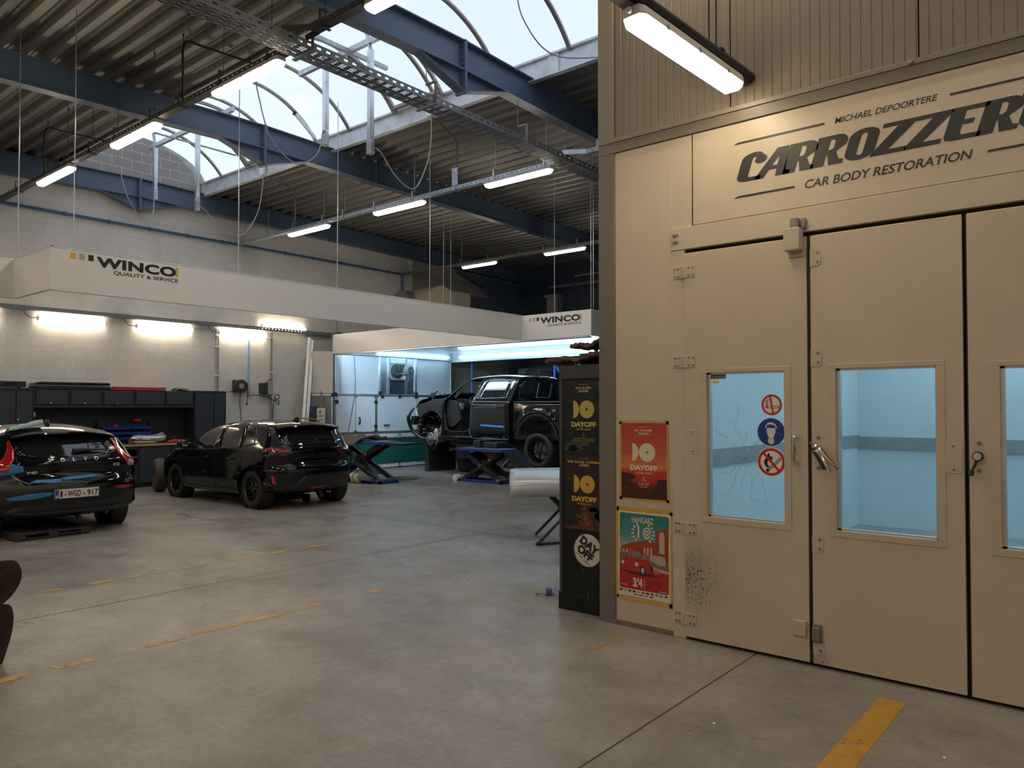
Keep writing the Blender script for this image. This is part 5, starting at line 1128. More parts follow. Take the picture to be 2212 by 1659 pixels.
t = thing('air_pipe', 'light blue air pipe on the white wall between hose reel and wall box', 'pipe', (9.72, 16.16, 2.1))
b = MB(); b.cyl((9.735, 16.16, 2.0), (9.735, 16.16, 3.4), .024, 10); build('pipe', b, mat('pale blue pipe', (.22, .40, .68), .4), t, smooth=True)
b = MB(); b.cyl((9.735, 16.15, 1.88), (9.735, 16.15, 2.0), .02, 8); b.cyl((9.70, 16.14, 1.90), (9.78, 16.14, 1.90), .016, 8); build('valve', b, mat('brass', (.45, .30, .10), .35, .9), t, smooth=True)
b = MB(); b.bar((9.76, 16.13, 1.98), (9.77, 16.12, 2.08), .02, .01); build('valve_handle', b, M_RED, t)
t = thing('hose_reel', 'black wall hose reel between the tall cabinet and the blue air pipe', 'hose reel', (9.47, 16.0, 2.0))
b = MB(); b.lathe([(.0, -.12), (.10, -.12), (.14, -.115), (.155, -.09), (.155, -.02), (.14, .0), (0, .0)], (9.47, 16.06, 2.13), (0.25, .97, 0), 28); build('drum', b, M_BLACKP, t, smooth=True)
b = MB(); b.lathe([(.06, -.128), (.05, -.135), (0, -.135)], (9.47, 16.06, 2.13), (0.25, .97, 0), 20); build('hub', b, mat('grey hub', (.25, .25, .25), .5), t, smooth=True)
b = MB(); b.box((9.34, 16.08, 1.99), (9.62, 16.19, 2.28)); build('bracket', b, M_BLACK, t, bevel=.02)
t = tag(build('hanging_cord', MB().tube(bez([(9.60, 16.0, 2.22), (9.63, 16.0, 2.1), (9.63, 16.02, 1.9), (9.625, 16.03, 1.76)], 6), .007, 6).cyl((9.625, 16.03, 1.69), (9.625, 16.03, 1.76), .03, 8, .012), M_BLACKP, smooth=True), 'black cord with plug hanging from the wall hose reel', 'cord')
cable('black cord running down the wall from the hose reel', [(9.47, 16.05, 2.0), (9.50, 16.12, 1.75), (9.56, 16.15, 1.3), (9.62, 16.17, .9)], .008, 'cord', M_BLACKP, 'cord', None)
cable('black hose from the hose reel to the tall cabinet', [(9.36, 16.05, 2.02), (9.15, 16.1, 1.98), (8.96, 16.14, 1.85)], .008, 'hose', M_BLACKP, 'hose', None)
t = thing('wall_box', 'grey and black wall box with an orange hook on top, beside the conduits', 'wall box', (10.18, 16.1, 2.0))
b = MB(); b.box((10.03, 16.0, 1.97), (10.16, 16.19, 2.22)); build('filter', b, M_BLACKP, t, bevel=.01)
b = MB(); b.box((10.165, 16.02, 1.95), (10.31, 16.19, 2.25)); build('case', b, mat('grey box', (.33, .33, .32), .5), t, bevel=.01)
b = MB(); b.tube(bez([(10.14, 16.05, 2.22), (10.18, 16.02, 2.29), (10.26, 16.02, 2.31), (10.30, 16.05, 2.29)], 5), .016, 8); build('hook', b, M_RED, t, smooth=True)
M_BHOSE = mat('dark blue hose', (.02, .035, .10), .5)
cable('dark blue air hose looping from the valve past the wall box', [(9.76, 16.12, 1.93), (9.95, 16.1, 1.93), (10.2, 16.05, 1.87), (10.36, 16.0, 1.80), (10.48, 16.0, 1.90), (10.40, 16.0, 1.95), (10.34, 16.0, 1.86), (10.44, 16.0, 1.70), (10.46, 16.0, 1.78), (10.36, 16.02, 1.84), (10.34, 16.08, 1.5), (10.38, 16.1, 1.2), (10.42, 16.12, 1.0)], .011, 'air_hose', M_BHOSE, 'hose', None)
t = thing('aluminium_profile', 'three long aluminium profiles leaning against the back wall left of the prep bay', 'profiles', (11.2, 15.9, 0))
for k, (xb, xt, yb) in enumerate(((11.0, 11.42, 15.80), (11.10, 11.47, 15.84), (11.17, 11.52, 15.86))):
    b = MB(); b.bar((xb-.19, yb-.15, 0.0), (xt, 16.14, 3.40-.03*k), .065, .05); b.bar((xb-.19, yb-.185, 0.005), (xt, 16.11, 3.38-.03*k), .02, .01); build('profile', b, (M_WHITE, M_ALU, M_ALU)[k], t)
b = MB(); b.prism([(10.55, 0), (11.05, 0), (11.36, 2.9), (11.30, 2.9)], lambda a, c, tt: (a, tt+c*.09, c), 15.9, 15.91); tag(build('board', b, mat('beige board', (.46, .41, .36), .6), bevel=.002), 'thin beige board leaning on the wall behind the aluminium profiles', 'board')
# ------------------------------------------------------------------ prep bay end wall: white cabinets, fan, green sheet
PY = 15.67
t = thing('bay_partition', 'white panelled partition closing the end of the prep bay', 'partition', (14, PY, 0))
b = MB(); b.box((11.86, PY+.02, 1.99), (13.32, PY+.05, 2.99)); b.box((14.62, PY+.02, 1.99), (16.05, PY+.05, 2.99)); build('upper_panel', b, M_WHITEG, t)
b = MB()
for x in (11.87, 12.03, 13.30, 14.66, 16.06): b.box((x-.02, PY-.01, .93), (x+.02, PY+.05, 3.0))
b.box((11.85, PY-.02, 1.945), (16.08, PY+.05, 1.995)); b.box((11.85, PY-.02, .93), (16.08, PY+.05, .985)); build('frame', b, M_ALU, t, bevel=.004)
for x0, x1, hx, hk in ((11.90, 12.50, None, 0), (12.53, 13.16, 12.62, 1), (13.24, 14.66, 13.55, 2), (14.70, 16.04, None, 0)):
    b = MB(); b.box((x0, PY-.012, 1.0), (x1, PY+.02, 1.93)); d = build('door', b, M_WHITEG, t, bevel=.004)
    b = MB()
    for (a0, a1, c0, c1) in ((x0, x1, 1.895, 1.93), (x0, x1, 1.0, 1.035), (x0, x0+.03, 1.0, 1.93), (x1-.03, x1, 1.0, 1.93)): b.box((a0, PY-.016, c0), (a1, PY-.010, c1))
    build('door_edge', b, M_WHITE, d)
    if hk == 1: c = MB(); c.tube(bez([(hx, PY-.015, 1.21), (hx, PY-.06, 1.23), (hx, PY-.06, 1.34), (hx, PY-.015, 1.37)], 4), .02, 8); build('handle', c, M_BLACKP, d, smooth=True)
    if hk == 2: c = MB(); c.tube(bez([(hx-.08, PY-.015, 1.17), (hx-.06, PY-.06, 1.16), (hx+.06, PY-.06, 1.16), (hx+.08, PY-.015, 1.17)], 4), .018, 8); build('handle', c, M_BLACKP, d, smooth=True)
b = MB(); b.box((13.17, PY-.02, .99), (13.23, PY+.03, 1.93)); build('post', b, M_STEEL, t)
for x, z in ((11.90, 1.78), (11.90, 1.12), (11.84, .95), (11.86, 1.97), (13.18, 1.77), (13.18, 1.13), (13.40, 1.93), (14.02, 1.93), (14.62, 1.93), (13.33, 2.02), (14.64, 2.02)):
    b = MB(); b.cyl((x, PY-.05, z), (x, PY+.0, z), .05, 10); b.box((x-.05, PY-.04, z), (x+.03, PY, z+.05)); build('clamp', b, M_BLACKP, t, bevel=.008)
b = MB(); b.box((13.33, PY+.01, 1.99), (13.60, PY+.04, 2.99)); b.box((14.30, PY+.01, 1.99), (14.62, PY+.04, 2.99)); build('galvanised_plate', b, mat('sheet zinc', (.45, .52, .60), .25, .9, .3, 4), t)
b = MB()
for x in (13.33, 13.63, 14.25, 14.28, 14.62): b.box((x-.025, PY-.03, 1.99), (x+.025, PY+.02, 2.99))
b.box((13.6, PY-.03, 2.38), (14.35, PY, 2.44)); b.box((13.63, PY-.03, 2.84), (14.25, PY+.02, 2.99)); build('rail', b, M_ALU, t, bevel=.004)
b = MB(); b.box((13.64, PY+.02, 2.40), (14.26, PY+.04, 2.84)); build('fan_plate', b, M_WHITEG, t)
b = MB(); b.box((13.64, PY+.03, 1.99), (14.26, PY+.05, 2.4)); build('dark_glass', b, mat('dark inspection glass', (.05, .065, .085), .1, 0, .5, 5), t)
f = thing('fan_motor', 'grey extraction fan motor mounted high on the white bay partition', 'fan motor', (13.9, 15.5, 2.6))
b = MB(); b.cyl((13.93, PY+.02, 2.62), (13.93, PY-.03, 2.62), .20, 28); build('shaft_opening', b, mat('green grey casting', (.08, .10, .10), .5), f, smooth=True)
b = MB(); b.lathe([(0, 0), (.06, 0), (.115, .02), (.125, .08), (.125, .20), (.10, .22), (.09, .30)], (14.08, PY-.42, 2.63), (0, 1, 0), 28); build('motor', b, mat('motor grey', (.24, .27, .31), .45), f, smooth=True)
b = MB(); b.lathe([(.0, -.004), (.095, -.004), (.11, .01)], (14.08, PY-.425, 2.63), (0, 1, 0), 28)
build('fan_cover', b, mat('cover grey', (.10, .12, .15), .4), f, smooth=True)
b = MB()
for k in range(8): a = 2*pi*k/8; b.bar((14.08, PY-.435, 2.63), (14.08+.09*cos(a), PY-.435, 2.63+.09*sin(a)), .008, .006)
build('cover_spoke', b, M_STEEL, f)
b = MB(); b.box((13.90, PY-.3, 2.55), (14.2, PY, 2.56)); b.bar((14.08, PY-.15, 2.40), (14.08, PY-.15, 2.5), .05, .05); build('bracket', b, M_WHITE, f)
b = MB(); b.cyl((13.86, PY-.12, 2.62), (13.86, PY-.02, 2.62), .13, 24); b.box((13.86, PY-.2, 2.62), (14.05, PY-.02, 2.80)); build('gearbox', b, mat('green grey casting', (.08, .10, .10), .5), f, bevel=.01)
# green tarpaulin laced in a white frame below
t = thing('tarpaulin_screen', 'dark green tarpaulin laced into a white frame under the bay partition', 'screen', (14, PY, 0))
b = MB(); b.grid(30, 8, lambda u, v: (12.1+3.9*u, PY+.03+.012*sin(u*40), .11+.70*v)); o = build('tarpaulin', b, M_GREEN, t, smooth=True); s = o.modifiers.new('thick', 'SOLIDIFY'); s.thickness = .006
b = MB(); b.box((11.9, PY-.02, .83), (16.1, PY+.03, .93)); b.box((11.9, PY-.02, .02), (16.1, PY+.03, .10)); b.box((11.86, PY-.02, .0), (11.94, PY+.03, .95)); build('frame', b, M_WHITE, t, bevel=.006)
b = MB()
for k in range(46):
    x = 12.02+.088*k
    for z0, z1 in ((.80, .845), (.085, .13)): b.bar((x, PY-.022, z0), (x+.03, PY-.022, z1), .012, .012)
o = build('lacing', b, mat('pale lacing', (.55, .62, .62), .6), t)
b = MB()
for x in (12.93, 14.02, 15.0):
    b.bar((x, PY-.03, .06), (x, PY-.03, .14), .025, .02); b.bar((x-.05, PY-.05, .02), (x+.05, PY-.05, .02), .02, .03); b.bar((x-.04, PY-.03, .895), (x+.04, PY-.03, .895), .02, .015); b.bar((x, PY-.03, .86), (x, PY-.03, .9), .016, .012)
build('catch', b, M_BLACKP, t)
# side wing of the bay: white panel above an aluminium framed screen
t = thing('bay_wing', 'white side wing with aluminium framed glass at the left of the prep bay', 'partition', (11.6, 15.9, .85))
W0, W1 = V((11.40, 16.12, 0)), V((11.83, 15.70, 0)); L_ = lambda u, z, o_=0: (W0.x+(W1.x-W0.x)*u-o_*.7, W0.y+(W1.y-W0.y)*u-o_*.7, z)
b = MB(); b.prism([(0, 2.0), (1, 2.0), (1, 3.06), (0, 3.06)], lambda a, c, tt: L_(a, c, tt), 0, .03); build('panel', b, mat('warm white panel', (.62, .57, .52), .4), t)
b = MB()
for (a0, a1, c0, c1) in ((0, 1, 1.93, 1.985), (0, .06, .85, 1.98), (.93, 1, .85, 1.98), (0, 1, .85, .9)): b.prism([(a0, c0), (a1, c0), (a1, c1), (a0, c1)], lambda a, c, tt: L_(a, c, tt), -.0, .035)
build('frame', b, M_ALU, t)
b = MB(); b.prism([(.06, .9), (.93, .9), (.93, 1.93), (.06, 1.93)], lambda a, c, tt: L_(a, c, tt), .008, .014); build('glass', b, mat('grey tinted glass', (.22, .25, .27), .08, 0, .4, 3), t)
b = MB()
for u in (.03, .98): b.cyl(L_(u, 1.95, 0), L_(u, 1.95, .06), .04, 10)
build('clamp', b, M_BLACKP, t)
t = thing('control_box', 'pale grey control box with red switch, warning triangle and black buttons by the bay wing', 'control box', (11.7, 15.7, 1.2))
b = MB(); b.prism([(.40, 1.20), (.72, 1.20), (.72, 1.62), (.40, 1.62)], lambda a, c, tt: L_(a, c, tt), .06, .26); build('case', b, mat('pale enclosure', (.58, .55, .49), .45), t, bevel=.006)
C_ = lambda a, c, tt=.262: L_(a, c, tt)
b = MB(); b.prism([(.50, 1.50), (.57, 1.50), (.57, 1.56), (.50, 1.56)], lambda a, c, tt: C_(a, c, tt), .26, .29); build('main_switch', b, M_RED, t)
b = MB(); b.flat([(.60, 1.52), (.67, 1.52), (.635, 1.58)], C_); build('warning_triangle', b, M_ORANGE, t)
b = MB()
for i in range(3):
    for z in (1.43, 1.33): b.cyl(C_(.49+.07*i, z, .26), C_(.49+.07*i, z, .285), .013, 8)
build('button', b, M_BLACKP, t)
b = MB()
for k in range(4): b.tube(bez([L_(.5+.05*k, 1.62, .15), L_(.53+.03*k, 1.72, .12), L_(.5+.02*k, 1.9, .08), L_(.52, 2.0+.02*k, .06)], 5), .012, 6)
build('cable_bundle', b, mat('grey sheath', (.16, .16, .16), .5), t, smooth=True)
t = thing('inverter_box', 'dark navy switch box fixed left of the pale control box', 'switch box', (11.4, 15.9, 1.2))
b = MB(); b.prism([(.06, 1.22), (.38, 1.22), (.38, 1.67), (.06, 1.67)], lambda a, c, tt: L_(a, c, tt), .06, .2); build('case', b, mat('navy enclosure', (.02, .028, .055), .4), t, bevel=.006)
b = MB(); b.prism([(.10, 1.52), (.16, 1.52), (.16, 1.62), (.10, 1.62)], lambda a, c, tt: L_(a, c, tt), .2, .203); build('display', b, mat('dull display', (.10, .12, .16), .3), t)
cable('blue and grey air hose hanging in front of the bay partition', [(12.33, 15.5, 3.0), (12.33, 15.45, 2.4), (12.30, 15.42, 2.0), (12.26, 15.4, 1.86), (12.16, 15.4, 1.4), (12.05, 15.4, .93)], .012, 'air_hose', mat('blue grey hose', (.06, .14, .30), .5), 'hose', None)
# ------------------------------------------------------------------ scissor lifts
def lift(lab, x0, yn, yf, zp, arms_out, label2):
    """Mid-rise scissor platform: x0 near edge, between yn and yf, platform top at zp."""
    W_ = .52; x1 = x0+W_; t = thing('scissor_lift', lab, 'scissor lift', ((x0+x1)/2, (yn+yf)/2, 0), 'scissor lifts')
    b = MB()
    for (a, c) in ((x0, x0+.05), (x1-.05, x1)): b.box((a, yn, 0), (c, yf, .055))
    b.box((x0, yn, 0), (x1, yn+.06, .055)); b.box((x0, yf-.06, 0), (x1, yf, .055)); b.box((x0, yn, 0), (x1, yf, .012)); build('base_frame', b, M_BLUE, t, bevel=.004)
    L = yf-yn; zm = zp/2; za, zb_ = .07, zp-.07
    for nm, xa, xb, ya, yb in (('outer_arm', x0+.02, x1-.09, yn+.12, yf-.10), ('inner_arm', x0+.10, x1-.17, yf-.10, yn+.16)):
        b = MB()
        for xx in (xa, xb): b.bar((xx+.035, ya, za), (xx+.035, yb, zb_), .05, .10, up=(0, 0, 1))
        d = V((0, yb-ya, zb_-za)); p = V((0, ya, za))
        b.bar(V((xa+.03, 0, 0))+p+d*.16, V((xa+.03, 0, 0))+p+d*.40, .05, .06); b.add([(xa+.03, *(p+d*.14)[1:]), (xb+.03, *(p+d*.14)[1:]), (xb+.03, *(p+d*.42)[1:]), (xa+.03, *(p+d*.42)[1:])], [(0, 1, 2, 3)])
        b.add([(xa+.03, *(p+d*.62)[1:]), (xb+.03, *(p+d*.62)[1:]), (xb+.03, *(p+d*.92)[1:]), (xa+.03, *(p+d*.92)[1:])], [(0, 1, 2, 3)])
        a_ = build(nm, b, M_BLACKP, t, bevel=.004)
        c = MB(); q = V((xa+.005, 0, 0))+p+d*(.28 if nm == 'outer_arm' else .72); c.add([q+V((0, -.03, -.02)), q+V((0, .03, -.02)), q+V((0, .0, .035))], [(0, 1, 2)]); build('warning_triangle', c, M_ORANGE, a_)
    b = MB(); b.cyl((x0, (yn+yf)/2, zm), (x1, (yn+yf)/2, zm), .03, 12); b.cyl((x0+.0, yn+.12, .07), (x1, yn+.12, .07), .035, 12); b.cyl((x0, yf-.1, .07), (x1, yf-.1, .07), .035, 12); b.box((x0+.06, yn+.10, .01), (x0+.16, yn+.3, .09)); build('pivot', b, M_STEELD, t, smooth=True)
    b = MB(); b.cyl((x0+.2, yn+.3, .1), (x0+.2, (yn+yf)/2+.1, zm+.1), .035, 10); build('hydraulic_cylinder', b, M_BLACK, t, smooth=True)
    b = MB(); b.box((x0-.02, yn+.0, zp-.055), (x1+.02, yf+.02, zp)); build('platform', b, M_BLUE, t, bevel=.004)
    b = MB(); b.box((x0-.012, yn+.01, zp), (x1+.012, yf+.01, zp+.004)); 
    n = int(L/.05)
    for k in range(n): b.bar((x0-.0215, yn+.03+k*.05, zp-.02-.012*(k % 2)), (x0-.0215, yn+.05+k*.05, zp-.03-.012*(k % 2)), .004, .010)
    build('tread_plate', b, mat('worn blue tread', (.22, .27, .45), .35, .4, .3, 25), t)
    for y_, dy in arms_out:
        b = MB(); b.box((x0+.0, y_, zp-.05), (x1, y_+dy, zp-.012)); o = build('flap', b, M_BLACK, t, bevel=.004)
        c = MB()
        for xx in (x0+.03, x0+.3, x1-.06): c.cyl((xx, y_+dy, zp-.04), (xx+.07, y_+dy, zp-.04), .03, 10)
        build('roller', c, M_STEEL, o, smooth=True)
    return t
L1 = lift('raised blue scissor lift standing empty behind the plain black hatchback', 10.60, 12.45, 14.3, .90, ((11.75, .7), (14.3, .4)), '')
b = MB()
for k, y in enumerate((13.03, 13.19)): b.cyl((10.50, y-.035, .11), (10.50, y+.035, .11), .105, 20); b.cyl((10.50, y-.04, .11), (10.50, y+.04, .11), .06, 16)
build('caster', b, mat('ivory wheel', (.60, .55, .42), .45), L1, smooth=True)
b = MB(); b.bar((10.50, 13.11, .1), (10.52, 13.11, .26), .05, .05); b.box((10.46, 12.6, .08), (10.56, 13.7, .15)); build('drawbar', b, M_STEELD, L1)
L2 = lift('raised blue scissor lift under the black pickup', 12.24, 10.44, 11.72, .73, ((11.72, .28),), '')
b = MB(); b.cyl((12.2, 11.78, .07), (12.33, 11.78, .07), .075, 18); build('roller', b, M_WHITE, L2, smooth=True)
b = MB(); b.prism([(10.44, .70), (10.36, .70), (9.98, .38), (10.06, .34)], lambda a, c, tt: (tt, a, c), 12.26, 12.74); build('ramp_flap', b, mat('black tread plate', (.05, .055, .06), .4, .5, .6, 60), L2)
b = MB(); b.cyl((12.24, 10.02, .36), (12.42, 10.02, .36), .03, 10); b.cyl((12.6, 10.02, .36), (12.76, 10.02, .36), .03, 10); build('flap_roller', b, M_ALU, L2, smooth=True)
b = MB(); b.box((12.6, 10.9, .73), (13.15, 11.3, .86)); b.box((12.6, 11.4, .73), (13.15, 11.6, .9)); build('lifting_pad', b, M_BLACK, L2, bevel=.02)
t = thing('scissor_lift', 'dark second platform of the lift on the far side of the pickup', 'scissor lift', (14.6, 11, 0), 'scissor lifts')
b = MB(); b.box((14.2, 10.4, 0), (14.8, 11.8, .06)); b.box((14.2, 10.4, .68), (14.8, 11.8, .74)); build('platform', b, M_CHARD, t)
b = MB(); b.bar((14.5, 10.5, .06), (14.5, 11.7, .7), .4, .1); b.bar((14.5, 11.7, .06), (14.5, 10.5, .7), .4, .1); build('arm', b, M_BLACKP, t)
cable('coiled grey hydraulic hose on the floor beside the empty lift', [(10.9, 12.9, .05), (11.3, 13.0, .03), (11.8, 12.9, .03), (11.95, 12.7, .03), (11.5, 12.65, .03), (11.2, 12.8, .05), (11.6, 13.1, .04), (12.1, 13.0, .03), (12.0, 12.78, .03), (11.5, 12.6, .04)], .018, 'hydraulic_hose', mat('grey green hose', (.20, .20, .16), .6), 'hose', None)
# grey padded blanket draped over the near end of the empty lift
t = thing('blanket', 'grey quilted blanket draped over the empty lift next to the black hatchback', 'blanket', (10.7, 13.7, .9))
b = MB(); rn = random.Random(4)
b.grid(14, 18, lambda u, v: (10.40+.75*u, 12.95+1.3*v-.25*(u-.5), .955+.045*sin(v*17+u*3)*(.4+u*.6)+.02*sin(u*14)-(.16*(1-u*4) if u < .25 else 0)))
o = build('cloth', b, mat('grey quilt', (.13, .115, .105), .9, 0, .25, 14, .4, 60), t, smooth=True, sub=1); s = o.modifiers.new('thick', 'SOLIDIFY'); s.thickness = .03
# ------------------------------------------------------------------ car bodies: a side silhouette inflated to a given width
def densify(ctrl, n):
    """Catmull-Rom closed loop through (y, z, R, p) rows; a row with a 5th item keeps its corner. Resampled to n rows by length."""
    m = len(ctrl); pts = []
    for i in range(m):
        p0, p1, p2, p3 = [ctrl[(i+k) % m] for k in (-1, 0, 1, 2)]
        s1, s2 = len(p1) > 4, len(p2) > 4
        a, b, c, d = [V((q[0], q[1], q[2], q[3])) for q in (p0, p1, p2, p3)]
        if s1: a = b-(c-b)
        if s2: d = c+(c-b)
        for k in range(10):
            t = k/10; pts.append(.5*((2*b)+(c-a)*t+(2*a-5*b+4*c-d)*t*t+(3*b-a-3*c+d)*t*t*t))
    L = [0]
    for i in range(len(pts)): L.append(L[-1]+(pts[(i+1) % len(pts)].xy-pts[i].xy).length)
    out = []; j = 0
    for k in range(n):
        s = L[-1]*k/n
        while L[j+1] < s: j += 1
        t = (s-L[j])/max(1e-9, L[j+1]-L[j]); out.append(pts[j].lerp(pts[(j+1) % len(pts)], t))
    return out
def inflate(ctrl, wfun, med, n=170):
    S = densify(ctrl, n); mb = MB(); U = [0, .12, .25, .38, .5, .62, .72, .80, .87, .925, .965, .99]; rows = []
    for s in S:
        y, z = s[0], s[1]; Mx, Mz = med(y, z); d = V((Mx-y, Mz-z)); L = d.length; d = d/L
        Rr = min(s[2], .8*L); p = s[3]; row = []
        for u in U:
            dd = Rr*(1-(1-u**p)**(1/p)); q = (y+d.x*dd, z+d.y*dd); row.append((u*wfun(*q), *q))
        for k in range(0, 11):
            dd = Rr+(L-Rr)*k/10.3; q = (y+d.x*dd, z+d.y*dd); row.append((wfun(*q), *q))
        rows.append(row)
    m = len(rows[0]); n = len(rows); v = []
    for r in rows: v += r
    f = [(i*m+j, i*m+j+1, ((i+1) % n)*m+j+1, ((i+1) % n)*m+j) for i in range(n) for j in range(m-1)]
    f += [tuple(i*m+m-1 for i in tr) for tr in tessellate_polygon([[V((r[-1][1], r[-1][2], 0)) for r in rows]])]
    mb.add(v, f); mb.add([(-x, y, z) for x, y, z in v], [tuple(reversed(q)) for q in f])
    return mb
def bake(o):
    dg = bpy.context.evaluated_depsgraph_get(); dg.update(); e = o.evaluated_get(dg); me = bpy.data.meshes.new_from_object(e); o.modifiers.clear(); o.data = me
def weld(o, d=.0008):
    bm = bmesh.new(); bm.from_mesh(o.data); bmesh.ops.remove_doubles(bm, verts=bm.verts, dist=d); bmesh.ops.recalc_face_normals(bm, faces=bm.faces); bm.to_mesh(o.data); bm.free()
def carve(o, cutters):
    """Boolean away the cutter meshes, then throw the cutters away."""
    tmp = []
    for c in cutters:
        co = build('cutter', c, M_BLACK, at=(0, 0, 0)); md = o.modifiers.new('cut', 'BOOLEAN'); md.operation = 'DIFFERENCE'; md.object = co; md.solver = 'EXACT'; tmp.append(co)
    bake(o)
    for c in tmp: bpy.data.objects.remove(c)
    o.data.shade_smooth(); o.data.set_sharp_from_angle(angle=R(40))
class Skin:
    """Projects flat outlines onto a body: side 'L'/'R' takes (y, z), 'B' from behind (x, z), 'F' from ahead (x, z), 'T' from above (x, y)."""
    def __init__(s, o): bm = bmesh.new(); bm.from_mesh(o.data); s.t = BVHTree.FromBMesh(bm); bm.free()
    def hit(s, side, a, b, e):
        o, d = {'L': (V((-5, a, b)), V((1, 0, 0))), 'R': (V((5, a, b)), V((-1, 0, 0))), 'B': (V((a, -6, b)), V((0, 1, 0))), 'F': (V((a, 12, b)), V((0, -1, 0))), 'T': (V((a, b, 6)), V((0, 0, -1)))}[side]
        p, n, i, r = s.t.ray_cast(o, d)
        if p is None:
            p, n, i, r = s.t.find_nearest(o+d*5)
        if n.dot(d) > 0: n = -n
        return p+n*e
    def patch(s, side, poly, e=.004, it=3):
        tri = tessellate_polygon([[V((*p, 0)) for p in poly]]); bm = bmesh.new(); vs = [bm.verts.new((*p, 0)) for p in poly]
        for t in tri:
            try: bm.faces.new([vs[i] for i in t])
            except ValueError: pass
        for _ in range(it):
            ed = [x for x in bm.edges if x.calc_length() > .035]
            if not ed: break
            bmesh.ops.subdivide_edges(bm, edges=ed, cuts=1, use_grid_fill=False); bmesh.ops.triangulate(bm, faces=bm.faces)
        bm.verts.index_update(); mb = MB(); mb.add([s.hit(side, v.co.x, v.co.y, e) for v in bm.verts], [tuple(v.index for v in f.verts) for f in bm.faces]); bm.free(); return mb
    def line(s, side, pts, wd=.006, e=.0025, closed=False, step=.03):
        P = [V(p) for p in pts]; P = P+[P[0]] if closed else P; q = []
        for a, b in zip(P, P[1:]):
            n = max(1, int((b-a).length/step)); q += [a.lerp(b, k/n) for k in range(n)]
        q.append(P[-1]); mb = MB(); v = []
        for i, p in enumerate(q):
            d = (q[min(i+1, len(q)-1)]-q[max(i-1, 0)]).normalized(); n = V((-d.y, d.x))*wd/2; v += [s.hit(side, *(p+n), e), s.hit(side, *(p-n), e)]
        mb.add(v, [(2*i, 2*i+1, 2*i+3, 2*i+2) for i in range(len(q)-1)]); return mb
def solid(o, th): m = o.modifiers.new('thick', 'SOLIDIFY'); m.thickness = th; m.offset = 1; return o
def smooth_line(pts, n=6): return [tuple(p.xy) for p in bez([(*p, 0) for p in pts], n)]
def tyre_mat():
    m = mat('treaded tyre', (.016, .015, .014), .7, 0, .2, 20); t = m.node_tree; b = t.nodes['Principled BSDF']
    tc = t.nodes.new('ShaderNodeTexCoord'); w_ = t.nodes.new('ShaderNodeTexWave'); w_.wave_type = 'RINGS'; w_.rings_direction = 'X'; w_.inputs['Scale'].default_value = 14; w_.inputs['Distortion'].default_value = 3
    t.links.new(tc.outputs['Object'], w_.inputs['Vector']); bp = t.nodes.new('ShaderNodeBump'); bp.inputs['Strength'].default_value = .25; bp.inputs['Distance'].default_value = .01
    t.links.new(w_.outputs['Fac'], bp.inputs['Height']); t.links.new(bp.outputs['Normal'], b.inputs['Normal']); return m
M_TREAD = tyre_mat()
M_RIMB = mat('gloss black rim', (.012, .012, .013), .18, .3, coat=1)
def wheel(t, x, y, z, r, rim, wd, side, spokes, style='twin', steer=0):
    """Tyre, rim with spokes, hub and brake disc; side -1 shows its face to -x."""
    c = V((x, y, z)); ax = V((side, 0, 0)); h = wd/2; n = 40
    pr = [(rim, -h*.80), (rim+.02, -h*.98), ((r+rim)/2, -h*1.04), (r-.03, -h*.96), (r-.008, -h*.80), (r, -h*.62)]
    for k in (-.42, -.14, .14, .42): pr += [(r, h*(k-.10)), (r-.008, h*(k-.06)), (r-.008, h*(k+.06)), (r, h*(k+.10))]
    pr += [(r, h*.62), (r-.008, h*.80), (r-.03, h*.96), ((r+rim)/2, h*1.04), (rim+.02, h*.98), (rim, h*.80)]
    b = MB(); b.lathe(pr, c, ax, n); w_ = build('wheel', b, M_TREAD, t, smooth=True, angle=50)
    b = MB(); b.lathe([(rim+.004, h*.82), (rim+.008, h*.92), (rim-.012, h*.92), (rim-.022, h*.70), (rim-.03, -h*.6), (rim-.028, -h*.8), (rim+.004, -h*.8)], c, ax, n)
    f = h*.72; hub = rim*.22
    b.lathe([(0, f*.9), (hub*.55, f*.92), (hub, f*.78), (hub, f*.4), (0, f*.4)], c, ax, 20)
    def pt(a, rr, t_): return c+V((side*t_, rr*cos(a), rr*sin(a)))
    for k in range(spokes):
        a = 2*pi*k/spokes+.3
        if style == 'twin':
            for s in (-1, 1): b.bar(pt(a+s*.10, hub*.7, f*.72), pt(a+s*.20, rim-.015, f*.95), rim*.085, .028, up=ax)
        elif style == 'y':
            m_ = pt(a, rim*.58, f*.80); b.bar(pt(a, hub*.6, f*.7), m_, rim*.11, .035, up=ax)
            for s in (-1, 1): b.bar(m_, pt(a+s*.24, rim-.015, f*.98), rim*.085, .03, up=ax)
        else: b.bar(pt(a, hub*.6, f*.72), pt(a+.05, rim-.015, f*.95), rim*.14, .03, up=ax)
    build('rim', b, M_RIMB, w_, smooth=True)
    b = MB(); b.lathe([(0, -.0), (rim*.72, -.0), (rim*.72, -.02), (0, -.02)], c, ax, 28); build('brake_disc', b, M_STEELD, w_, smooth=True)
    b = MB()
    for k in range(5 if style != 'y' else 6): b.cyl(pt(2*pi*k/(5 if style != 'y' else 6), hub*.62, f*.85), pt(2*pi*k/(5 if style != 'y' else 6), hub*.62, f*.85+.02), .010, 6)
    build('wheel_bolt', b, M_CHROME if style == 'y' else M_BLACKP, w_)
    return w_
def arch_cut(y, z, r, w): 
    b = MB(); b.cyl((-w-.3, y, z), (-w+.24, y, z), r, 40); b2 = MB(); b2.cyl((w-.24, y, z), (w+.3, y, z), r, 40); return [b, b2]
M_GLASSD = mat('dark car glass', (.010, .011, .012), .03, 0, coat=0, spec=.75)
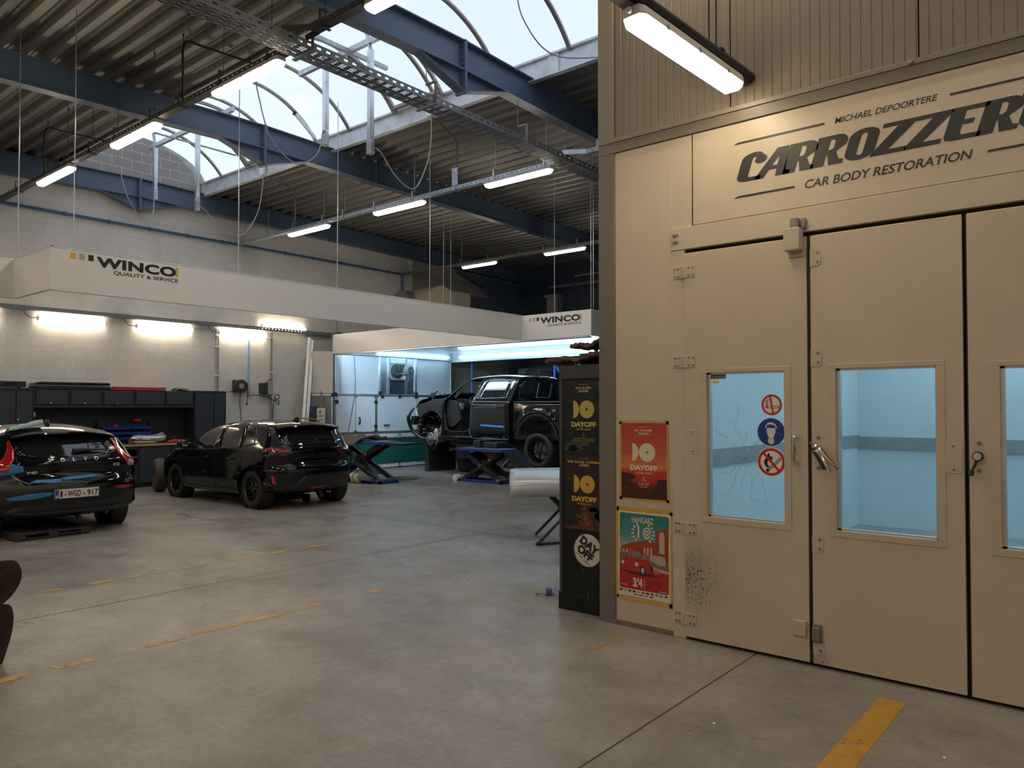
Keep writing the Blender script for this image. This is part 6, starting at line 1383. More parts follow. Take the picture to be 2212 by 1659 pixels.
M_MATTE = mat('satin black plastic', (.018, .018, .019), .5, 0, .15, 30)
M_LINE = mat('panel gap', (.002, .002, .002), .7)
M_GREYLAMP = mat('clear lamp glass', (.34, .30, .28), .1, 0, .25, 40, coat=1)
def plate_text(t, fn, M):
    pass
# ------------------------------------------------------------------ plain black hatchback (nose to the back wall)
def hatch_w(half, belt, roof, zb, zr_, L, arches=(), flare=.012):
    def w(y, z):
        k = 1-.055*max(0, (.75-y)/.75)**2-.10*max(0, (y-(L-.9))/.9)**2
        if z < .45: s = 1-.07*((.45-z)/.30)**1.5 if z < .45 else 1
        elif z < .72: s = 1
        elif z < zb: s = 1-(1-belt)*((z-.72)/(zb-.72))**1.6
        else:
            t = min(1.15, (z-zb)/(zr_-zb)); s = belt-(belt-roof)*(t*.85+.15*t*t)
        x = half*k*s
        for (ya, za, ra) in arches:
            d = sqrt((y-ya)**2+(z-za)**2); x += flare*math.exp(-((d-ra)/.06)**2) if z < .95 else 0
        return x
    return w
def soften(ctrl): return ctrl
# silhouette rows: y from the tail, z, corner radius in plan or section, exponent
corsa = [(.16, .27, .20, 2.4), (.05, .36, .40, 2.3), (.005, .50, .42, 2.3), (.0, .62, .42, 2.3), (.03, .71, .40, 2.3), (.09, .755, .38, 2.3), (.10, .80, .36, 2.3), (.085, .93, .36, 2.3), (.10, 1.00, .34, 2.4), (.16, 1.05, .28, 2.4), (.34, 1.26, .16, 2.4), (.42, 1.36, .12, 2.3), (.55, 1.395, .11, 2.3), (.95, 1.425, .12, 2.3), (1.45, 1.433, .13, 2.3), (1.95, 1.405, .13, 2.3), (2.3, 1.32, .14, 2.3), (2.7, 1.15, .16, 2.3), (3.0, 1.0, .18, 2.4), (3.15, .965, .18, 2.4), (3.5, .90, .20, 2.4), (3.85, .78, .30, 2.3), (4.0, .66, .42, 2.3), (4.05, .50, .45, 2.3), (4.02, .32, .42, 2.3), (3.90, .20, .30, 2.4), (3.4, .17, .10, 3), (2.0, .165, .09, 3), (.7, .18, .09, 3)]
OV, WB, RT = .70, 2.52, .315
def hatchback(name, lab, ctrl, half, belt, roofk, zb, zt, L, ov, wb, rt, loc, feats):
    t = thing(name, lab, 'car', (0, 0, 0))
    ar = [(ov, rt, rt+.05), (ov+wb, rt, rt+.05)]
    mb = inflate(ctrl, hatch_w(half, belt, roofk, zb, zt, L, ar), lambda y, z: (min(max(y, .62), L-.7), .56))
    body = build('body_shell', mb, M_GLOSS, t, smooth=True, angle=60); weld(body)
    carve(body, [c for (y, z, r) in ar for c in arch_cut(y, z, r, half)])
    sk = Skin(body)
    wl = MB()
    for (y, z, r) in ar:
        for s in (-1, 1): wl.lathe([(r-.01, 0), (r-.01, -.20)], (s*(half-.04), y, z), (s, 0, 0), 28)
    build('wheel_arch', wl, M_BLACK, t)
    for y in (ov, ov+wb):
        for s in (-1, 1): wheel(t, s*(half-.125), y, rt, rt, rt*.655, .195, s, 5 if feats['spokes'] == 5 else feats['spokes'], 'twin' if feats['spokes'] == 5 else 'single')
    b = MB(); b.box((-half+.25, ov-.1, .2), (half-.25, ov+wb+.2, .26)); b.cyl((-half+.2, ov, rt), (half-.2, ov, rt), .05, 10); build('underbody', b, M_BLACK, t)
    feats['fn'](t, sk, half)
    t.location = loc; ORIG[t.name] = V(loc); return t
def mirror_y(poly): return [(-a, b) for a, b in poly][::-1]
def corsa_parts(t, sk, half):
    for sd in 'LR':
        for nm, poly in (('side_window', smooth_line([(1.78, .945), (2.62, .915), (2.78, .955), (2.55, 1.13), (2.22, 1.29), (1.95, 1.345), (1.78, 1.355), (1.78, .945)], 4)[:-1]),
                         ('side_window', smooth_line([(1.02, .985), (1.72, .95), (1.72, 1.355), (1.35, 1.365), (1.14, 1.355), (1.02, .985)], 2)[:-1]),
                         ('quarter_window', [(.66, 1.04), (.98, .995), (1.09, 1.33), (.93, 1.325), (.72, 1.15)])):
            solid(build(nm, sk.patch(sd, poly, .002), M_GLASSD, t, smooth=True), .003)
        b = sk.line(sd, smooth_line([(.60, 1.06), (.80, 1.03), (1.6, .955), (2.6, .90), (2.85, .93)]), .02, .004); b2 = sk.line(sd, smooth_line([(.62, 1.10), (.9, 1.34), (1.3, 1.385), (1.9, 1.37), (2.3, 1.28), (2.75, 1.04)]), .018, .004); b.add(b2.v, b2.f); build('window_trim', b, M_MATTE, t)
        for pts in ([(1.75, .945), (1.78, .70), (1.78, .40), (1.74, .30), (2.72, .29), (2.80, .42), (2.74, .70), (2.82, .93)], [(1.75, .70), (1.77, .38), (1.70, .31), (1.12, .33), (1.08, .52), (.96, .72), (.98, .98)], [(2.95, .72), (2.93, .93), (2.9, .97)], [(.30, .70), (.55, .69), (.60, .62)]):
            build('panel_gap', sk.line(sd, smooth_line(pts, 4), .007), M_LINE, t)
        for y in (1.62, .98+.32):
            pass
        for yy in (2.02, 1.30):
            b = MB(); s = -1 if sd == 'L' else 1; p = [sk.hit(sd, yy+dy, .795+dy*-.02, e) for dy, e in ((-.10, .006), (-.08, .03), (.06, .03), (.09, .006))]; b.tube(p, [.010, .014, .014, .010], 8); build('door_handle', b, M_GLOSS, t, smooth=True)
        b = sk.line(sd, smooth_line([(1.15, .30), (1.35, .34), (2.2, .52), (2.72, .45)]), .05, .004); build('sill_trim', sk.line(sd, [(1.1, .255), (2.75, .245)], .07, .006), M_MATTE, t)
        s = -1 if sd == 'L' else 1; x0 = sk.hit(sd, 2.62, .93, 0).x
        o = blob('mirror', [(x0+s*.02, 2.66, .965, .03, .03), (x0+s*.07, 2.67, .985, .06, .055), (x0+s*.15, 2.67, 1.0, .075, .075), (x0+s*.21, 2.66, 1.0, .065, .065), (x0+s*.245, 2.66, 1.0, .03, .035)], M_GLOSS, t, 16)
        c = MB(); c.flat(circ(x0+s*.14, 1.0, .062, 18, ry=.052), lambda a, q: (a, 2.592, q)); build('mirror_glass', c, M_CHROME, o)
    # tail
    solid(build('rear_window', sk.patch('B', smooth_line([(-.56, 1.045), (-.30, 1.03), (.30, 1.03), (.56, 1.045), (.60, 1.10), (.50, 1.27), (.42, 1.31), (-.42, 1.31), (-.50, 1.27), (-.60, 1.10), (-.56, 1.045)], 4)[:-1], .003), M_GLASSD, t, smooth=True), .003)
    b = MB(); pr = [(.30, 1.315), (.24, 1.335), (.25, 1.355), (.42, 1.392), (.60, 1.405), (.5, 1.36)]
    for (x0, x1) in ((-.55, .55),):
        q = []
        for x in (-.58, -.54, -.3, 0, .3, .54, .58):
            k = 1-.0*abs(x); dz = -.13*x*x; dy = .16*x*x
            q += [(x, y+dy, z+dz) for y, z in pr]
        b.add(q, [(i*6+j, i*6+(j+1) % 6, i*6+6+(j+1) % 6, i*6+6+j) for i in range(6) for j in range(6)]+[(5, 4, 3, 2, 1, 0), tuple(range(36, 42))])
    build('roof_spoiler', b, M_GLOSS, t, smooth=True, angle=50)
    for s in (1, -1):
        m_ = (lambda p: p) if s > 0 else mirror_y
        o = build('tail_lamp', sk.patch('B', m_(smooth_line([(.42, .90), (.55, .865), (.74, .88), (.80, .93), (.80, .985), (.70, .995), (.55, .955), (.42, .925), (.42, .90)], 3)[:-1]), .006), mat('smoked lamp', (.035, .006, .006), .12, coat=1), t, smooth=True)
        solid(o, .006)
        c = sk.patch('B', m_([(.44, .912), (.60, .925), (.62, .95), (.55, .945)]), .016); build('lamp_lens', c, M_REDG, o); c = sk.patch('B', m_([(.63, .925), (.79, .945), (.785, .975), (.70, .975), (.64, .955)]), .016); build('lamp_lens', c, M_REDG, o)
        sd = 'R' if s > 0 else 'L'; solid(build('tail_lamp', sk.patch(sd, [(.14, .89), (.40, .93), (.44, .965), (.30, .985), (.16, .97)], .004), mat('wine lamp glass', (.075, .012, .012), .12, coat=1), t, smooth=True), .004)
        solid(build('reflector', sk.patch('B', m_([(.70, .42), (.745, .43), (.775, .56), (.755, .565)]), .004), M_RED, t), .004)
    solid(build('fog_lamp', sk.patch('B', rrect(-.14, .318, .14, .350, .012), .004), M_REDG, t), .006)
    solid(build('bumper_insert', sk.patch('B', smooth_line([(-.62, .29), (.62, .29), (.66, .36), (.42, .40), (.30, .52), (-.30, .52), (-.42, .40), (-.66, .36), (-.62, .29)], 2)[:-1], .002), M_MATTE, t, smooth=True), .001)
    for pts in (smooth_line([(-.60, 1.03), (-.50, .86), (-.47, .76), (-.40, .705), (0, .69), (.40, .705), (.47, .76), (.50, .86), (.60, 1.03)], 6), [(-.78, .70), (-.55, .69)], [(.78, .70), (.55, .69)], smooth_line([(-.46, .80), (-.3, .765), (0, .76), (.3, .765), (.46, .80)])): build('panel_gap', sk.line('B', pts, .009), M_LINE, t)
    b = MB(); c0 = sk.hit('B', 0, .915, .004); b.lathe([(.052, 0), (.060, .004), (.060, .008), (.046, .008), (.044, .003)], c0, (0, -1, .05), 28); b.bar(c0+V((-.03, -.006, -.008)), c0+V((.03, -.006, .010)), .012, .006); build('badge', b, M_GLOSS, t, smooth=True)
    w_ = [sk.hit('B', x, z, .02) for x, z in ((.02, 1.06), (.06, 1.10), (.25, 1.12), (.42, 1.10))]; b = MB(); b.tube(bez(w_, 5), .010, 6); b.cyl(w_[0]+V((0, .02, 0)), w_[0]-V((0, .02, 0)), .02, 12); build('rear_wiper', b, M_MATTE, t, smooth=True)
    b = MB(); b.prism([(.62, 1.40), (.78, 1.41), (.70, 1.475), (.64, 1.48)], lambda a, c, tt: (tt, a, c), -.018, .018); build('roof_aerial', b, M_GLOSS, t, bevel=.008)
    b = MB()
    for x, z in ((-.13, .505), (.13, .505), (.20, .43)): p = sk.hit('B', x, z, .002); b.cyl(p, p-V((0, .004, 0)), .006, 8)
    build('screw', b, M_CHROME, t)
    b = MB(); b.tube([(.04, .3, .26), (.04, .06, .25), (.04, .02, .22)], .022, 8); b.cyl((.04, .02, .17), (.04, .02, .23), .03, 12); build('tow_bar', b, M_BLACK, t, smooth=True)
    solid(build('windscreen', sk.patch('F', smooth_line([(-.62, 1.03), (0, 1.06), (.62, 1.03), (.50, 1.33), (0, 1.37), (-.50, 1.33), (-.62, 1.03)], 3)[:-1], .003), M_GLASSD, t, smooth=True), .003)
CORSA = hatchback('hatchback', 'plain gloss black hatchback without a plate, parked nose to the bench in the middle bay', corsa, .868, .955, .70, .95, 1.40, 4.05, OV, WB, RT, (7.56, 10.36, 0), {'spokes': 5, 'fn': corsa_parts})
# masking film strip and lever on the roof
b = MB(); b.tube(bez([(7.62, 11.05, 1.455), (7.8, 11.1, 1.45), (8.0, 11.15, 1.43), (8.15, 11.2, 1.385)], 6), [.012]*19, 6); tag(build('masking_strip', b, mat('kraft strip', (.36, .24, .14), .6)), 'brown paper strip lying across the roof of the plain black hatchback', 'paper strip')
# ------------------------------------------------------------------ hatchback with the plate, under repair
v40 = [(.20, .25, .22, 2.4), (.08, .33, .38, 2.4), (.02, .47, .42, 2.4), (.0, .60, .42, 2.4), (.02, .70, .42, 2.4), (.085, .765, .40, 2.4), (.115, .80, .40, 2.4), (.10, .92, .38, 2.4), (.115, .99, .36, 2.4), (.20, 1.055, .28, 2.4), (.46, 1.24, .18, 2.4), (.58, 1.335, .14, 2.3), (.72, 1.375, .13, 2.3), (1.1, 1.42, .13, 2.3), (1.6, 1.44, .14, 2.3), (2.1, 1.42, .14, 2.3), (2.5, 1.33, .15, 2.3), (3.0, 1.12, .17, 2.3), (3.3, .98, .2, 2.3), (3.7, .92, .24, 2.3), (4.1, .80, .35, 2.3), (4.3, .66, .42, 2.3), (4.36, .50, .45, 2.3), (4.3, .30, .42, 2.3), (4.1, .2, .3, 2.3), (3.4, .17, .1, 3), (2, .165, .09, 3), (.8, .18, .09, 3)]
M_PRIME = mat('dark grey primer', (.026, .024, .022), .42, 0, .15, 6)
def volvo_parts(t, sk, half):
    for sd in 'LR':
        for nm, poly in (('side_window', smooth_line([(1.95, .97), (2.9, .93), (3.0, .97), (2.6, 1.24), (2.2, 1.36), (1.95, 1.375), (1.95, .97)], 3)[:-1]), ('side_window', smooth_line([(1.0, 1.03), (1.88, .975), (1.88, 1.37), (1.4, 1.375), (1.15, 1.33), (1.0, 1.03)], 3)[:-1])): solid(build(nm, sk.patch(sd, poly, .002), M_GLASSD, t, smooth=True), .003)
        build('window_trim', sk.line(sd, smooth_line([(.95, 1.02), (1.1, 1.33), (1.4, 1.395), (2.2, 1.38), (2.65, 1.24), (3.05, .96), (1.9, .955), (.95, 1.02)], 4), .014, .004), M_ALU, t)
        for pts in ([(1.9, .95), (1.92, .4), (1.85, .3), (2.9, .29), (2.95, .9)], [(1.9, .4), (1.2, .33), (1.1, .7), (.98, 1.0)], [(.22, .74), (.5, .73), (.55, .66)]): build('panel_gap', sk.line(sd, smooth_line(pts, 4), .007), M_LINE, t)
    g = smooth_line([(-.56, 1.045), (-.3, 1.015), (.3, 1.015), (.56, 1.045), (.60, 1.09), (.50, 1.25), (.44, 1.29), (-.44, 1.29), (-.50, 1.25), (-.60, 1.09), (-.56, 1.045)], 3)[:-1]
    solid(build('rear_window', sk.patch('B', g, .004), M_GLASSD, t, smooth=True), .004)
    b = MB(); pr = [(.46, 1.285), (.38, 1.305), (.385, 1.325), (.6, 1.375), (.8, 1.395), (.66, 1.33)]; q = []
    for x in (-.60, -.56, -.4, -.2, 0, .2, .4, .56, .60): q += [(x, y+.22*x*x, z-.16*x*x) for y, z in pr]
    b.add(q, [(i*6+j, i*6+(j+1) % 6, i*6+6+(j+1) % 6, i*6+6+j) for i in range(8) for j in range(6)]+[(5, 4, 3, 2, 1, 0), tuple(range(48, 54))]); build('roof_spoiler', b, M_GLOSS, t, smooth=True, angle=50)
    b = MB(); b.box((-.16, .39, 1.296), (.16, .41, 1.308)); build('brake_light', b, mat('dark red strip', (.12, .012, .012), .3), t)
    tl = [(.60, 1.22), (.635, 1.20), (.665, 1.10), (.735, .995), (.81, .95), (.83, .90), (.82, .845), (.70, .85), (.675, .93), (.625, 1.0), (.60, 1.09)]
    for s in (1, -1):
        m_ = (lambda p: p) if s > 0 else mirror_y
        o = build('tail_lamp', sk.patch('B', m_(tl), .008), M_REDG, t, smooth=True); solid(o, .008)
        if s > 0: build('lamp_lens', sk.patch('B', m_([(.70, .862), (.80, .858), (.795, .915), (.715, .925)]), .019), M_GREYLAMP, o)
        sd = 'R' if s > 0 else 'L'; solid(build('tail_lamp', sk.patch(sd, [(.20, .86), (.42, .90), (.40, .96), (.30, .98), (.22, .96)], .004), M_REDG, t, smooth=True), .004)
    # left side of the bumper and the quarter in grey primer, edges taped blue
    solid(build('primed_panel', sk.patch('B', smooth_line([(-.86, .40), (-.86, .84), (-.70, .83), (-.60, .78), (-.58, .72), (-.50, .672), (.05, .70), (.10, .63), (-.40, .60), (-.55, .52), (-.86, .40)], 3)[:-1], .0035), M_PRIME, t, smooth=True), .002)
    solid(build('primed_panel', sk.patch('L', [(.36, .44), (.36, .86), (.45, .88), (.62, .90), (.95, .80), (1.05, .5), (1.02, .45), (.9, .70), (.7, .72), (.5, .68), (.42, .5)], .003), M_PRIME, t, smooth=True), .002)
    for side, poly in (('B', [(-.84, .965), (-.80, .80), (-.55, .845), (-.56, .90), (-.72, .965)]), ('B', [(-.52, .700), (-.44, .735), (-.18, .735), (-.15, .712), (-.30, .70)]), ('B', [(-.18, .745), (.20, .765), (.30, .752), (.24, .733), (.02, .722), (-.14, .715)]), ('B', [(-.38, .70), (-.1, .708), (-.02, .698), (-.30, .688)]), ('B', smooth_line([(-.74, .53), (-.62, .56), (-.42, .585), (-.24, .575), (-.32, .535), (-.5, .51), (-.70, .508), (-.74, .53)], 2)[:-1]), ('L', [(.36, .95), (.36, .84), (.55, .86), (.80, .93), (.60, .99)])):
        solid(build('masking_tape', sk.patch(side, poly, .011), M_TAPE, t, smooth=True), .001)
    solid(build('reflector', sk.patch('B', smooth_line([(.46, .605), (.70, .60), (.77, .57), (.55, .565), (.46, .605)], 2)[:-1], .005), M_REDG, t), .005)
    build('panel_gap', sk.line('B', smooth_line([(-.60, 1.03), (-.63, .86), (-.66, .81), (-.58, .73), (-.48, .685), (0, .70), (.45, .735), (.58, .78), (.64, .86), (.66, .93), (.60, 1.03)], 6), .011), M_LINE, t)
    build('bright_edge', sk.line('B', smooth_line([(-.585, .96), (-.66, .82), (-.60, .745), (-.50, .688)], 6), .008, .006), M_ALU, t)
    build('panel_gap', sk.line('B', smooth_line([(-.5, .86), (-.3, .82), (0, .815), (.35, .83), (.6, .87)], 5), .012), M_LINE, t)
    solid(build('lower_bumper', sk.patch('B', smooth_line([(-.70, .27), (.70, .27), (.78, .36), (.74, .445), (.3, .425), (-.3, .425), (-.6, .42), (-.74, .34), (-.70, .27)], 3)[:-1], .006), M_MATTE, t, smooth=True), .012)
    solid(build('lower_lip', sk.patch('B', smooth_line([(-.55, .31), (.55, .31), (.62, .345), (-.62, .34), (-.55, .31)], 2)[:-1], .022), M_BLACKP, t, smooth=True), .01)
    # number plate
    y0 = min(sk.hit('B', x, z, 0).y for x in (-.25, 0, .25) for z in (.50, .61))-.012; P = lambda a, c, k=0: (a, y0-.004-.001*k, .553+c)
    b = MB(); b.box((-.272, y0+.004, .482), (.272, y0+.03, .622)); o = build('plate_holder', b, M_BLACKP, t, bevel=.004)
    b = MB(); b.box((-.26, y0-.002, .497), (.26, y0+.006, .610)); build('number_plate', b, mat('white plate', (.72, .68, .62), .35), o, bevel=.002)
    b = MB(); b.flat([(-.258, -.054), (-.213, -.054), (-.213, .054), (-.258, .054)], P); build('plate_band', b, mat('plate blue', (.02, .09, .42), .4), o)
    b = MB()
    for txt, xa, xb in (('1', -.198, -.172), ('-', -.150, -.130), ('WGD', -.112, .045), ('-', .066, .094), ('917', .118, .250)): b.text(txt, lambda a, c: P(a, c, 1), .072, xa, -.036, bold=.02, sx=(xb-xa)/(text_mesh(txt, .02, 1.0)[2]*.072/.7))
    b.flat(circ(-.135, .03, .008, 10), lambda a, c: P(a, c, 1)); build('plate_lettering', b, mat('plate red', (.11, .010, .012), .4), o)
    b = MB(); b.text('B', lambda a, c: P(a, c, 1), .028, -.245, -.045, bold=.03); build('plate_letter', b, M_WHITE, o)
    # badges
    b = MB()
    for ch, x in zip('VOLVO', (-.27, -.135, 0, .135, .27)): b.text(ch, lambda a, c: sk.hit('B', a, .955+c, .014), .034, x, -.0, 'C', .06, 1.3)
    b.text('V40', lambda a, c: sk.hit('B', a, .815+c, .006), .034, -.53, -.0, 'L', .03, 1.5); b.text('D2', lambda a, c: sk.hit('B', a, .865+c, .006), .034, .50, 0, 'L', .03, 1.5); build('badge_lettering', b, M_BADGE, t)
    w_ = [sk.hit('B', x, z, .03) for x, z in ((.02, 1.055), (.15, 1.065), (.30, 1.06), (.42, 1.06))]; b = MB(); b.tube(w_, [.034, .026, .014, .008], 8); build('rear_wiper', b, M_MATTE, t, smooth=True)
    solid(build('tailgate_handle', sk.patch('B', smooth_line([(-.22, .915), (.22, .915), (.20, .89), (0, .88), (-.20, .89), (-.22, .915)], 2)[:-1], .003), M_LINE, t), .002)
    b = MB(); b.prism([(.98, 1.405), (1.14, 1.415), (1.06, 1.475), (1.0, 1.48)], lambda a, c, tt: (tt, a, c), -.018, .018); build('roof_aerial', b, M_GLOSS, t, bevel=.008)
    b = MB(); b.tube([(.06, .3, .26), (.06, .12, .24), (.06, .07, .22)], .02, 8); b.cyl((.06, .07, .17), (.06, .07, .25), .026, 12); b.bar((.0, .09, .23), (.0, .09, .19), .03, .03); build('tow_bar', b, M_BLACK, t, smooth=True)
hatchback('hatchback', 'black hatchback with number plate, red tail lamps and blue masking tape, at the left edge', v40, .90, .955, .70, .97, 1.40, 4.37, .86, 2.647, .325, (3.90, 10.46, 0), {'spokes': 7, 'fn': volvo_parts})
t = thing('paper_towel', 'crumpled pale blue paper towel lying on the left of the taped hatchback roof', 'paper towel', (3.42, 11.3, 1.40))
b = MB(); rn = random.Random(8)
b.grid(12, 6, lambda u, v: (3.30+.42*u+.03*rn.random(), 11.05+.16*v+.30*u*.2+.02*rn.random(), 1.335+.085*u+.03*sin(v*6)+.05*(1-abs(2*v-1))*(.4+.6*u)+.012*rn.random()))
o = build('sheet', b, mat('pale blue paper', (.42, .58, .60), .8), t, smooth=True); solid(o, .004)
t = thing('pallet', 'low black plastic pallet lying under the taped hatchback', 'pallet', (3.4, 10.9, 0))
b = MB()
for x in (3.25, 3.62, 3.99): b.box((x, 10.55, 0), (x+.11, 11.6, .07))
b.box((3.25, 10.55, .07), (4.10, 11.6, .095)); b.box((3.25, 10.55, 0), (4.10, 10.60, .015)); b.box((3.36, 10.55, .02), (3.62, 10.57, .035)); b.box((3.73, 10.55, .03), (3.99, 10.57, .05)); build('deck', b, mat('grey black plastic', (.03, .029, .028), .6), t, bevel=.006)
t = thing('dolly', 'dark low dolly on the floor under the plain black hatchback', 'dolly', (7.4, 11.9, 0))
b = MB(); b.box((6.95, 11.25, .05), (8.0, 12.7, .12)); b.box((6.95, 11.25, .0), (7.05, 11.35, .05)); b.box((7.9, 11.25, .0), (8.0, 11.35, .05)); b.box((6.95, 12.6, 0), (7.05, 12.7, .05)); build('deck', b, M_BLACK, t, bevel=.01)
# covered tyre in front of the hatchback's left front wheel
t = thing('spare_tyre', 'dusty tyre leaning on the cabinets in front of the plain black hatchback nose', 'tyre', (7.0, 14.9, 0))
b = MB(); b.lathe([(.2, -.1), (.27, -.11), (.315, -.08), (.325, 0), (.315, .08), (.27, .11), (.2, .1), (.19, 0)], (6.98, 14.72, .325), (1, -.35, .0), 32, close=True); build('tyre_ring', b, mat('dusty rubber', (.06, .055, .05), .8), t, smooth=True)
# ------------------------------------------------------------------ black pickup on the lift, front end stripped
TX = 14.0
T = thing('pickup_truck', 'black crew cab pickup with stripped front end, raised in the prep bay', 'pickup truck', (TX, 0, 0))
ORIG[T.name] = V((0, 0, 0))
def cabw(y, z):
    k = 1-.05*max(0, (y-12.3)/.8)**2
    if z < 1.15: s = 1-.05*((1.15-z)/.35)**2
    elif z < 1.70: s = 1
    elif z < 1.80: s = 1-.03*(z-1.70)/.1
    else: s = .97-.20*min(1.1, (z-1.80)/.58)
    return 1.0*k*s
cab = [(10.85, .86, .06, 3, 1), (10.86, 1.2, .06, 3), (10.86, 1.70, .08, 3), (10.80, 1.80, .12, 2.6), (10.68, 2.26, .14, 2.4), (10.64, 2.34, .12, 2.4), (10.80, 2.375, .13, 2.3), (11.4, 2.42, .15, 2.3), (12.0, 2.41, .15, 2.3), (12.35, 2.36, .15, 2.3), (12.65, 2.19, .15, 2.3), (12.95, 1.97, .14, 2.4), (13.05, 1.90, .10, 2.6), (13.10, 1.75, .06, 3), (13.10, 1.2, .06, 3), (13.12, .93, .06, 3, 1), (12.9, .87, .06, 3), (11.4, .84, .06, 3)]
body = build('cab', inflate(cab, cabw, lambda y, z: (min(max(y, 11.5), 12.4), 1.5), 150), M_GLOSS, T, smooth=True, angle=60); weld(body)
A3 = lambda a, c, t: (t, a, c)
ap = smooth_line([(12.98, 1.50), (12.93, 1.12), (12.82, 1.06), (12.25, 1.05), (12.13, 1.12), (12.10, 1.30), (12.06, 1.72), (11.98, 1.90), (11.83, 2.26), (11.95, 2.31), (12.22, 2.29), (12.50, 2.13), (12.80, 1.91), (12.93, 1.80), (12.98, 1.50)], 4)[:-1]
cav = [(10.95, 1.0), (10.95, 1.75), (10.85, 2.2), (11.1, 2.30), (12.2, 2.30), (12.45, 2.20), (12.75, 1.98), (12.98, 1.80), (13.02, 1.05)]
skc = Skin(body)
def inside(p, poly):
    a, b = p; c = False
    for (x0, y0), (x1, y1) in zip(poly, poly[1:]+poly[:1]):
        if (y0 > b) != (y1 > b) and a < (x1-x0)*(b-y0)/(y1-y0)+x0: c = not c
    return c
bm = bmesh.new(); bm.from_mesh(body.data)      # open the doorway, the windscreen and the far windows: the cab is a hollow shell
for _ in range(2):
    bmesh.ops.subdivide_edges(bm, edges=[e for e in bm.edges if e.calc_length() > .05], cuts=1)
bmesh.ops.triangulate(bm, faces=[f for f in bm.faces if len(f.verts) > 4])
far1 = [(12.05, 1.86), (11.95, 2.24), (12.2, 2.26), (12.45, 2.12), (12.78, 1.88)]; far2 = [(11.1, 1.86), (11.05, 2.22), (11.85, 2.26), (11.95, 1.86)]
rm = []
for f in bm.faces:
    c = f.calc_center_median(); q = (c.y, c.z)
    if (c.x < -.5 and inside(q, ap)) or (c.x > .5 and (inside(q, far1) or inside(q, far2))) or (abs(c.x) < .66 and c.y > 12.40 and 1.97 < c.z < 2.28): rm.append(f)
bmesh.ops.delete(bm, geom=rm, context='FACES'); bm.to_mesh(body.data); bm.free(); body.data.shade_smooth(); body.data.set_sharp_from_angle(angle=R(50))
Md = mat('dark cabin trim', (.012, .012, .013), .6, 0, .2, 20)
def mir(p): return p
# rear door: separate skin with taped edges
rd = smooth_line([(10.98, .98), (10.95, 1.2), (10.92, 1.70), (10.86, 1.85), (10.80, 2.20), (10.92, 2.30), (11.72, 2.32), (11.82, 2.22), (12.02, 1.75), (12.05, 1.30), (12.04, .97), (11.5, .95), (10.98, .98)], 4)[:-1]
o = build('rear_door', skc.patch('L', rd, .004, 4), M_GLOSS, T, smooth=True); solid(o, .006)
pg = skc.line('L', rd, .010, .012, True); build('panel_gap', pg, M_LINE, o)
gl = smooth_line([(10.98, 1.86), (10.93, 2.20), (11.05, 2.255), (11.65, 2.255), (11.85, 1.88), (11.78, 1.85), (10.98, 1.86)], 3)[:-1]
g_ = build('door_window', skc.patch('L', gl, .014), M_GLASSD, o, smooth=True); solid(g_, .004)
build('window_trim', skc.line('L', gl, .022, .018, True), M_STEELD, o)
solid(build('door_patch', skc.patch('L', [(10.98, 1.02), (11.0, 1.72), (12.0, 1.72), (12.02, 1.02)], .0115), mat('sanded dark primer', (.016, .017, .020), .35, 0, .3, 3), o, smooth=True), .001)
for pts in ([(11.02, 1.18), (11.72, 1.21), (11.72, 1.25), (11.02, 1.225)], [(10.92, .90), (11.7, .945), (11.7, .96), (10.9, .925)], [(12.08, 1.15), (12.03, .98), (11.92, .90), (11.95, .89), (12.05, .97), (12.10, 1.14)], [(11.0, .94), (11.02, .99), (11.04, .99), (11.02, .94)]): solid(build('masking_tape', skc.patch('L', pts, .017), mat('bright blue tape', (.03, .25, .62), .5), o), .001)
b = MB(); p = [skc.hit('L', 11.08+dy, 1.655, e) for dy, e in ((-.1, .012), (-.08, .035), (.08, .035), (.1, .012))]; b.tube(p, .016, 8); q = skc.hit('L', 11.25, 1.65, .02); b.box(q-V((.01, .05, .03)), q+V((.005, .05, .03))); build('door_handle', b, M_BLACKP, o, bevel=.004)
b = skc.line('L', [(10.88, 1.755), (12.02, 1.775)], .012, .016); build('belt_strip', b, M_STEELD, o)
# cab interior
b = MB(); b.box((-.78, 10.96, .98), (.78, 13.0, 1.06)); build('cab_floor', b, Md, T)
b = MB(); b.box((-.80, 10.9, 1.0), (-.79, 11.9, 1.8)); b.box((.77, 10.9, 1.0), (.78, 13, 1.82)); build('inner_panel', b, Md, T)
o = blob('dashboard', [(-.74, 12.80, 1.66, .20, .16), (-.6, 12.78, 1.68, .24, .18), (-.2, 12.80, 1.66, .24, .17), (.2, 12.80, 1.66, .24, .17), (.7, 12.80, 1.66, .20, .16)], Md, T, 14); 
b = MB(); b.box((-.74, 12.62, 1.05), (.74, 13.0, 1.6)); build('dash_lower', b, Md, T, bevel=.05)
b = MB(); b.prism(rrect(12.54, 1.58, 12.62, 1.74, .02), A3, -.80, -.70); build('air_vent', b, M_STEELD, T)
c = V((-.42, 12.40, 1.74)); ax = V((0, -.87, .45)); b = MB(); u = ax.orthogonal().normalized(); v_ = ax.cross(u)
b.tube([c+(u*cos(2*pi*k/28)+v_*sin(2*pi*k/28))*.19 for k in range(29)], .019, 8); b.cyl(c-ax*.03, c+ax*.03, .065, 14); b.cyl(c, c-ax*.35, .03, 10)
for k in (0, 1, 2): a = 2*pi*k/3+.5; b.bar(c, c+(u*cos(a)+v_*sin(a))*.18, .045, .02)
build('steering_wheel', b, M_BLACKP, T, smooth=True)
M_SEAT = mat('black leather', (.015, .015, .016), .45, 0, .2, 20)
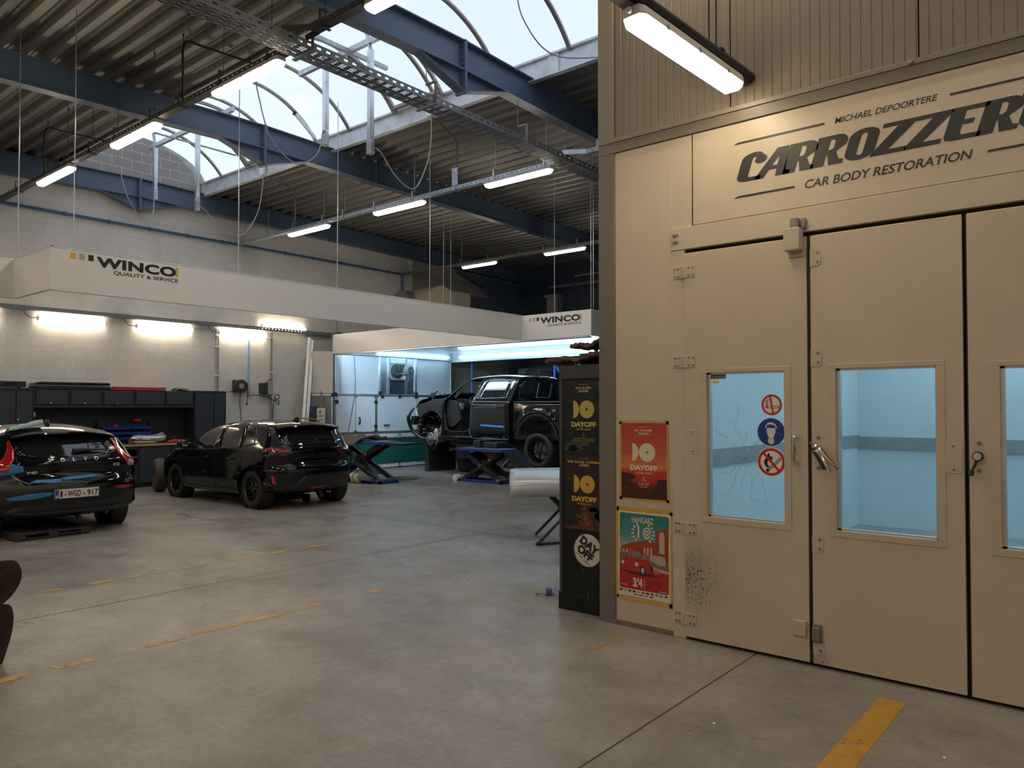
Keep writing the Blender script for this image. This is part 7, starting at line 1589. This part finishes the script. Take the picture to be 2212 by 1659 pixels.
b = MB(); b.box((-.72, 11.75, 1.30), (-.2, 12.28, 1.46)); b.box((-.70, 11.8, 1.10), (-.22, 12.2, 1.32)); build('seat', b, M_SEAT, T, bevel=.05, seg=4)
b = MB(); b.prism([(11.85, 1.44), (11.62, 2.1), (11.48, 2.1), (11.66, 1.40)], A3, -.70, -.22); build('seat_back', b, M_SEAT, T, bevel=.04, seg=3)
b = MB(); b.box((.2, 11.75, 1.15), (.72, 12.28, 1.46)); b.prism([(11.85, 1.44), (11.62, 2.1), (11.48, 2.1), (11.66, 1.40)], A3, .2, .7); build('seat', b, M_SEAT, T, bevel=.05, seg=3)
b = MB(); b.tube(bez([(-.95, 12.93, 1.5), (-.95, 12.88, 1.14), (-.95, 12.75, 1.07), (-.95, 12.25, 1.065), (-.95, 12.14, 1.14), (-.94, 12.11, 1.4), (-.93, 12.06, 1.75)], 5), .018, 6); build('door_seal', b, M_BLACK, T, smooth=True)
b = MB(); b.tube(bez([(-.7, 12.5, 1.09), (-.62, 12.35, 1.08), (-.6, 12.2, 1.12)], 5), .012, 6); build('harness', b, M_BLACKP, T)
b = MB(); b.prism(smooth_line([(12.60, 1.98), (12.74, 1.86), (12.78, 1.90), (12.68, 2.02), (12.60, 1.98)], 2)[:-1], A3, -.79, -.76); build('grab_handle', b, M_STEELD, T)
b = MB(); b.prism(smooth_line([(12.50, 1.35), (12.62, 1.75), (12.92, 1.80), (12.97, 1.45), (12.88, 1.20), (12.7, 1.2), (12.50, 1.35)], 3)[:-1], A3, -.86, -.80); build('hinge_pillar', b, M_MATTE, T)
b = MB(); b.box((-1.02, 12.0, .845), (-.93, 13.12, .96)); b.box((-1.01, 10.9, .825), (-.93, 12.0, .93)); build('sill', b, M_GLOSS, T, bevel=.025, seg=3)
# rear cab window behind the bed, roof aerial
o = build('rear_window', skc.patch('B', smooth_line([(-.74, 1.84), (.74, 1.84), (.66, 2.24), (-.66, 2.24), (-.74, 1.84)], 3)[:-1], .006), M_GLASSD, T, smooth=True); solid(o, .004)
b = MB(); 
for x in (-.25, .25): b.bar((x, 10.68, 1.86), (x, 10.60, 2.2), .02, .012)
b.bar((-.25, 10.70, 1.87), (.25, 10.70, 1.87), .014, .014); build('window_divider', b, M_STEELD, T)
b = MB(); b.box((-.18, 10.60, 2.30), (.18, 10.68, 2.35)); build('brake_light', b, M_BLACKP, T, bevel=.01)
b = MB(); b.prism([(10.75, 2.40), (11.0, 2.42), (10.92, 2.49), (10.80, 2.47)], A3, -.03, .03); build('roof_aerial', b, M_GLOSS, T, bevel=.01)
# load bed
def bedw(y, z):
    s = 1-.05*((1.2-z)/.35)**2 if z < 1.2 else 1-.02*max(0, (z-1.55)/.17)
    d = sqrt((y-10.08)**2+(z-.98)**2); return (1.0-.03*max(0, (9.6-y)/.8))*s+.035*math.exp(-((d-.56)/.07)**2)*(z < 1.62)
bed = [(8.80, .90, .08, 3, 1), (8.76, 1.3, .08, 3), (8.80, 1.735, .05, 3, 1), (9.8, 1.745, .04, 3), (10.78, 1.755, .04, 3, 1), (10.80, 1.3, .05, 3), (10.80, .88, .05, 3, 1), (9.8, .86, .05, 3)]
bo = build('load_bed', inflate(bed, bedw, lambda y, z: (min(max(y, 9.3), 10.3), 1.35), 110), M_GLOSS, T, smooth=True, angle=60); weld(bo)
carve(bo, arch_cut(10.08, .90, .53, 1.0)+[MB().box((-.80, 8.9, 1.25), (.80, 10.72, 1.9))])
skb = Skin(bo); build('arch_lip', skb.line('L', [(10.08+.56*cos(R(a)), .92+.56*sin(R(a))) for a in range(-10, 191, 8)], .05, .006), M_MATTE, T, smooth=True)
build('panel_gap', skb.line('L', smooth_line([(10.55, 1.70), (10.5, 1.55), (10.40, 1.52), (9.0, 1.55)], 4), .008), M_LINE, T)
build('panel_gap', skb.line('L', rrect(9.90, 1.575, 10.05, 1.675, .03), .008, .003, True), M_LINE, T)
b = MB(); b.box((-1.0, 8.85, 1.74), (-.80, 10.75, 1.775)); b.box((-.8, 8.85, 1.755), (.8, 10.4, 1.775)); build('bed_rail', b, M_MATTE, T, bevel=.012)
b = MB()
for s in (-1, 1): b.lathe([(.53, 0), (.53, -.25)], (s*.97, 10.08, .90), (s, 0, 0), 28)
build('wheel_arch', b, M_BLACK, T)
wheel(T, -.86, 10.08, .70, .40, .272, .28, -1, 6, 'y'); wheel(T, .86, 10.08, .70, .40, .272, .28, 1, 6, 'y')
b = MB(); b.cyl((-.8, 10.08, .70), (.8, 10.08, .70), .06, 12); b.lathe([(0, -.16), (.16, -.1), (.18, 0), (.16, .1), (0, .16)], (0, 10.08, .70), (1, 0, 0), 16)
for s in (-1, 1): b.box((s*.42, 8.9, .82), (s*.54, 13.9, .95))
b.box((-.5, 12.3, .72), (.5, 13.2, .95)); b.cyl((.2, 9, .75), (.25, 12.3, .78), .05, 10); build('chassis', b, M_BLACK, T, bevel=.01)
# stripped front end
M_UND = mat('black wax underbody', (.010, .010, .011), .35, 0, .3, 15, .3, 30)
fp = [(13.06, .93), (13.06, 1.86), (13.35, 1.84), (13.70, 1.77), (13.98, 1.68), (14.02, 1.50), (13.93, 1.40)] + [(13.50+.47*cos(R(a)), 1.06+.50*sin(R(a))) for a in range(35, 186, 12)]
for sx in (-1, 1):
    b = MB(); b.prism(fp, A3, sx*.86, sx*.82); build('inner_wing', b, mat('grey black wing panel', (.035, .034, .033), .4, 0, .2, 6), T, bevel=.01)
    b = MB(); n = 14
    for k in range(n):
        a0, a1 = R(10+170*k/n), R(10+170*(k+1)/n); P0, P1 = (13.50+.49*cos(a0), 1.04+.52*sin(a0)), (13.50+.49*cos(a1), 1.04+.52*sin(a1))
        b.add([(sx*.88, *P0), (sx*.88, *P1), (sx*.45, *P1), (sx*.45, *P0)], [(0, 1, 2, 3)])
    o = build('wheel_well', b, M_UND, T, smooth=True); solid(o, .01)
b = MB(); rn = random.Random(11)
b.grid(16, 12, lambda u, v: (-.80+1.6*v, 13.02+1.12*u, 1.945-.06*u-.12*u*u+.03*sin(v*7+u*5)*u+.035*rn.uniform(-1, 1)*u*(1-u*.5)+.05*(1-(2*v-1)**2)-(.10*u if u > .9 else 0)))
o = build('bonnet', b, mat('crumpled bonnet', (.05, .052, .056), .16, .5), T, smooth=True, angle=70); solid(o, .012)
b = MB()
for sx in (-1, 1): b.bar((sx*.70, 14.05, .95), (sx*.70, 14.0, 1.72), .10, .07); b.bar((sx*.55, 13.2, 1.08), (sx*.55, 14.15, 1.18), .10, .14); b.bar((sx*.72, 13.9, 1.5), (sx*.80, 13.1, 1.75), .06, .05); b.box((sx*.62, 14.05, 1.2), (sx*.92, 14.16, 1.42))
b.box((-.72, 13.98, 1.66), (.72, 14.08, 1.74)); b.box((-.72, 13.98, .88), (.72, 14.08, .98)); b.cyl((-.85, 14.2, 1.30), (.85, 14.2, 1.30), .075, 12); build('front_frame', b, M_UND, T, bevel=.01)
b = MB(); b.box((-.62, 13.90, 1.0), (.62, 13.97, 1.64)); build('radiator', b, mat('radiator core', (.03, .03, .032), .5, .3, .4, 60), T)
b = MB(); b.tube(bez([(-.95, 14.22, 1.42), (-.9, 14.28, 1.3), (-.8, 14.24, 1.05), (-.7, 14.0, .86), (-.6, 13.7, .86)], 6), .045, 8); b.tube(bez([(-.88, 14.1, 1.62), (-.95, 14.16, 1.5), (-.92, 14.22, 1.42)], 4), .03, 6); build('lower_guard', b, M_UND, T, smooth=True)
b = MB(); rn = random.Random(21)
for k in range(46):
    p = V((rn.uniform(-.84, -.45), rn.uniform(13.15, 14.1), rn.uniform(1.0, 1.75)))
    if (p.y-13.5)**2+(p.z-1.06)**2 < .26: p.z += .45
    d = V((rn.uniform(-.08, .08), rn.uniform(-.14, .14), rn.uniform(-.10, .10)))
    if k % 3 == 0: b.box(p, p+V((.07, rn.uniform(.04, .12), rn.uniform(.03, .10))))
    else: b.tube([p, p+d*.5+V((0, 0, .02)), p+d], rn.uniform(.008, .022), 6)
build('engine_bay_parts', b, M_BLACKP, T)['kind'] = 'stuff'
b = MB()
for k in range(22):
    p = V((rn.uniform(-.87, -.6), rn.uniform(13.2, 14.1), rn.uniform(1.0, 1.75))); b.box(p, p+V((.02, rn.uniform(.015, .05), rn.uniform(.01, .03))))
build('bare_metal_bits', b, M_ALU, T)['kind'] = 'stuff'
b = MB(); b.flat([(13.06, 1.60), (13.10, 1.60), (13.10, 1.70), (13.06, 1.70)], lambda a, c: (-.865, a, c)); b.flat([(13.95, 1.42), (14.05, 1.50), (14.0, 1.56)], lambda a, c: (-.88, a, c)); build('label', b, M_WHITE, T)
# bare front hub
c = V((-.80, 13.58, .86)); b = MB(); b.lathe([(0, .10), (.07, .10), (.075, .03), (.155, .03), (.165, .02), (.165, -.02), (0, -.02)], c, (-1, .2, 0), 28); build('front_hub', b, mat('worn steel hub', (.30, .30, .30), .35, .8, .4, 20), T, smooth=True)
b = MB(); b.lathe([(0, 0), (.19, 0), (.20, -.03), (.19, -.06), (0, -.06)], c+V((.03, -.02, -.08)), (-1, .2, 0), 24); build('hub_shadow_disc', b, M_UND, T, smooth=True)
b = MB(); b.bar(c+V((-.02, -.17, -.02)), c+V((-.0, -.20, .20)), .10, .09); b.tube(bez([c+V((0, -.1, .16)), c+V((-.03, -.22, .24)), c+V((-.02, -.27, .02)), c+V((0, -.18, -.12))], 5), .022, 6); build('brake_caliper', b, M_ALU, T, bevel=.012)
b = MB(); b.bar(c+V((.1, -.05, -.1)), V((-.45, 13.4, .85)), .06, .06); b.bar(c+V((.1, -.12, .2)), V((-.48, 13.42, 1.15)), .05, .05); b.cyl(c+V((.14, -.16, .05)), V((-.5, 13.32, 1.5)), .045, 12); b.tube(bez([c+V((.1, -.2, .1)), V((-.6, 13.2, 1.1)), V((-.5, 13.15, 1.3))], 5), .012, 6); build('suspension', b, M_STEELD, T)
ORIG[T.name] = V((TX, 0, 0)); T.location = (TX, 0, 0)
# ------------------------------------------------------------------ removed pickup door standing by the bay partition
t = thing('truck_door', 'removed black pickup front door standing on the floor, its inner side facing out', 'car door', (14.05, 14.1, 0))
DF = lambda a, c, tt: (13.52+a, 14.12-tt+c*.10, c)
b = MB(); b.prism(smooth_line([(0, .0), (.05, .55), (.08, 1.0), (1.0, 1.0), (1.03, .5), (1.0, .08), (.94, 0), (.5, -.0), (0, 0)], 3)[:-1], DF, 0, .14); build('door_shell', b, mat('dusty black door', (.030, .030, .032), .5, 0, .2, 6), t, bevel=.02)
b = MB(); b.prism(smooth_line([(.26, .14), (.28, .9), (.98, .92), (.97, .4), (.90, .16), (.6, .12), (.26, .14)], 3)[:-1], DF, .14, .155); build('inner_carrier', b, M_BLACKP, t)
b = MB(); rn = random.Random(31)
for k in range(26):
    a, c = rn.uniform(.3, .92), rn.uniform(.2, .88); b.cyl(DF(a, c, .155), DF(a, c, .155+rn.uniform(.01, .03)), rn.uniform(.012, .035), 8)
for k in range(8): a, c = rn.uniform(.35, .85), rn.uniform(.25, .8); b.bar(DF(a, c, .17), DF(a+rn.uniform(-.12, .12), c+rn.uniform(-.12, .12), .17), .015, .015)
build('door_mechanism', b, M_BLACK, t)
b = MB()
for a, c in ((.62, .42), (.55, .72), (.44, .32), (.75, .6), (.5, .5)): b.cyl(DF(a, c, .165), DF(a, c, .19), .018, 8)
b.bar(DF(.52, .62, .18), DF(.62, .72, .18), .02, .02); build('speaker_bracket', b, M_ALU, t)
# tyre, trolley jack and stand under the pickup
t = thing('loose_tyre', 'worn tyre lying flat on the floor behind the scissor lift under the pickup', 'tyre', (14.3, 13.3, 0))
b = MB(); b.lathe([(.22, 0), (.30, .0), (.36, .04), (.37, .08), (.362, .10), (.37, .12), (.362, .14), (.37, .17), (.362, .19), (.37, .22), (.36, .26), (.30, .30), (.22, .30), (.20, .15)], (14.35, 13.25, 0), (0, 0, 1), 32, close=True); build('tyre_ring', b, mat('worn tyre rubber', (.022, .021, .02), .8, 0, .3, 20), t, smooth=True)
t = thing('trolley_jack', 'silver trolley jack on the floor beneath the pickup behind the lift', 'trolley jack', (14.5, 12.0, 0))
b = MB(); b.box((14.3, 11.7, .05), (14.6, 12.4, .14)); b.bar((14.45, 12.3, .12), (14.45, 12.0, .42), .12, .06); b.cyl((14.45, 12.0, .40), (14.45, 12.0, .46), .07, 12); b.bar((14.45, 11.75, .12), (14.45, 11.6, .55), .03, .03); build('jack_body', b, M_ALU, t, bevel=.01)
b = MB()
for x in (14.3, 14.6):
    for y in (11.75, 12.35): b.cyl((x-.02, y, .06), (x+.02, y, .06), .06, 12)
build('jack_wheel', b, M_STEELD, t, smooth=True)
t = thing('trestle', 'thin grey trestle leg standing behind the removed pickup door', 'trestle', (15.2, 13.8, 0))
b = MB(); b.bar((15.0, 13.85, 0), (15.1, 13.8, .78), .035, .035); b.bar((15.3, 13.6, 0), (15.15, 13.78, .78), .035, .035); b.bar((14.95, 13.85, .03), (15.4, 13.55, .03), .03, .03); build('leg', b, M_ALU, t)
b = MB(); b.box((14.9, 13.7, .76), (15.3, 13.85, .80)); build('top_bar', b, M_BLACK, t)
# racks and leaning stuff in the gloom behind the pickup
t = thing('storage_rack', 'bright blue storage rack with diagonal braces behind the pickup roof', 'rack', (17.4, 12, 0))
for (ya, yb, x) in ((12.55, 12.55, 17.0), (11.85, 11.85, 17.0), (11.3, 11.3, 17.4), (10.6, 10.6, 17.4)): b = MB(); b.bar((x, ya, 0), (x, yb, 3.0), .05, .05); build('post', b, M_LBLUE, t)
b = MB()
for (ya, za, yb, zb_, x) in ((12.5, 2.78, 11.95, 2.15, 17.0), (11.85, 2.95, 10.95, 2.0, 17.0), (11.3, 2.72, 11.05, 2.45, 17.4), (11.3, 2.25, 11.0, 2.0, 17.4), (10.75, 2.95, 10.3, 2.45, 17.0), (10.55, 2.3, 10.0, 1.9, 17.0)): b.bar((x, ya, za), (x, yb, zb_), .045, .045)
build('brace', b, M_LBLUE, t)
b = MB(); b.box((17.0, 10.5, 1.55), (18.2, 12.6, 1.62)); b.box((17.0, 10.5, .6), (18.2, 12.6, .66)); build('shelf', b, M_CHARD, t)
t = tag(build('blue_post', MB().bar((16.2, 14.95, 0), (16.2, 14.95, 2.98), .035, .035), M_LBLUE), 'thin bright blue post left of the pickup roof at the edge of the white partition', 'post')
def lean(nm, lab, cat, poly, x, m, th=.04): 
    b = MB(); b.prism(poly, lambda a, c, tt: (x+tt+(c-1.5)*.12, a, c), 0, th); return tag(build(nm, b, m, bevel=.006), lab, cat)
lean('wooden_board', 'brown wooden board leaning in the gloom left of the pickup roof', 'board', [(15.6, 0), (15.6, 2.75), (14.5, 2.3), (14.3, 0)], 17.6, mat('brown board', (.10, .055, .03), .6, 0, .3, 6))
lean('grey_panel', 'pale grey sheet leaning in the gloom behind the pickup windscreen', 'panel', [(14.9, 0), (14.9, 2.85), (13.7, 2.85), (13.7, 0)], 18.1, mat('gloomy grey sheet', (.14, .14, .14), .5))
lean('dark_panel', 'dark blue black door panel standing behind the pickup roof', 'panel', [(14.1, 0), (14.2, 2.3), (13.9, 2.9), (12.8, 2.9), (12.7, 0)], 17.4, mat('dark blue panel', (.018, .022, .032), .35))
t = thing('stored_tyre', 'large black tyre stored upright behind the pickup roof', 'tyre', (17.3, 12.9, 1.6))
b = MB(); b.lathe([(.32, -.1), (.5, -.12), (.55, -.06), (.55, .06), (.5, .12), (.32, .1), (.30, 0)], (17.3, 13.1, 2.14), (1, 0, 0), 36, close=True); build('tyre_ring', b, M_TYRE, t, smooth=True)
b = MB(); b.box((17.0, 12.65, 0), (17.6, 13.6, 1.6)); build('stand', b, M_CHARD, t)
t = thing('storage_bin_tall', 'dark cabinet block standing behind the lift under the pickup', 'cabinet', (16.5, 12.5, 0))
b = MB(); b.box((16.3, 10.8, 0), (16.8, 13.4, .95)); build('body', b, mat('dark teal sheet', (.02, .03, .035), .5), t, bevel=.01)
b = MB(); b.box((16.29, 10.82, .5), (16.3, 13.38, .52)); build('drawer_line', b, M_GAP, t)
# ------------------------------------------------------------------ third car, mostly hidden by the black cabinet
t = dup(CORSA, (8.95, 5.72, 0), R(-90), 'dark car with a red tail lamp, mostly hidden behind the black cabinet and silver bonnet')
b = MB(); b.cyl((8.95, 6.28, .30), (9.15, 6.26, .31), .06, 16); b.cyl((8.94, 6.28, .30), (8.96, 6.28, .30), .045, 16)
ex = tag(build('exhaust_tip', b, M_CHROME, smooth=True), None); ex.parent = t; ex.matrix_parent_inverse = Matrix.Identity(4)
ex.location = (0, 0, 0); me = ex.data; o0 = ORIG[ex.name]
for v in me.vertices: wv = v.co+o0; d = wv-V((8.95, 5.72, 0)); v.co = V((-d.y, d.x, d.z))
# ------------------------------------------------------------------ silver bonnet on a folding stand
fwd, rgt = V((.7696, .6385, 0)), V((.6385, -.7696, 0))
O = V((7.32, 5.62, 0)); HP = lambda a, d, z: tuple(O+rgt*a+fwd*d+V((0, 0, z)))
t = thing('car_bonnet', 'silver car bonnet panel resting on a folding stand beside the black cabinet', 'bonnet', tuple(O))
b = MB(); pr = [(0.0, .55), (-.008, .64), (.005, .705), (.04, .725), (.30, .755), (.70, .785), (1.0, .80)]
b.grid(20, len(pr)-1, lambda u, v: HP(-.37+1.45*u, pr[round(v*(len(pr)-1))][0]+.05*(1-u)**2*0, pr[round(v*(len(pr)-1))][1]+.012*sin(u*3)-(.0 if u > .02 else .012)))
o = build('panel', b, mat('silver bonnet paint', (.50, .50, .51), .28, .25), t, smooth=True, angle=60); solid(o, .02)
b = MB(); b.bar(HP(-.37, .02, .66), HP(-.37, .7, .75), .02, .05); build('edge_flange', b, mat('silver bonnet paint', (.50, .50, .51), .28, .25), t)
t = thing('folding_stand', 'black folding cross leg stand carrying the silver bonnet', 'stand', tuple(O))
for d in (.06, .75):
    b = MB(); b.tube([HP(-.05, d-.25, .012), HP(.52, d, .55)], .018, 8); build('leg', b, M_MATTE, t, smooth=True)
    b = MB(); b.tube([HP(.62, d-.05, .012), HP(.12, d, .55)], .018, 8); build('leg', b, M_MATTE, t, smooth=True)
b = MB(); b.tube([HP(-.05, -.19, .015), HP(.62, .05, .015)], .016, 8); b.cyl(HP(-.06, -.195, .015), HP(-.04, -.187, .015), .024, 10); build('foot_bar', b, M_MATTE, t, smooth=True)
b = MB(); b.tube([HP(.12, .06, .55), HP(.12, .75, .57)], .016, 8); b.tube([HP(.52, .06, .55), HP(.52, .75, .57)], .016, 8); build('top_bar', b, M_MATTE, t, smooth=True)
# ------------------------------------------------------------------ bottle on the floor
t = thing('water_bottle', 'clear plastic water bottle lying on the floor at the foot of the black cabinet', 'bottle', (5.3, 4.0, 0))
mgb = mat('clear plastic', (.86, .88, .90), .06, trans=.85, spec=.5); mgb.node_tree.nodes['Principled BSDF'].inputs['IOR'].default_value = 1.2
ax = (rgt*.98+fwd*.1+V((0, 0, .0))).normalized(); c0 = V((5.27, 4.07, .036))-ax*.03
b = MB(); b.lathe([(0, 0), (.028, .002), (.034, .012), (.034, .06), (.031, .066), (.034, .072), (.034, .085), (.031, .09), (.034, .095), (.034, .15), (.028, .18), (.014, .205), (.013, .225)], c0, ax, 20); o = build('bottle_body', b, mgb, t, smooth=True)
b = MB(); b.lathe([(.0345, .10), (.0345, .145)], c0, ax, 20); build('label', b, mat('blue bottle label', (.10, .22, .55), .4, 0, .4, 40), t, smooth=True)
b = MB(); b.cyl(c0+ax*.222, c0+ax*.24, .0155, 14); build('cap', b, M_BLUE, t, smooth=True)
# ------------------------------------------------------------------ brown rug over a crate at the left edge
t = thing('rug', 'frayed dark brown rug hanging in folds at the lower left edge of the photo', 'rug', (1.3, 5.9, 0))
A = V((1.62, 5.60, 0)); rn = random.Random(12)
def lobe(z1, z0, out, n):   # a fold of cloth hanging from z1 to z0 and bulging to the right
    b = MB(); b.grid(14, 12, lambda u, v: tuple(A+rgt*(-.45+(.45+out*sin(pi*min(1, .12+v*.9))**.7)*u)+fwd*(.04*sin(u*13+v*4)+.10*u*u)+V((0, 0, z1+(z0-z1)*v-.03*u*u+.010*rn.random())))); return b
o = build('cloth', lobe(.68, .40, .075, 1), mat('brown rug pile', (.050, .032, .024), .95, 0, .5, 60, .8, 120), t, smooth=True, sub=1); solid(o, .014)
o = build('lower_flap', lobe(.40, .01, .022, 2), mat('brown rug pile', (.050, .032, .024), .95), t, smooth=True, sub=1); solid(o, .014)
# litter on the floor
for lab, u in (('tiny white paper scrap on the floor in front of the middle booth door', (3.72, 1.72)), ('tiny pale chip on the floor near the yellow stripe', (4.05, .72))):
    b = MB(); b.box((u[0], u[1], 0), (u[0]+.018, u[1]+.012, .004)); tag(build('paper_scrap', b, M_WHITE), lab, 'paper scrap')
